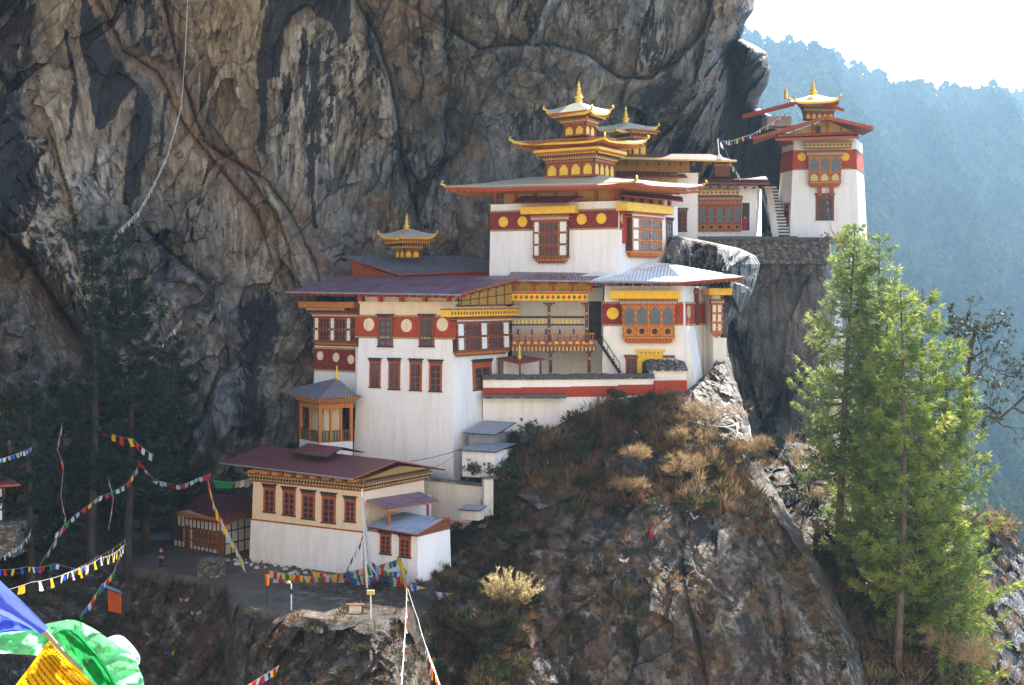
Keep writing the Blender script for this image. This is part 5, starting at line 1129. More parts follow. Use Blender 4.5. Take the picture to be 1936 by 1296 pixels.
# porch
R = root("porch", "open porch under a small red roof against the gable of the long cream house", "porch", 760, 985, 106)
slab(R, [at(686, 942, 106.5), at(731, 965, 103.6), at(832, 948, 109.2), at(788, 927, 112.5)], .1, "roofred", "orange", "rust")
for x, y, Y in ((735, 985, 104.2), (809, 975, 108.8)): m = MB(); m.box(at(x, y, Y), .17, .17, 2.2, M["rust"], .5); m.build("post", R)
m = MB(); fb = Face(XYp(700, 960, 107.6), XYp(815, 950, 111.5), ZT); fb.box(m, 0, fb.L, 0, ZAT(946, 109) - ZT, -.4, 0, M["white"]); q = fb.rect(696 + 12, 958, 722, 1000); fb.box(m, q[0], q[1], q[2], q[3], 0, .05, M["dark"]); m.build("wall", R)
# annex
R = root("annex", "small white annex with a faded blue and red tin roof and two red windows", "house", 750, 1090, 103.5)
A, B = XYp(688, 1080, 105.3), XYp(790, 1092, 102.7); v = Vector((B[0] - A[0], B[1] - A[1])).normalized(); Cc = (B[0] - v.y * 4.3, B[1] + v.x * 4.3); T = Block(A, B, Cc, fourth(A, B, Cc), ZT - .6, ZAT(1016, 102.7), .02); f, g = T.f[0], T.f[1]
m = MB(); T.solid(m, T.z0, T.z1, M["white"]); m.build("wall", R)
for q in ((719, 1004, 740, 1047), (755, 1010, 777, 1053)): tall_window(f, R, *q)
el, er, rr, rl, br = at(688, 994, 104.6), at(789, 1011, 101.4), at(840, 981, 104.8), at(762, 968, 109.0), at(890, 990, 109.0)
slab(R, [el, er, rr, rl], .09, "roofblue", "red", "rust"); slab(R, [rl, rr, br, br + (rl - rr)], .09, "roofred", "red", "rust")
m = MB(); m.poly([g.P(0, T.z1 - T.z0, .02), g.P(g.L, T.z1 - T.z0, .02), g.P(g.L * .98, T.z1 - T.z0 + .85, .02), g.P(g.L * .55, T.z1 - T.z0 + 1.1, .02), g.P(0, T.z1 - T.z0 + .1, .02)], M["ochre2"] if "ochre2" in M else M["brown"]); m.build("gable_boards", R)
m = MB(); m.tube([at(789, 1012, 102.0), at(700, 998, 104.5)], .06, M["dark"], 4); m.build("eaves_beam", R)
# half-timbered cottage
R = root("timbered_cottage", "half-timbered cottage with white panels left of the long cream house", "cottage", 400, 1050, 114)
A, B = XYp(329, 1035, 118.3), XYp(425, 1053, 113.9); Cc = XYp(474, 1040, 116.8); z0, z1 = ZT - .5, ZAT(985, 113.9); T = Block(A, B, Cc, fourth(A, B, Cc), z0, z1); f, g = T.f[0], T.f[1]
m = MB(); T.solid(m, z0, z1, M["whitepaint"]); m.build("wall", R); m = MB(); H_ = z1 - z0
for fc, n_, ws in ((f, 13, (.5, 1.3, 2.2, H_ - .1)), (g, 4, (.5, 1.4, 2.4, H_ - .1))):
    for k in range(n_ + 1): a = fc.L * k / n_; fc.box(m, a - .05, a + .05, 0, H_, 0, .04, M["dark"])
    for w_ in ws: fc.box(m, 0, fc.L, w_ - .05, w_ + .05, 0, .045, M["dark"])
dentils(f, m, 0, f.L, H_ - .1, H_ + .15, .04, .2, M["orange"], .3); dentils(g, m, 0, g.L, H_ - .1, H_ + .15, .04, .2, M["orange"], .3); m.build("timber_frame", R)
bay_window(f, R, 366, 1003, 409, 1034, [(1, 'g')] * 6, [(.6, 'o'), (1, None)], .12, "brown", False, False, "window"); tall_window(f, R, 333, 994, 347, 1020, "brown", False)
for x0, y0, x1, y1 in ((350, 993, 360, 1041), (413, 1004, 424, 1054)): m = MB(); q = f.rect(x0, y0, x1, y1); f.box(m, *q, 0, .08, M["rust"]); f.box(m, q[0] + .1, q[1] - .1, q[2] + .1, q[3] - .1, .08, .1, M["brown"]); m.build("door", R)
slab(R, [at(321, 975, 119.0), at(432, 991, 112.6), at(487, 960, 115.6), at(473, 937, 121.0), at(385, 934, 124.5)], .1, "roofmaroon", "rust", "rust")
# ---------------------------------------------------------------- walls and huts right of the long cream house
R = root("garden_wall", "sooty white rubble wall running from the long cream house to the huts", "wall", 850, 960, 113)
f = Face(XYp(772, 960, 114.8), XYp(918, 960, 112.6), ZAT(1010, 113)); zz = lambda y: ZAT(y, 113.5) - f.o.z; m = MB(); m.hexa([f.P(0, 0, 0), f.P(f.L, 0, 0), f.P(f.L, 0, -.8), f.P(0, 0, -.8), f.P(0, zz(908), 0), f.P(f.L, zz(918), 0), f.P(f.L, zz(918), -.8), f.P(0, zz(908), -.8)], M["stonewhite"]); m.build("wall", R)
m = MB(); m.hexa([f.P(-.1, zz(908), .12), f.P(f.L, zz(918), .12), f.P(f.L, zz(918), -.9), f.P(-.1, zz(908), -.9), f.P(-.1, zz(905), .12), f.P(f.L, zz(915), .12), f.P(f.L, zz(915), -.9), f.P(-.1, zz(905), -.9)], M["stone"]); m.build("coping", R)
R = root("wall_pier", "white end pier of the rubble wall beside the scrub", "pier", 925, 960, 112); m = MB(); m.box(at(922, 940, 112.0), .75, .6, 2.9, M["stonewhite"], .3); m.build("shaft", R); m = MB(); m.box(at(922, 904, 112.0), 1.0, .8, .12, M["roofdark"], .3); m.build("cap", R)
def hut(name, label, x0, xm, x1, yb, yt, Y0, Ym, Y1, wall, roof, drop=0, over=.3, door=None):
    R = root(name, label, "hut", xm, yb, Ym); A, B, Cc = XYp(x0, yb, Y0), XYp(xm, yb, Ym), XYp(x1, yb, Y1); T = Block(A, B, Cc, fourth(A, B, Cc), ZAT(yb, Ym), ZAT(yt, Ym)); m = MB(); T.solid(m, T.z0, T.z1, M[wall]); m.build("wall", R)
    r = T.ring(T.z1 + .05, over); r[2].z += drop; r[3].z += drop; o = slab(R, r, .08, roof, "dark", "dark")
    if door: m = MB(); q = T.f[0].rect(*door); T.f[0].box(m, *q, 0, .03, M["black"]); m.build("doorway", R)  # doorway darkness is a black sheet on the wall
    return T
hut("lower_hut", "small whitewashed hut with a grey tin roof below the white block", 874, 934, 968, 905, 855, 115.5, 114.2, 117.0, "white", "roofgrey", .35, .3, (884, 879, 893, 890))
T = hut("tin_hut", "lean-to of grey tin sheets against the white wall", 886, 934, 966, 848, 822, 118.8, 117.2, 119.5, "grey", "roofgrey", .75, .35)
hut("low_store", "very low white store with a flat slab roof between wall and annex", 872, 905, 915, 985, 966, 110.2, 109.6, 110.6, "stonewhite", "roofgrey", .2, .2)
R = root("edge_house", "corner of a white timbered house cut off by the left edge", "house", -10, 1000, 100)
A, B, Cc = XYp(-90, 1000, 100), XYp(6, 1000, 98.5), XYp(10, 1000, 105); T = Block(A, B, Cc, fourth(A, B, Cc), ZAT(1010, 98.5), ZAT(925, 98.5)); m = MB(); T.solid(m, T.z0, T.z1, M["whitepaint"])
for k in range(8): a = T.f[0].L * k / 7; T.f[0].box(m, a - .05, a + .05, 0, T.z1 - T.z0, 0, .04, M["dark"])
for w_ in (.1, .9, 1.7, 2.5): T.f[0].box(m, 0, T.f[0].L, w_ - .05, w_ + .05, 0, .05, M["dark"])
m.build("wall", R); slab(R, [at(-120, 925, 98), at(38, 916, 97), at(0, 890, 102), at(-120, 885, 103)], .12, "roofmaroon", "rust", "rust"); m = MB(); m.box(at(-30, 1012, 99.5), 6, 5, 2.2, M["stone"]); m.build("plinth", R)
# little orange shed
R = root("orange_shed", "tiny shed with an orange sheet side and a tin roof below the terrace", "shed", 215, 1160, 100); m = MB(); fb = Face(XYp(204, 1130, 99.5), XYp(227, 1130, 98.6), ZAT(1158, 99)); fb.box(m, 0, fb.L, 0, 1.5, -.08, 0, M["orangepaint"]); m.build("side_sheet", R); m = MB(); fb.box(m, .1, fb.L - .05, 0, 1.45, -.9, -.1, M["dark"]); m.build("wall", R)
slab(R, [at(190, 1108, 98.8), at(232, 1124, 97.4), at(228, 1117, 99.4), at(194, 1103, 100.8)], .06, "roofgrey", "dark", "dark")
# ================================================================ vegetation
def leafmat(name, c0, c1, c2, trans=.35, rough=.6):
    n = NT(name); h = n.attr("hue"); c = n.ramp(h, [(.0, c0), (.5, c1), (1.0, c2)])
    n.l.new(c, n.b.inputs["Base Color"]); n.b.inputs["Roughness"].default_value = rough
    tr = n.n.new("ShaderNodeBsdfTranslucent"); n.l.new(c, tr.inputs[0]); mx = n.n.new("ShaderNodeMixShader"); mx.inputs[0].default_value = trans
    n.l.new(n.b.outputs[0], mx.inputs[1]); n.l.new(tr.outputs[0], mx.inputs[2]); n.l.new(mx.outputs[0], n.out.inputs[0]); return n.mat
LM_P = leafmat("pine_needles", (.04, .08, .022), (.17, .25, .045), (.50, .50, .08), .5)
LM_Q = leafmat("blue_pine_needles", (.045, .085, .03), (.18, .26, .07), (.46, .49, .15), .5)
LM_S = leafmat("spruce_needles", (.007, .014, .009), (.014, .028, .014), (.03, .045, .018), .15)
LM_D = leafmat("dry_twigs", (.09, .045, .022), (.20, .11, .05), (.40, .28, .14), .35)
LM_G = leafmat("scrub_leaves", (.025, .035, .014), (.05, .06, .02), (.12, .09, .035), .3)
LM_B = leafmat("broad_leaves", (.03, .05, .018), (.085, .11, .035), (.26, .21, .06), .35)
LM_F = leafmat("forest_leaves", (.025, .045, .018), (.05, .075, .025), (.09, .11, .035), .12, 1.0); LM_F.node_tree.nodes["Principled BSDF"].inputs["Specular IOR Level"].default_value = 0
LM_R = leafmat("leathery_leaves", (.02, .03, .015), (.05, .06, .03), (.12, .12, .06), .2)
LM_Y = leafmat("plume_grass", (.20, .15, .07), (.42, .33, .16), (.72, .60, .34), .4)
n = NT("bark"); BARK = n.done(n.ramp(n.noise(3, 7, sc=(1, 1, .25), rough=.7), [(.3, (.035, .026, .02)), (.5, (.10, .075, .055)), (.7, (.20, .16, .125))]), .95, n.bump(n.noise(9, 6, sc=(1, 1, .2)), .8, .05))
n = NT("bark_dark"); BARK3 = n.done(n.ramp(n.noise(3, 7, sc=(1, 1, .25), rough=.7), [(.3, (.015, .012, .01)), (.7, (.07, .055, .045))]), .95, n.bump(n.noise(9, 6, sc=(1, 1, .2)), .8, .05))  # darker bark: the left firs' deep shade put into the colour
n = NT("bark_pale"); BARK2 = n.done(n.ramp(n.noise(3, 7, sc=(1, 1, .3), rough=.7), [(.3, (.06, .045, .035)), (.55, (.15, .12, .10)), (.7, (.26, .22, .18))]), .95, n.bump(n.noise(9, 6), .7, .05))
def unit(v): return v / np.maximum(np.linalg.norm(v, axis=-1, keepdims=True), 1e-9)
def blades(P, D, size, n, width, spread, hue, rng=RNG, grav=0.0):
    """n narrow triangles fanning out of each point. returns V, F, hue"""
    k = len(P); P = np.repeat(P, n, 0); D = np.repeat(D, n, 0); sz = np.repeat(np.broadcast_to(size, (k,)), n) * rng.uniform(.6, 1.25, k * n)
    r = unit(rng.normal(size=(k * n, 3))); d = unit(D + r * spread + np.array([0, 0, -grav])); s_ = unit(np.cross(d, rng.normal(size=(k * n, 3)))) * (width * sz)[:, None] * .5
    st = P + r * (sz * .12)[:, None]; tip = st + d * sz[:, None]; mid = st + d * (sz * .35)[:, None]
    V = np.stack([st, mid + s_, tip, mid - s_], 1).reshape(-1, 3); Fq = np.arange(4 * k * n).reshape(-1, 4)
    hu = np.repeat(np.repeat(hue, n) + rng.normal(0, .10, k * n), 4); return V, Fq, np.clip(hu, 0, 1)
def crown(name, parts, mat, parent, label=None, kind=None):
    V, Fc, H, o = [], [], [], 0
    for v, f, h in parts: V.append(v); Fc.append(f + o); H.append(h); o += len(v)
    ob = npmesh(name, np.concatenate(V), np.concatenate(Fc), mat, parent, {"hue": np.concatenate(H)})
    if label: ob["label"] = label
    if kind: ob["kind"] = kind
    return ob
def conifer(name, label, cat, base, top, rad, start, nwh, mat, seed, group=None, up=.25, needle=.5, nb=8, tr=.35, per=5, prof=None, side=None, dens=1.0, bark=None, wid=.13, grav=.15, cent=None):
    rng = np.random.default_rng(seed); base, top = Vector(base), Vector(top); H = (top - base).length; R = thing(name, label, cat, base, group)
    ax = (top - base) / H; bend = Vector((rng.normal() * .01, rng.normal() * .01, 0)) * H
    def tp(t): return base + (top - base) * t + bend * math.sin(math.pi * t)
    m = MB(); ts = np.linspace(0, 1, 14); m.tube([tp(t) - Vector((0, 0, 1.5 if t == 0 else 0)) for t in ts], [tr * (1 - t) ** .8 + .03 for t in ts], bark or BARK, 8)
    PP, DD, HH = [], [], []
    for i in range(nwh):
        t = start + (1 - start) * (i + rng.uniform(-.3, .3)) / nwh; t = min(max(t, start * .9), .995); q = (t - start) / (1 - start)
        r_ = rad * (prof(q) if prof else (1 - q) ** .75 * (.75 + .25 * math.sin(i * 1.7)) + .05)
        r_ *= rng.uniform(.7, 1.12); k = per if q < .9 else 4; a0 = rng.uniform(0, 6.28)
        for j in range(k):
            if rng.random() < .2: continue
            a = a0 + 6.283 * j / k + rng.normal() * .25; L = r_ * rng.uniform(.65, 1.15)
            if side is not None: L *= 1 + side[1] * math.cos(a - side[0])
            d = Vector((math.cos(a), math.sin(a), 0)); o = tp(t); el = up * rng.uniform(.3, 1.4) * (1 if q > .3 else .4) - (.25 if q < .25 else 0)
            pts = [o + d * L * s_ + Vector((0, 0, L * (el * s_ + .28 * s_ * s_ * s_ - .12 * math.sin(3.1 * s_)))) for s_ in (0, .3, .6, 1.0)]
            m.tube(pts, [.055 * L / 3 + .02, .04 * L / 3 + .015, .02, .008], bark or BARK, 4, False)
            nt_ = max(3, int(L * 5.0 * dens)); s_ = rng.uniform(.22, 1.0, nt_) ** .8; s_ = np.concatenate([s_, [1.0]])
            arr = np.array([list(p) for p in pts]); xs = np.interp(s_, [0, .3, .6, 1], arr[:, 0]); ys = np.interp(s_, [0, .3, .6, 1], arr[:, 1]); zs = np.interp(s_, [0, .3, .6, 1], arr[:, 2])
            sp = rng.normal(0, 1, len(s_)) * L * .22 * (1.15 - s_) ; pd = np.array([-d.y, d.x, 0])
            Pp = np.stack([xs, ys, zs], 1) + sp[:, None] * pd + np.stack([0 * sp, 0 * sp, np.abs(sp) * .12 + rng.normal(0, .06, len(sp))], 1)
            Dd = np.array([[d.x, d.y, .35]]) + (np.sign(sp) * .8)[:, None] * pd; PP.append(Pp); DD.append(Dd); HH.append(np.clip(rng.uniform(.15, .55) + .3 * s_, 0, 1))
    m.build("trunk", R); P_ = np.concatenate(PP); D_ = unit(np.concatenate(DD)); hu = np.concatenate(HH)
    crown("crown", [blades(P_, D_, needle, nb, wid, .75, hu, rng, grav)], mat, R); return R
full = lambda q: (1 - q) ** .55 * (1 if q > .12 else .75) * .95 + .05
G = "tall pines on the slope at the right"
# trunk base / top in (px, py, Y)
for (bx, by, tx, ty, Y, rad, st, nw, sd, lb, dn) in (
    (1586, 1010, 1617, 424, 124, 4.9, .20, 40, 1, "leftmost tall pine, its bare lower trunk showing above the gorge shrubs", 1.0),
    (1658, 1190, 1662, 440, 122, 5.0, .16, 36, 2, "slender pine just right of the leftmost tall pine, top behind the prayer flags", 1.0),
    (1694, 1300, 1702, 540, 115, 4.7, .24, 40, 3, "big central pine with a straight dark trunk visible down to the bottom", 1.0),
    (1724, 1270, 1744, 545, 118.5, 5.3, .10, 40, 4, "pine with a second straight trunk close right of the central pine", 1.0),
    (1768, 1270, 1796, 640, 120.5, 5.6, .05, 36, 5, "rightmost tall pine with bright yellow-green boughs reaching out to the right", 1.15),
    (1640, 1110, 1636, 500, 126, 4.8, .12, 26, 6, "half hidden pine in the middle of the stand, behind the others", 1.0)):
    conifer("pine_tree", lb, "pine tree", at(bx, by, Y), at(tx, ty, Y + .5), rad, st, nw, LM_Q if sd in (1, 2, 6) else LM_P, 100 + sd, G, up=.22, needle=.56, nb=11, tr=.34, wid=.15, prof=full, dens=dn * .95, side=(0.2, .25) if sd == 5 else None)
conifer("pine_tree", "slim pine filling the gap between the two front groups of trunks", "pine tree", at(1678, 1180, 121), at(1682, 520, 121), 4.2, .12, 34, LM_Q, 133, G, up=.2, needle=.56, nb=10, tr=.26, prof=full)
conifer("pine_tree", "young pine with drooping yellow-green boughs low at the right, below the tall pines", "pine tree", at(1800, 1320, 115), at(1790, 930, 115), 3.4, .1, 26, LM_P, 131, G, up=.1, needle=.6, nb=7, tr=.2, prof=full, side=(0, .5))
conifer("pine_tree", "small pine poking up beside the corner tower, top of the cliff edge", "pine tree", at(1604, 560, 152), at(1606, 425, 152), 2.2, .1, 14, LM_P, 132, None, up=.3, needle=.55, nb=7, tr=.12, prof=full)
GS = "dark firs in the shade at the left"
umb = lambda q: (1.0 if q > .90 else (.16 + .25 * (1 - q) if q > .42 else .6)) * (1 if q < .98 else .6)
gap = lambda q: ((1 - q) ** .5 if q > .55 else .65 + .2 * math.sin(q * 20)) * .9 + .05
for (bx, by, tx, ty, Y, rad, st, nw, sd, pf, lb) in (
    (170, 1045, 170, 432, 104, 3.4, .22, 34, 1, umb, "tall dark fir with a flat topped crown, left of the pair in the shade"),
    (240, 1055, 238, 482, 107, 4.3, .22, 34, 2, gap, "fuller dark fir right of the flat topped fir, prayer flags strung from it"),
    (60, 1100, 55, 700, 100, 3.2, .1, 22, 3, full, "shorter dark fir near the left edge of the ravine"),
    (330, 985, 322, 640, 118, 3.6, .12, 20, 4, full, "dark fir growing against the cliff foot behind the timbered cottage"),
    (118, 1080, 112, 690, 108, 2.8, .2, 20, 5, full, "thin dark fir between the left edge and the flat topped fir"),
    (275, 1010, 280, 705, 114, 3.4, .12, 18, 6, full, "dark fir behind the fuller fir, above the terrace")):
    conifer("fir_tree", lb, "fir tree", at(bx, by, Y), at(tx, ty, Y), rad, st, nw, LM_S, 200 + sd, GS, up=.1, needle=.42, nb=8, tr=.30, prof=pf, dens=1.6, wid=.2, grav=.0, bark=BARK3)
# gnarled tree at the right
def gnarled(name, label, base, segs, mat, seed, leaf=.3, cat="tree"):
    rng = np.random.default_rng(seed); R = thing(name, label, cat, base); m = MB(); tips = []
    def grow(p, d, L, r, depth):
        pts = [p]; rr = [r]; n_ = 4
        for k in range(n_):
            d = (d + Vector(rng.normal(0, .32, 3)) + Vector((0, 0, .06))).normalized(); p = p + d * L / n_; pts.append(p); rr.append(r * (1 - .4 * (k + 1) / n_))
        m.tube(pts, rr, BARK3, 5, False)
        if depth == 0 or L < .35: tips.append((p, d)); return
        for k in range(rng.integers(2, 4)): grow(p, (d + Vector(rng.normal(0, .75, 3))).normalized(), L * rng.uniform(.55, .8), rr[-1] * .75, depth - 1)
        if rng.random() < .6: grow(pts[2], (d + Vector(rng.normal(0, .9, 3))).normalized(), L * .6, rr[2] * .6, depth - 1)
    for pts, r0, r1 in segs:
        P_ = [at(*q) for q in pts]; m.tube(P_, list(np.linspace(r0, r1, len(P_))), BARK, 7)
        for i in range(1, len(P_)):
            d = (P_[i] - P_[i - 1]).normalized(); q = Vector(rng.normal(0, .6, 3)); grow(P_[i], (d * .6 + q + Vector((.2, 0, .2))).normalized(), 1.9, r1 * .9, 3)
            if rng.random() < .7: grow(P_[i], (d * .3 - q + Vector((.1, 0, .1))).normalized(), 1.5, r1 * .7, 2)
        grow(P_[-1], d, 1.8, r1, 3)
    m.build("trunk", R); P_ = np.array([list(t[0]) for t in tips]); D_ = np.array([list(t[1]) for t in tips])
    crown("leaf_clusters", [blades(P_, D_, leaf, 9, .38, 1.1, rng.uniform(.1, .9, len(P_)), rng)], mat, R); return R
gnarled("rhododendron", "gnarled half bare tree with twisted limbs at the right edge against the haze", at(1795, 985, 128), [([(1795, 985, 128), (1805, 900, 128), (1815, 820, 128), (1828, 740, 128), (1832, 690, 128), (1840, 640, 128)], .42, .16), ([(1815, 780, 128), (1850, 775, 127.5), (1885, 795, 127), (1915, 770, 127), (1950, 790, 127)], .24, .12), ([(1832, 720, 128), (1862, 690, 128.5), (1885, 700, 128.5)], .1, .05), ([(1828, 700, 128), (1812, 660, 128)], .07, .05)], LM_R, 7, .34)
gnarled("rhododendron", "small arching dead branchy tree on the rocky slope at the right edge", at(1830, 985, 131), [([(1836, 985, 131), (1860, 965, 131), (1890, 975, 131), (1912, 1010, 131)], .16, .05)], LM_R, 9, .2)
# ---------------------------------------------------------------- shrubs and ground cover
def sample(grid, n, test, rng, lift=.1):
    PX_, PY_, P_ = grid[:3]; i = rng.integers(0, PX_.shape[0] - 1, n * 6); j = rng.integers(0, PX_.shape[1] - 1, n * 6)
    w_ = np.abs((PX_[i, j + 1] - PX_[i, j]) * (PY_[i + 1, j] - PY_[i, j])); keep = rng.random(n * 6) < w_ / (w_.max() + 1e-9) * 3
    i, j = i[keep], j[keep]; x, y = PX_[i, j], PY_[i, j]; k = test(x, y, i, j); i, j = i[k][:n], j[k][:n]
    a, b, c = P_[i, j], P_[i + 1, j], P_[i, j + 1]; nn = unit(np.cross(c - a, b - a)); nn = np.where((nn * a).sum(-1, keepdims=True) > 0, -nn, nn); return a + nn * lift, nn, PX_[i, j], PY_[i, j]
def scrub(P, N, size, twigs, rng, hue, width=.07, up=.7, spread=.75, foot=.35):
    """bushes: twigs fan from each point; short side twigs give a ragged outline"""
    k = len(P); off_ = rng.normal(0, 1, (k, 5, 3)) * (size * foot)[:, None, None]; off_[..., 2] *= .5
    Pp = (P[:, None] + off_ + N[:, None] * (size * .25)[:, None, None] * rng.random((k, 5, 1))).reshape(-1, 3)
    D = unit(np.repeat(N, 5, 0) * .6 + np.array([0, 0, up]) + .25 * rng.normal(size=(k * 5, 3)))
    return blades(Pp, D, np.repeat(size, 5), twigs, width, spread, np.repeat(hue, 5) + rng.normal(0, .08, k * 5), rng)
rng = np.random.default_rng(5)
def t_sp(x, y, i, j):
    nn = perlin(np.stack([x * .012, y * .012, x * 0 + 5], -1)); top = spur_top(x)
    fc = inpoly(x, y, [(1050, 985), (1130, 950), (1280, 960), (1400, 980), (1500, 1120), (1640, 1330), (990, 1330), (1010, 1150)])
    bare = inpoly(x, y, [(1300, 700), (1345, 600), (1420, 700), (1440, 830), (1395, 840), (1290, 770)])
    rim_ = (x > spur_right(y) - 34 - 30 * perlin(np.stack([y * .02, y * 0, y * 0], -1))) & (y > 890)
    return (y > top + 6) & (y < 1330) & ~((x < 912) & (y < 1000)) & ~bare & ~rim_ & ((~fc & (nn > -.30)) | (fc & (nn > -.05) & (rng.random(len(x)) < .3)))
P_, N_, X_, Y_ = sample(SPUR, 5600, t_sp, rng); sz = rng.uniform(.3, .85, len(P_)) * np.where(Y_ < 980, 1.15, .75); h0 = .35 + .9 * perlin(np.stack([X_ * .02, Y_ * .02, X_ * 0], -1)) + .25 * (X_ > 1230)
pk = rng.random(len(P_)) < np.where(X_ < 1000, .55, .25)
tag(crown("dry_scrub", [scrub(P_[~pk], N_[~pk], sz[~pk], 9, rng, h0[~pk])], LM_D, None), "dry brown scrub covering the spur below the white wall", "scrub", kind="stuff")
tag(crown("green_scrub", [scrub(P_[pk], N_[pk], sz[pk], 9, rng, h0[pk], .16)], LM_G, None), "dull green low bushes growing among the dry scrub on the spur", "scrub", kind="stuff")
P_, N_, X_, Y_ = sample(SLOPE, 4600, lambda x, y, i, j: (SLOPE[3][i, j] <= 0) & (y < 1330) & (x < 1990) & ~(inpoly(x, y, [(1870, 1030), (1936, 1050), (2000, 1200), (2000, 1330), (1880, 1330)]) & (rng.random(len(x)) < .75)), rng)
sz = rng.uniform(.5, 1.3, len(P_)); pk = rng.random(len(P_)) < np.where(X_ < 1680, .5, .25)
tag(crown("hillside_scrub", [scrub(P_[~pk], N_[~pk], sz[~pk], 10, rng, .55 + .8 * perlin(P_[~pk] * .3))], LM_D, None), "dry reddish scrub on the slope behind the pines", "scrub", kind="stuff")
tag(crown("hillside_bushes", [scrub(P_[pk], N_[pk], sz[pk], 9, rng, .35 + .8 * perlin(P_[pk] * .3), .15)], LM_B, None), "leafy green and yellow bushes on the slope behind the pines", "bushes", kind="stuff")
P_, N_, X_, Y_ = sample(GRD, 5200, lambda x, y, i, j: ((GRD[3][i, j] > .3) & (y < 1330)) | ((x < 260) & (y > 990)) | (inpoly(x, y, [(560, 1105), (640, 1092), (830, 1088), (900, 1110), (830, 1160), (700, 1150)]) & (rng.random(len(x)) < .9)) | ((x > 770) & (y > 1080)) | ((x > 520) & (y > 1156) & (rng.random(len(x)) < .9)), rng)
sz = rng.uniform(.25, .6, len(P_)); pk = (rng.random(len(P_)) < .4) | (X_ < 240)
tag(crown("bank_scrub", [scrub(P_[~pk], N_[~pk], sz[~pk], 8, rng, .2 + .9 * perlin(P_[~pk] * .2))], LM_D, None), "dry grass and twigs on the bank below the terrace path", "scrub", kind="stuff")
tag(crown("bank_grass", [scrub(P_[pk], N_[pk], sz[pk], 8, rng, .5 + .9 * perlin(P_[pk] * .2), .12)], LM_G, None), "dark green grass and low plants around the terrace and ravine", "grass", kind="stuff")
P_, N_, X_, Y_ = sample(CLIFF, 2600, lambda x, y, i, j: inpoly(x, y, [(-60, 640), (90, 690), (150, 760), (330, 640), (400, 760), (420, 960), (-60, 960)]), rng)
sz = rng.uniform(.7, 1.6, len(P_)); tag(crown("ravine_thicket", [scrub(P_, N_, sz, 9, rng, .25 + .9 * perlin(P_ * .2), .2)], LM_G, None), "dark leafy thicket filling the ravine at the cliff foot", "thicket", kind="stuff")
def bush(name, label, cat, px, py, Y, rad, n_, mat, seed, hue=.6, size=.5, width=.1, nb=9, group=None, flat=1.0, stem=True):
    rg = np.random.default_rng(seed); b_ = at(px, py, Y); R = thing(name, label, cat, b_, group); c_ = np.array(list(b_))
    d = unit(rg.normal(size=(n_, 3))); d[:, 2] = np.abs(d[:, 2]) * flat; cc_ = rg.normal(size=(6, 3)) * rad * np.array([.75, .4, .3]); cc_[:, 2] = np.abs(cc_[:, 2]); r_ = rad * rg.uniform(.1, .75, n_); P = c_ + cc_[rg.integers(0, 6, n_)] * (rg.random((n_, 1)) < .8) + d * r_[:, None]
    if stem:
        m = MB()
        for k in range(7): q = Vector(P[k]); m.tube([b_ - Vector((0, 0, .3)), b_.lerp(q, .5) + Vector((0, 0, .1)), q], [.04, .03, .012], BARK, 4, False)
        m.build("stems", R)
    crown("foliage", [blades(P, unit(d + np.array([0, 0, .4])), size, nb, width, .8, np.clip(hue + rg.normal(0, .15, n_), 0, 1), rg)], mat, R); return R
GB = "brown shrubs picked out by the sun on the spur"
for k, (x, y, Y, r, lb) in enumerate(((1212, 868, 113.5, 1.1, "sunlit feathery brown shrub, uppermost of the three on the spur face"), (1205, 925, 112.5, .9, "sunlit brown shrub just below the feathery one on the spur"), (1285, 895, 114.5, 1.6, "wide tan shrub right of the feathery one on the spur"), (1290, 830, 118.5, 1.3, "tan shrub in front of the pale sunlit boulder under the wall"), (1345, 795, 121, 1.5, "straw coloured mat of dry grass under the hanging white rope"), (1440, 850, 119, 1.2, "reddish shrub on the sunny right rim of the spur"))):
    bush("dry_shrub", lb, "shrub", x, y, Y, r, 110, LM_D, 50 + k, .85, .5, .07, 10, GB)
for k, (x, y, Y, r, lb) in enumerate(((985, 830, 117, 1.3, "dark green bush growing against the tin lean-to"), (1165, 752, 121.3, .6, "grey twiggy shrub against the red stripe of the white wall"), (1080, 800, 119.8, 1.2, "grey green bush in front of the long white wall"), (940, 900, 113.5, 1.2, "dark green bush right of the whitewashed hut"), (1010, 1150, 103.5, .9, "small green bush right of the golden grass tuft"))):
    bush("green_bush", lb, "bush", x, y, Y, r, 110, LM_G, 70 + k, .5, .35, .2, 9, "bushes near the white walls")
for k, (x, y, Y, r, lb) in enumerate(((1600, 1015, 121, 2.0, "bright leafy bush lit by the sun at the foot of the leftmost pine"), (1585, 462, 158, 1.6, "orange leaved bush at the corner of the tower terrace"), (1582, 880, 123.5, 1.5, "pale green sapling hanging beside the leftmost pine trunk"))):
    bush("leafy_bush", lb, "bush", x, y, Y, r, 120, LM_B, 80 + k, (.75, .95, .6)[k], .3, .5, 7)
for k, (x, y, Y, r, lb) in enumerate(((1830, 1255, 112, 2.2, "pinkish feathery dry bush in the bottom right corner"), (1890, 1010, 130, 2.2, "pale reddish dry bush on the rim at the right edge"), (1850, 1130, 124, 1.8, "dry bush between the pine boughs and the dark rock at the right"))):
    bush("feathery_bush", lb, "bush", x, y, Y, r, 170, LM_D, 90 + k, .95, .7, .05, 12)
P_, N_, X_, Y_ = sample(GRD, 1500, lambda x, y, i, j: inpoly(x, y, [(540, 1112), (640, 1098), (700, 1100), (760, 1090), (850, 1092), (900, 1110), (840, 1160), (760, 1165), (700, 1150), (600, 1142)]), rng)
tag(crown("terrace_grass", [blades(P_ - N_ * .1, unit(N_ + np.array([0, 0, .6])), rng.uniform(.25, .5, len(P_)), 10, .11, .8, .6 + .6 * perlin(P_ * .5), rng)], LM_G, None), "patch of rough green grass between the path and the annex", "grass", kind="stuff")
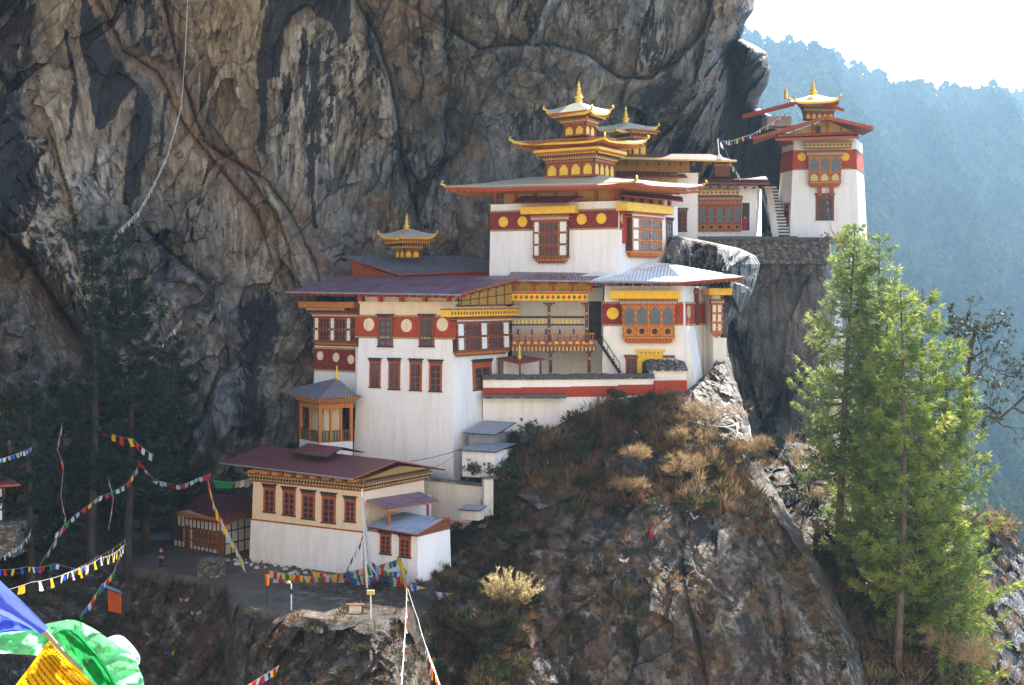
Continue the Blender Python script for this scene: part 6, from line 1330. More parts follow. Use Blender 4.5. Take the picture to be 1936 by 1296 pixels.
# golden plume grass tuft
R = thing("plume_grass", "large golden tuft of plume grass catching the sun on the dark slope", "grass tuft", at(958, 1145, 102.5)); rg = np.random.default_rng(3); c_ = at(958, 1148, 102.5); m = MB(); PP, DD = [], []
for k in range(170):
    a = rg.uniform(-1, 1); L = rg.uniform(1.4, 2.9); d = Vector((a * .75 + .05, rg.normal() * .3 - .2, 1 - .35 * abs(a))).normalized(); s_ = c_ + Vector((rg.normal() * .5, rg.normal() * .3, rg.normal() * .12)); e = s_ + d * L
    e2 = e + Vector((.25 * d.x + .12, 0, -.12)); m.tube([s_, s_.lerp(e, .6) + Vector((0, 0, .08)), e2], [.02, .015, .008], LM_Y, 3, False)
    for t_ in (.62, .72, .82, .9, .98): PP.append(list(s_.lerp(e2, t_))); DD.append(list(d))
m.build("stalks", R); PP, DD = np.array(PP), np.array(DD); crown("plumes", [blades(PP, DD, .30, 6, .16, .45, rg.uniform(.2, 1, len(PP)), rg, .1)], LM_Y, R)
# forest across the valley: one mass
rng = np.random.default_rng(17); PXf, PYf, Pf_, ovf = FAR; n_ = 90000; i = rng.integers(0, PXf.shape[0] - 1, n_); j = rng.integers(0, PXf.shape[1] - 1, n_)
x, y = PXf[i, j], PYf[i, j]; dY = np.abs(PYf[np.minimum(i + 1, PYf.shape[0] - 1), j] - y); k = (ovf[i, j] <= 0) & (x > 1330) & (x < 2250) & (y < 1150) & (rng.random(n_) < dY / 7.0); i, j = i[k], j[k]; P_ = Pf_[i, j] + (Pf_[i, np.minimum(j + 1, PXf.shape[1] - 1)] - Pf_[i, j]) * rng.random((len(i), 1)); dist = P_[:, 1]
keep = np.argsort(rng.random(len(P_)))[:15000]; P_, dist = P_[keep], dist[keep]; T_ = len(P_); hgt = rng.uniform(15, 34, T_) * np.clip(dist / 1500, .6, 1.2); nl = 26
u_ = rng.random((T_, nl)) ** .8; cone = rng.random(T_) < .45; rad_ = np.where(cone[:, None], (1 - u_) * .26 + .03, .30 * np.sqrt(np.clip(1 - (2 * u_ - .9) ** 2, .05, 1))) * hgt[:, None]
a_ = rng.uniform(0, 6.283, (T_, nl)); C_ = P_[:, None] + np.stack([np.cos(a_) * rad_, np.sin(a_) * rad_, (u_ * .95 + .05) * hgt[:, None]], -1); d_ = unit(np.stack([np.cos(a_), np.sin(a_), .5 + 0 * a_], -1)).reshape(-1, 3)
hu = np.repeat(.5 + 1.2 * fbm(P_ * .006, 3) + rng.normal(0, .13, T_), nl); s_ = (np.repeat(hgt, nl) * .20)
cc = C_.reshape(-1, 3); t1 = unit(np.cross(d_, rng.normal(size=d_.shape))); t2 = np.cross(d_, t1); t2 = unit(t2 + .22 * rng.normal(size=t2.shape)); q = np.stack([cc - t1 * s_[:, None], cc - t2 * s_[:, None] * .8, cc + t1 * s_[:, None], cc + t2 * s_[:, None] * .8], 1).reshape(-1, 3)
fo = crown("forest", [(q, np.arange(len(q)).reshape(-1, 4), np.repeat(np.clip(hu, 0, 1), 4))], LM_F, None); tag(fo, "blue hazy forest covering the mountainside across the valley", "forest", kind="stuff")
# ================================================================ prayer flags, poles, people, small things
def cloth(name, col, tr=.45, pat=0.0):
    n = NT(name); c = n.mix(n.ramp(n.noise(6, 4), [(.35, 0.0), (.7, .35)]), col, tuple(q * .6 for q in col)); 
    if pat:
        mk = n.ramp(n.noise(34, 2, rough=.4, sc=(1, 1, 2.2)), [(.55, 0.0), (.6, pat)]); c = n.mix(mk, c, (.06, .04, .05))
    n.l.new(c, n.b.inputs["Base Color"]); n.b.inputs["Roughness"].default_value = 1.0; n.b.inputs["Specular IOR Level"].default_value = 0
    wv = n.bump(n.noise(60, 4, sc=(1, 1, .3)), .3, .004); n.l.new(wv, n.b.inputs["Normal"])
    t = n.n.new("ShaderNodeBsdfTranslucent"); n.l.new(c, t.inputs[0]); mx = n.n.new("ShaderNodeMixShader"); mx.inputs[0].default_value = tr
    n.l.new(n.b.outputs[0], mx.inputs[1]); n.l.new(t.outputs[0], mx.inputs[2]); n.l.new(mx.outputs[0], n.out.inputs[0]); return n.mat
FC = dict(b=cloth("flag_blue", (.03, .10, .50)), w=cloth("flag_white", (.60, .60, .60)), r=cloth("flag_red", (.60, .03, .03)), g=cloth("flag_green", (.03, .26, .07)), y=cloth("flag_yellow", (.80, .50, .03)), o=cloth("flag_orange", (.75, .16, .02)), l=cloth("flag_faded", (.34, .36, .26)), p=cloth("flag_pale_blue", (.38, .48, .60)))
ROPE = paint("rope", (.35, .32, .27), .2, 8, .9); PALE = paint("white_rope", (.75, .73, .70), .2, 8, .9); CABLE = M["black"]
def flag_mesh(m, p0, p1, h, mat, rg, sway):
    u = p1 - p0; v = Vector((0, 0, -1)); nrm = Vector((-u.y, u.x, 0)).normalized() if u.length > 1e-6 else Vector((0, 1, 0)); b0 = len(m.v); a_ = rg.uniform(-.5, .5); sk = rg.uniform(-.35, .35) + sway
    for j in range(4):
        for i in range(4):
            t, s_ = i / 3, j / 3; w_ = math.sin(t * 4 + a_ * 6 + s_ * 2) * .10 * h * s_ + a_ * h * .5 * s_; m.v.append(tuple(p0 + u * t + v * h * s_ * (1 - .12 * rg.random() * s_) + nrm * w_ + u.normalized() * sk * h * s_))
    k = m.mi(mat)
    for j in range(3):
        for i in range(3): q = b0 + j * 4 + i; m.f.append((q, q + 4, q + 5, q + 1)); m.m.append(k)
def flagline(pts, n, size, seq, label, sag=.04, gap=.12, rope=None, rr=.012, seed=1, skip=0.0, sway=0.0, size1=None, group="strings of prayer flags", name="prayer_flags"):
    P_ = [at(*p) for p in pts]; rg = random.Random(seed); R = thing(name, label, "prayer flags", P_[0], group)
    dense = []
    for a, b in zip(P_[:-1], P_[1:]):
        L = (b - a).length
        for k in range(12): t = k / 12; dense.append(a.lerp(b, t) - Vector((0, 0, sag * L * 4 * t * (1 - t))))
    dense.append(P_[-1]); m = MB(); m.tube(dense, rr, rope or ROPE, 4); m.build("rope", R); cum = [0]
    for a, b in zip(dense[:-1], dense[1:]): cum.append(cum[-1] + (b - a).length)
    def pt(s_):
        for k in range(len(cum) - 1):
            if s_ <= cum[k + 1]: return dense[k].lerp(dense[k + 1], (s_ - cum[k]) / max(cum[k + 1] - cum[k], 1e-6))
        return dense[-1]
    for k in range(n):
        if rg.random() < skip: continue
        s0 = cum[-1] * (k + gap / 2) / n; s1 = cum[-1] * (k + 1 - gap / 2) / n; f_ = k / max(n - 1, 1); sz = size + ((size1 or size) - size) * f_; s1 = min(s1, s0 + sz * 1.05)
        m = MB(); flag_mesh(m, pt(s0) - Vector((0, 0, .01)), pt(s1) - Vector((0, 0, .01)), sz * rg.uniform(.85, 1.15), FC[seq[k % len(seq)]], rg, sway); m.build("flag", R, smooth=True)
    return R
S5 = "bwrgy"
flagline([(-30, 1127, 55), (60, 1101, 58), (130, 1083, 64), (190, 1055, 72), (237, 1028, 90)], 19, .42, "wywywpywywwy", "long line of larger white and yellow flags crossing the ravine at the lower left", .01, .35, seed=2, size1=.42)
flagline([(120, 1086, 80), (180, 1055, 90), (238, 1018, 104)], 22, .40, S5, "small five coloured flags just above the larger white and yellow line", .01, .1, seed=3)
flagline([(-20, 1076, 80), (50, 1072, 85), (105, 1066, 90), (170, 1078, 94)], 24, .36, "ywbrrygbw", "small multicoloured flags hanging straight at the left edge above the ravine", .02, .1, seed=4, skip=.1)
flagline([(228, 1040, 96), (216, 1080, 94), (190, 1110, 92), (152, 1165, 90)], 16, .38, "gyrwb", "coloured flags dropping steeply beside the orange shed", .01, .1, seed=5)
flagline([(393, 905, 98), (405, 955, 98), (430, 1005, 99), (460, 1062, 100)], 14, .62, "ryrwyrwywpywyw", "steep line of big red, yellow and white flags in front of the timbered cottage", .01, .1, seed=6, sway=.2)
flagline([(-20, 872, 85), (40, 855, 88), (62, 845, 90)], 12, .28, "blpwl", "pale blue and white flags at the far left edge above the eaves", .02, .1, seed=7)
flagline([(-20, 1062, 80), (25, 1038, 84), (50, 1018, 88), (60, 1000, 90)], 13, .26, "wlpl", "faded white flags sagging at the left edge below the corner house", .03, .1, seed=8)
flagline([(118, 800, 95), (108, 850, 95), (120, 880, 95), (115, 940, 95), (125, 985, 95), (112, 1010, 95), (75, 1070, 94)], 13, .36, "llyrpyrlyl", "ragged large flags hanging down the left of the flat topped fir", .0, .5, seed=9, skip=.1)
flagline([(104, 1010, 96), (140, 975, 98), (185, 940, 100), (240, 915, 103), (262, 880, 104)], 16, .34, "wrgwpryl", "faded small flags rising between the two dark fir trunks", .03, .25, seed=10)
flagline([(262, 870, 106), (290, 905, 107), (340, 918, 109), (372, 905, 110), (400, 895, 111)], 18, .34, "rrwrlwpw", "faded red and white flags draped against the dark thicket behind the fir", .03, .2, seed=11)
flagline([(180, 800, 104), (215, 822, 104), (250, 830, 104), (292, 862, 104)], 8, .55, "yryryrwp", "few yellow, red and white flags tied between the fir trunks", .04, .5, seed=12)
flagline([(205, 905, 103), (215, 940, 103), (205, 1000, 103)], 7, .34, "wylrwl", "short string of faded flags on the flat topped fir's trunk", .0, .3, seed=13)
flagline([(402, 908, 112), (440, 912, 112), (484, 902, 112)], 8, .55, "gggglwll", "green and pinkish cloths hung on a line behind the timbered cottage", .02, .12, seed=14, name="washing_line")
flagline([(503, 1078, 103), (600, 1092, 103), (700, 1072, 103)], 28, .52, "rwrwygyyrywyrwgrwpyryb", "upper row of flags from the thin black post to the white pole", .015, .05, seed=15)
flagline([(507, 1088, 103), (560, 1104, 103), (625, 1103, 103), (690, 1088, 103)], 18, .52, "gwrwby", "lower row of flags hung between black post and white pole", .01, .05, seed=16)
flagline([(690, 1080, 102.5), (720, 1068, 102.5), (757, 1056, 102.5)], 12, .52, "ggbrwgrwgb", "short upper row of flags right of the white pole by the annex wall", .02, .0, seed=17)
for k, (a, b, sd, lb) in enumerate((((655, 1078), (765, 1098), 18, "topmost bunch of tangled flags around the foot of the white pole"), ((662, 1092), (762, 1088), 19, "middle bunch of tangled flags right of the white pole"), ((672, 1082), (745, 1112), 20, "lowest bunch of tangled flags right of the white pole"), ((690, 1062), (760, 1118), 21, "slanting bunch of tangled flags ending at the thick flag bundle"))):
    flagline([(*a, 102.3 - k * .2), ((a[0] + b[0]) / 2, (a[1] + b[1]) / 2 + 6, 102), (*b, 101.5)], 15, .55, "bgwrypbrgb", lb, .05, .0, seed=sd, skip=.12, sway=.2)
flagline([(700, 1060, 102.6), (735, 1082, 102.0), (766, 1075, 101.2)], 13, .55, "gbpwrgyb", "crumpled flags crossing behind the yellow cloth bundle", .06, .0, seed=36, sway=.2)
flagline([(590, 1080, 103.4), (640, 1088, 103.2), (690, 1076, 103)], 14, .55, "yyryoyrw", "mostly yellow flags doubled over the middle of the upper row", .03, .0, seed=37)
flagline([(705, 945, 103.4), (680, 1030, 103.2), (668, 1050, 103), (655, 1078, 102.8)], 9, .42, "llrgrbwb", "flags running up from the tangle towards the lower house eaves", .0, .3, seed=22)
flagline([(768, 1105, 100), (800, 1116, 101), (858, 1122, 102)], 13, .52, "wbygrwbyg", "row of flags running right from the flag bundle to the slope", .02, .05, seed=23)
flagline([(766, 1098, 99.8), (800, 1110, 100.8), (850, 1124, 102)], 11, .52, "rwbwyrw", "second row of flags just below the one running right from the bundle", .05, .05, seed=24)
flagline([(769, 1112, 96), (768, 1160, 75), (764, 1220, 55), (758, 1310, 38)], 34, .42, "wrwywwbwrwyw", "left leg of the sunlit pair of flag strings coming towards the viewer", .004, .0, rope=PALE, rr=.014, seed=25, size1=.26)
flagline([(771, 1112, 96), (790, 1170, 75), (806, 1225, 60), (838, 1310, 42)], 20, .15, "www", "right leg of the sunlit pair of flag strings, bare upper part and flags below", .004, .2, rope=PALE, rr=.014, seed=26, size1=.4, skip=.35)
flagline([(806, 1222, 60), (820, 1260, 52), (838, 1310, 42)], 10, .55, "oywroyrw", "orange and yellow flags bunched on the lower right sunlit string", .004, .0, rope=PALE, rr=.012, seed=27)
flagline([(356, -30, 108), (351, 90, 108), (343, 200, 108), (318, 290, 108), (290, 350, 108), (262, 400, 108), (212, 448, 108)], 95, .15, "lpwl", "very long string of tiny white flags hanging down the cliff face", .01, .3, rope=PALE, seed=28, size1=.42)
flagline([(344, 603, 110), (300, 655, 109), (228, 722, 108)], 22, .42, "lllw", "string of faded yellowish flags slanting down to the firs", .03, .3, seed=29)
flagline([(1366, 267, 140), (1405, 259, 147), (1440, 243, 154), (1492, 207, 164)], 26, .40, "bwwrgybyrbwr", "five coloured flags strung from the small flag pole up to the corner tower roof", .02, .0, seed=30)
flagline([(1360, 264, 137), (1372, 285, 137), (1380, 305, 137), (1400, 335, 150)], 8, .45, "wwrwlp", "white flags hanging down from the little pole on the rear roof", .0, .2, seed=31)
flagline([(1562, 352, 163), (1566, 400, 162), (1572, 432, 161), (1582, 452, 160)], 16, .30, "bbpbwbp", "blue streamer of flags hanging down the corner tower front", .0, .0, seed=32)
flagline([(1565, 455, 162), (1564, 520, 160), (1562, 570, 159), (1568, 600, 158)], 22, .26, "bbbp", "blue string of flags trailing down the gorge rock beside the pines", .0, .1, seed=33)
flagline([(440, 1310, 85), (490, 1282, 86), (528, 1258, 88)], 12, .42, "rwbyrw", "short coloured string at the bottom edge left of the sunlit strings", .02, .1, seed=34)
flagline([(1583, 448, 133), (1620, 500, 130), (1655, 560, 127)], 12, .3, "wrwlwg", "tiny flags caught in the tops of the tall pines", .02, .5, seed=35)
for k, (x, y, s_) in enumerate(((348, 1130, "ybwy"), (370, 1155, "wbpw"), (270, 1215, "rybw"), (285, 1195, "wprr"), (320, 1232, "bbgy"), (1180, 1055, "wl"))):
    YY = surf(SPUR if x > 900 else GRD, x, y, .4); flagline([(x - 9, y, YY), (x, y + 4, YY), (x + 10, y - 2, YY)], 4, .22, s_, ("small yellow and blue tangle of flags on the bank below the path", "small white and blue tangle of flags on the bank below the path", "red and yellow tangle of flags right of the big green flag", "pinkish tangle of flags above the big green flag's tip", "blue tangle of flags on the dark bank right of the big green flag", "scrap of white cloth caught on the spur face")[k], .1, .1, seed=60 + k)
# loose cloths caught on the spur
def scrap(pts, w, mat, label, Y):
    m = MB(); m.tube([at(x, y, surf(SPUR, x, y, .35)) for x, y in pts], w, mat, 5); o = m.build("cloth_scrap", None, True); tag(o, label, "cloth scrap", "cloth scraps caught on the spur")
scrap([(1231, 992), (1229, 1005), (1233, 1018)], .10, FC["r"], "bright red cloth strip caught on the middle of the spur", 108.5)
scrap([(1200, 815), (1208, 822), (1210, 828)], .09, FC["w"], "white cloth caught above the sunlit feathery shrub", 114.3)
scrap([(1033, 866), (1036, 876)], .08, FC["w"], "small white cloth on the scrub below the long white wall", 113)
scrap([(1305, 970), (1312, 982), (1320, 976)], .06, FC["w"], "thin white cloth hooked on the spur right of the red strip", 109.5)
scrap([(1237, 943), (1238, 952)], .07, FC["w"], "pale rag just below the sunlit shrubs on the spur", 110.8)
def cable(pts, r, mat, label, cat="rope", name="rope", sag=.0):
    m = MB(); P_ = [at(*p) for p in pts]; m.tube(P_, r, mat, 5); tag(m.build(name, None, True), label, cat)
cable([(x, y, surf(SPUR, x, y, .25)) for x, y in ((1268, 783), (1290, 792), (1330, 803), (1352, 806), (1372, 808), (1392, 803))], .045, PALE, "white rope slung across the sunlit rock below the shrine")
cable([(x, y, surf(SPUR, x, y, .25)) for x, y in ((1394, 803), (1394, 820), (1387, 838))], .07, PALE, "white cloth hanging from the rope's end on the sunlit rock", "cloth", "cloth_strip")
cable([(x, y, surf(SPUR, x, y, .2)) for x, y in ((1412, 790), (1416, 805), (1419, 830))], .08, PALE, "white streamer on the bright right rim of the spur", "cloth", "cloth_strip")
cable([(775, 873, 114), (815, 866, 113.6), (850, 857, 113.6), (876, 848, 114)], .025, CABLE, "black cable sagging from the white block to the whitewashed hut", "cable", "cable")
cable([(800, 890, 114), (840, 876, 113.8), (868, 855, 114)], .015, CABLE, "thin second cable just below the sagging black one", "cable", "cable")
# posts and lamps
def ground(x, y): return at(x, y, plane_y(np.array(y * 1.0)))
R = thing("flag_pole", "tall white flag pole with a long hanging cloth in front of the lower house", "pole", at(696, 1170, 100.5)); m = MB(); m.tube([at(697, 1160, 101), at(690, 1040, 101.2), at(684, 925, 102)], [.085, .07, .05], M["whitepaint"], 8); m.build("shaft", R)
m = MB(); m.tube([at(686, 940, 101.8), at(692, 1010, 101), at(700, 1070, 100.8), at(714, 1090, 100.6)], [.03, .12, .14, .04], FC["w"], 6); m.build("banner", R, True)
R = thing("flag_post", "thin black post with a red pennant at the left end of the flag rows", "post", at(505, 1150, 100)); m = MB(); b_ = ground(505, 1148); m.tube([b_, b_ + Vector((0, 0, 2.9))], .035, M["black"], 6); m.build("shaft", R); m = MB(); flag_mesh(m, at(502, 1086, b_.y), at(509, 1086, b_.y), .8, FC["o"], random.Random(3), 0); m.build("pennant", R)
R = thing("flag_bundle", "thick bundle of wrapped flags on a post beside the annex", "flag bundle", at(768, 1130, 99)); m = MB(); m.tube([at(752, 1055, 101), at(762, 1080, 100), at(768, 1115, 99.3)], [.1, .16, .08], FC["y"], 6); m.build("yellow_cloth", R, True); m = MB(); m.tube([at(760, 1075, 100.2), at(763, 1095, 99.8), at(765, 1115, 99.5)], .13, FC["r"], 6); m.build("red_cloth", R, True); m = MB(); m.tube([at(768, 1085, 99.4), at(770, 1108, 99.2)], .12, FC["p"], 6); m.build("blue_cloth", R, True); m = MB(); m.tube([at(768, 1080, 99.8), at(771, 1165, 99.8)], .06, M["brown"], 6); m.build("post", R)
for x, y, h, lb, sh in ((551, 1154, 1.75, "short white lamp post with a round tilted head on the terrace path", 1), (701, 1170, 1.65, "short white lamp post with a box head near the bench", 0)):
    b_ = ground(x, y); R = thing("lamp_post", lb, "lamp post", b_, "lamp posts on the terrace"); m = MB(); m.tube([b_ - Vector((0, 0, .3)), b_ + Vector((0, 0, h))], .045, M["whitepaint"], 8); m.build("shaft", R)
    m = MB(); t_ = b_ + Vector((-.18 if sh else 0, 0, h + .06))
    if sh: m.lathe(t_, [(.05, -.08), (.16, -.02), (.17, .05), (.08, .14), (.01, .16)], M["palegold"], 10)
    else: m.box(t_, .48, .26, .26, M["palegold"])
    m.build("lamp_head", R)
    if sh: m = MB(); m.box(b_ + Vector((0, 0, h - .5)), .2, .16, .34, M["black"]); m.build("switch_box", R)
b_ = ground(672, 1158); R = thing("wooden_bench", "low wooden bench on the terrace path left of the box headed lamp", "bench", b_); m = MB(); m.box(b_ + Vector((0, 0, .5)), 1.25, .32, .07, M["brown"], -.2); m.build("seat", R)
for dx in (-.5, .5): m = MB(); m.box(b_ + Vector((dx, -dx * .2, .22)), .09, .28, .5, M["brown"], -.2); m.build("leg", R)
b_ = ground(398, 1092); R = thing("stone_pillar", "square rubble pillar at the edge of the terrace path", "pillar", b_); m = MB(); m.box(b_ + Vector((0, .5, .55)), 1.6, 1.4, 1.3, M["stone"], -.5); m.build("shaft", R); m = MB(); m.box(b_ + Vector((0, .5, 1.25)), 1.85, 1.6, .12, M["stone"], -.5); m.build("cap", R)
b_ = ground(600, 1132); m = MB(); m.box(b_ + Vector((-2.2, -.5, .03)), 1.4, 1.0, .06, M["slate"], -.3); tag(m.build("drain_cover"), "flat grey stone slab set in the terrace path", "slab")
rg = random.Random(9)
# rubble under the lower house and cottage
for k in range(46):
    t_ = k / 46; x = 430 + 200 * t_ + rg.uniform(-6, 6); y = 1056 + 34 * t_ + rg.uniform(-4, 10); b_ = ground(x, y); s_ = rg.uniform(.12, .32); m = MB(); b0 = len(m.v)
    q = [Vector((rg.uniform(-1, 1), rg.uniform(-1, 1), rg.uniform(-.6, .8))).normalized() for _ in range(1)]
    m.lathe(b_ - Vector((0, 0, s_ * .3)), [(s_ * .6, 0), (s_, s_ * .4), (s_ * .8, s_ * .9), (s_ * .3, s_ * 1.1)], M["stonewhite" if k % 3 else "stone"], rg.choice((5, 6, 7))); tag(m.build("rubble_stone"), "loose pale stone lying along the foot of the lower house wall", "stone", "loose stones along the house wall")
# small pole on the rear roof
R = thing("roof_pole", "short white pole with a knob on the rear hall roof", "pole", at(1360, 300, 137)); m = MB(); m.tube([at(1360, 300, 137), at(1357, 262, 137)], .06, M["whitepaint"], 6); m.build("shaft", R); m = MB(); m.lathe(at(1360, 302, 137), [(.25, 0), (.28, .2), (.15, .4), (.05, .5)], M["whitepaint"], 8); m.build("base", R)
# people -------------------------------------------------------
def skin(name, verts, edges, rad, mat, parent, root_=0, levels=1):
    me = bpy.data.meshes.new(name); me.from_pydata([tuple(v) for v in verts], edges, []); o = bpy.data.objects.new(name, me); C.collection.objects.link(o)
    sk = o.modifiers.new("s", 'SKIN'); o.modifiers.new("u", 'SUBSURF').levels = levels; o.modifiers["u"].render_levels = levels
    for i, r in enumerate(rad): me.skin_vertices[0].data[i].radius = (r, r)
    me.skin_vertices[0].data[root_].use_root = True
    dg = bpy.context.evaluated_depsgraph_get(); dg.update(); m2 = bpy.data.meshes.new_from_object(o.evaluated_get(dg)); bpy.data.objects.remove(o)
    m2.materials.clear(); m2.materials.append(mat)
    for p in m2.polygons: p.use_smooth = True; p.material_index = 0
    o = bpy.data.objects.new(name, m2); link(o, parent); return o
SKIN_ = paint("skin", (.42, .22, .14), .1, 6, .6, gr=0); HAIR = paint("hair", (.015, .012, .01), .2, 8, .6)
def person(b_, label, face, coat, legs, robe=False, h=1.7, hold=False):
    R = thing("person", label, "person", b_); k = h / 1.7; ca, sa = math.cos(face), math.sin(face)
    def L(x, y, z): return Vector((x * ca - y * sa, x * sa + y * ca, z)) * k     # x right, y forward
    V = [L(0, 0, .95), L(0, .01, 1.15), L(0, .01, 1.36), L(0, .02, 1.48), L(0, .03, 1.60), L(0, .03, 1.68)]; Rr = [.13, .12, .13, .055, .095, .07]; E = [(0, 1), (1, 2), (2, 3), (3, 4), (4, 5)]
    for s_ in (-1, 1):
        i = len(V); V += [L(.09 * s_, 0, .88), L(.10 * s_, .03, .50), L(.10 * s_, 0, .10), L(.11 * s_, .14, .04)]; Rr += [.095, .065, .045, .04]; E += [(0, i), (i, i + 1), (i + 1, i + 2), (i + 2, i + 3)]
        i = len(V); fw = .22 if hold else .06; V += [L(.19 * s_, .01, 1.38), L(.25 * s_, .0, 1.12), L(.22 * s_, fw, .92 + .12 * hold), L(.215 * s_, fw + .03, .84 + .14 * hold)]; Rr += [.055, .045, .03, .03]; E += [(2, i), (i, i + 1), (i + 1, i + 2), (i + 2, i + 3)]
        for q in range(5):
            j = len(V); a_ = -.03 + .015 * q; V.append(L(.215 * s_ - (.035 * s_ if q == 0 else 0), fw + .03 + a_ + .02, (.79 if q else .82) + .004 * abs(q - 3) + .14 * hold)); Rr.append(.009); E.append((i + 3, j))
    V = [v for v in V]; body = skin("body", V, E, [r * k for r in Rr], SKIN_, R)
    body.location = (0, 0, 0)
    head = L(0, .03, 1.62)
    m = MB(); m.lathe(b_ + L(0, .015, 1.60), [(.108 * k, 0), (.115 * k, .05), (.10 * k, .10), (.05 * k, .135), (.005, .14)], HAIR, 10); m.build("hair", R, True)
    V2 = [L(0, 0, .93), L(0, .01, 1.15), L(0, .01, 1.38)]; R2 = [.165, .15, .165]; E2 = [(0, 1), (1, 2)]
    for s_ in (-1, 1): i = len(V2); V2 += [L(.20 * s_, .01, 1.38), L(.25 * s_, 0, 1.12), L(.225 * s_, fw * .9, .96 + .12 * hold)]; R2 += [.075, .065, .055]; E2 += [(2, i), (i, i + 1), (i + 1, i + 2)]
    skin("jacket" if not robe else "robe_top", V2, E2, [r * k for r in R2], coat, R)
    if robe: m = MB(); m.lathe(b_, [(.26 * k, .08), (.24 * k, .4), (.19 * k, .9), (.17 * k, 1.1)], legs, 14); m.build("robe_skirt", R, True)
    else:
        V3 = [L(0, 0, .98)]; R3 = [.155]; E3 = []
        for s_ in (-1, 1): i = len(V3); V3 += [L(.09 * s_, 0, .86), L(.10 * s_, .03, .50), L(.10 * s_, 0, .12)]; R3 += [.115, .085, .075]; E3 += [(0, i), (i, i + 1), (i + 1, i + 2)]
        skin("trousers", V3, E3, [r * k for r in R3], legs, R)
    return R
person(at(1408, 436, 165.9), "person in a bright red robe standing in the doorway of the latticed hall", math.pi, FC["r"], FC["r"], True, 1.75, True)
pg_ = ground(305, 1077); person(pg_, "person in dark clothes standing on the terrace left of the timbered cottage", math.pi * .9, paint("dark_jacket", (.03, .03, .04), .2, 6, .8), paint("dark_trousers", (.02, .022, .035), .2, 6, .8), False, 1.72)
# foreground flags, an arm's length from the camera -----------------------------------------
def bigcloth(name, mat, grid, Y0, rip, seed, parent, th=.004):
    """grid: rows of (px,py,dY) control points; resampled smooth with ripples"""
    G_ = np.array(grid, float); r, c, _ = G_.shape; n = 46; u = np.linspace(0, r - 1, n); v = np.linspace(0, c - 1, n)
    def interp(A_):
        def cr(p0, p1, p2, p3, t): return .5 * ((2 * p1) + (-p0 + p2) * t + (2 * p0 - 5 * p1 + 4 * p2 - p3) * t * t + (-p0 + 3 * p1 - 3 * p2 + p3) * t ** 3)
        def ax(A, xs):
            out = []
            for x in xs: i = min(int(x), len(A) - 2); t = x - i; g = lambda k: A[min(max(k, 0), len(A) - 1)]; out.append(cr(g(i - 1), g(i), g(i + 1), g(i + 2), t))
            return np.array(out)
        B_ = ax(A_, u); return ax(B_.T, v).T
    X, Yp, D = interp(G_[:, :, 0]), interp(G_[:, :, 1]), interp(G_[:, :, 2]); vv, uu = np.meshgrid(v, u); q = np.stack([X * .012, Yp * .012, X * 0 + seed], -1)
    D = D + rip * (np.sin(uu * 5 + vv * 3 + 2.0 * perlin(q * 1.4)) * .5 + 1.4 * perlin(q * 1.7) + .5 * fbm(q * np.array([5., 2.2, 1]), 3, ridged=True)) ; P_ = npat(X, Yp, Y0 + D); o = npmesh(name, P_.reshape(-1, 3), gridfaces(n, n), mat, parent, smooth=True)
    return o
BIG = dict(b=cloth("big_blue", (.10, .16, .60), .45), g=cloth("big_green", (.28, .72, .38), .7, .25), k=cloth("big_green_fold", (.02, .30, .08), .5, .35), y=cloth("big_yellow", (.85, .42, .01), .6), w=cloth("big_white", (.80, .80, .84), .5), v=cloth("big_lavender", (.12, .17, .62), .5))  # green fold: deeper colour painted in for the shade of doubled cloth
R = thing("large_prayer_flags", "large sunlit blue, green and yellow prayer flags in the bottom left corner", "prayer flags", at(60, 1220, 3.6))
m = MB(); m.tube([at(-60, 1060, 3.4), at(0, 1112, 3.5), at(60, 1165, 3.6), at(120, 1235, 3.7), at(185, 1300, 3.8), at(230, 1345, 3.9)], .0065, ROPE, 6); m.build("rope", R)
bigcloth("flag", BIG["v"], [[(-40, 1060, 0), (0, 1098, 0), (50, 1145, 0), (92, 1188, 0)], [(-50, 1110, -.06), (-5, 1130, -.08), (42, 1165, -.05), (82, 1196, -.02)], [(-60, 1160, 0), (-10, 1165, .02), (38, 1178, .02), (76, 1200, 0)]], 3.5, .012, 1.1, R)["label"] = "bunched lavender blue flag"
bigcloth("flag", BIG["b"], [[(-60, 1130, .1), (-10, 1140, .1), (30, 1165, .1), (70, 1185, .1)], [(-60, 1170, .12), (-10, 1175, .08), (25, 1185, .12), (60, 1192, .1)], [(-60, 1205, .1), (-20, 1200, .1), (10, 1196, .1), (40, 1193, .1)]], 3.5, .02, 2.7, R)["label"] = "deep blue flag"
bigcloth("flag", BIG["g"], [[(-50, 1196, 0), (0, 1190, .02), (60, 1186, .04), (95, 1178, .05), (130, 1172, .06)], [(-50, 1215, .05), (0, 1212, .0), (50, 1205, .06), (90, 1200, -.04), (125, 1192, .05)], [(-50, 1232, 0), (0, 1236, .03), (48, 1238, .0), (80, 1240, .05), (105, 1230, .03)]], 3.75, .03, 3.3, R)["label"] = "left part of the green flag"
bigcloth("flag", BIG["g"], [[(88, 1182, 0), (135, 1172, .05), (175, 1188, .1), (215, 1215, .12), (255, 1240, .15)], [(85, 1215, .0), (130, 1215, -.08), (170, 1225, .06), (215, 1245, .08), (262, 1262, .12)], [(100, 1250, 0), (140, 1262, .02), (180, 1270, -.06), (225, 1285, .1), (272, 1290, .1)], [(110, 1310, 0), (150, 1320, .02), (185, 1330, .04), (230, 1335, .05), (270, 1330, .1)]], 3.75, .05, 4.9, R)["label"] = "billowing green flag, nearly white in the sun"
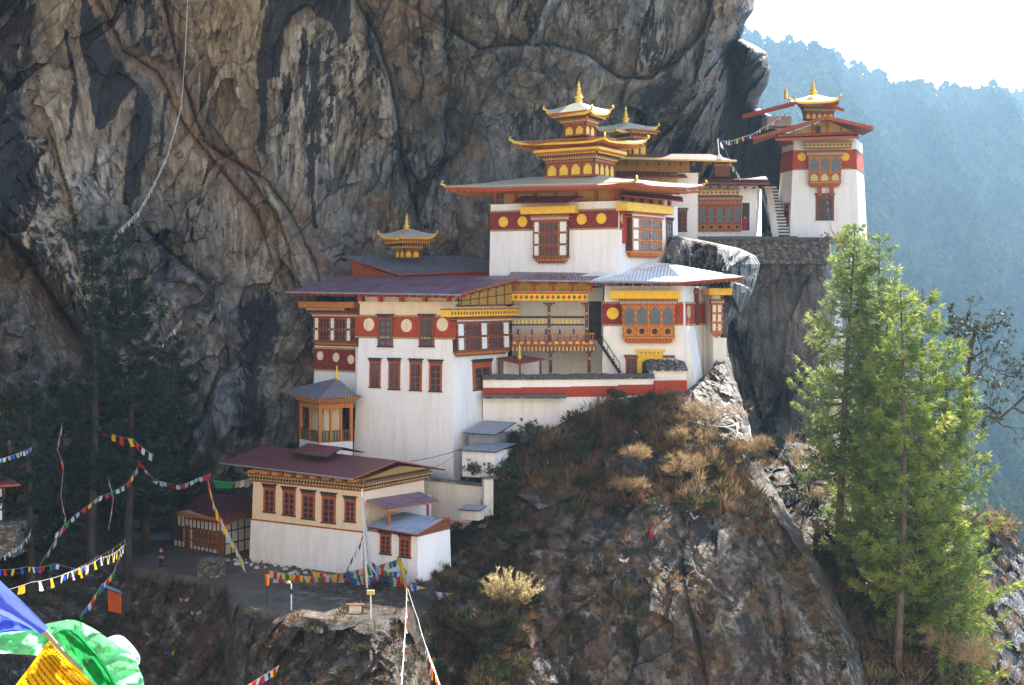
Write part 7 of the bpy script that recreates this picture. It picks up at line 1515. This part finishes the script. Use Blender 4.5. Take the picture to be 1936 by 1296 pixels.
bigcloth("flag", BIG["k"], [[(104, 1198, 0), (122, 1190, 0), (142, 1194, 0), (158, 1206, 0)], [(128, 1222, .02), (146, 1212, -.02), (165, 1222, .02), (184, 1238, 0)], [(160, 1262, 0), (178, 1250, .02), (196, 1262, -.02), (212, 1278, 0)], [(195, 1310, 0), (208, 1300, 0), (222, 1312, .02), (232, 1330, 0)]], 3.62, .02, 8.3, R)["label"] = "dark green fold of the green flag"
bigcloth("flag", BIG["w"], [[(195, 1210, 0), (215, 1202, .02), (232, 1203, .04), (252, 1222, .06)], [(195, 1228, 0), (215, 1222, -.02), (245, 1222, .02), (264, 1240, .04)], [(215, 1260, 0), (232, 1260, .0), (250, 1264, .02), (264, 1256, .04)]], 3.98, .02, 6.1, R)["label"] = "white corner flag"
yf = [[(93, 1212, 0), (118, 1238, .0), (150, 1268, .02), (180, 1298, .04), (215, 1335, .05)], [(80, 1228, -.02), (100, 1252, .03), (125, 1280, -.02), (155, 1310, .03), (190, 1345, .02)], [(55, 1262, 0), (75, 1290, -.02), (95, 1312, .03), (125, 1340, 0), (160, 1372, .02)], [(20, 1308, 0), (40, 1330, .0), (65, 1350, .02), (95, 1375, 0), (130, 1400, 0)]]
o = bigcloth("flag", BIG["y"], yf, 3.55, .008, 7.7, R); o["label"] = "yellow flag printed with lines of black script"
# printed script on the yellow flag: strokes following the cloth, a hair in front of it
me = o.data; off_ = off(o.parent); gv = np.array([v.co[:] for v in me.vertices]).reshape(46, 46, 3) + np.array(off_); rg = random.Random(4); m = MB(); INK = paint("ink", (.03, .02, .015), .2, 8, .8)
def onc(a, b):
    a = min(max(a, 0), 44.999); b = min(max(b, 0), 44.999); i, j = int(a), int(b); s_, t_ = a - i, b - j; p = gv[i, j] * (1 - s_) * (1 - t_) + gv[i + 1, j] * s_ * (1 - t_) + gv[i, j + 1] * (1 - s_) * t_ + gv[i + 1, j + 1] * s_ * t_; p = Vector(p); return p * (1 - .0012)
def stroke(a0, b0_, a1, b1, w_):
    p, q = onc(a0, b0_), onc(a1, b1); d = (q - p); 
    if d.length < 1e-6: return
    s_ = d.cross(p).normalized() * w_; m.poly([p - s_, q - s_, q + s_, p + s_], INK)
for line in range(11):
    a = 4.5 + line * 3.3; sc_ = 1.9 if line == 0 else 1.1; b = 3.0 + rg.random()
    while b < (14 if line == 0 else 36):
        wd = rg.uniform(.7, 1.2) * sc_ * .8
        stroke(a, b, a + rg.uniform(-.1, .1), b + wd * .85, .0011)
        for k in range(rg.choice((1, 2, 2))): x_ = b + wd * rg.uniform(.1, .8); stroke(a, x_, a + sc_ * rg.uniform(.5, 1.0), x_ + rg.uniform(-.3, .3), .0009)
        if rg.random() < .5: stroke(a + sc_ * .6, b + wd * .2, a + sc_ * .9, b + wd * .7, .0009)
        if rg.random() < .3: stroke(a - sc_ * .5, b + wd * .2, a - sc_ * .3, b + wd * .6, .0008)
        b += wd + rg.uniform(.15, .5)
m.build("script_print", o)
# ================================================================ air
n = NT("haze_air"); n.n.remove(n.b); pv = n.n.new("ShaderNodeVolumePrincipled")
pv.inputs["Color"].default_value = (.44, .71, .98, 1); pv.inputs["Density"].default_value = .000115; pv.inputs["Anisotropy"].default_value = .35
n.l.new(pv.outputs[0], n.out.inputs["Volume"]); hz = MB()
x0, x1, y0, y1, z0, z1 = -4600, 6600, -2600, 9600, -421, 620
hz.hexa([(x0, y0, z0), (x1, y0, z0), (x1, y1, z0), (x0, y1, z0), (x0, y0, z1), (x1, y0, z1), (x1, y1, z1), (x0, y1, z1)], n.mat)
tag(hz.build("haze"), "pale blue haze hanging in the valley air", "haze", kind="stuff")
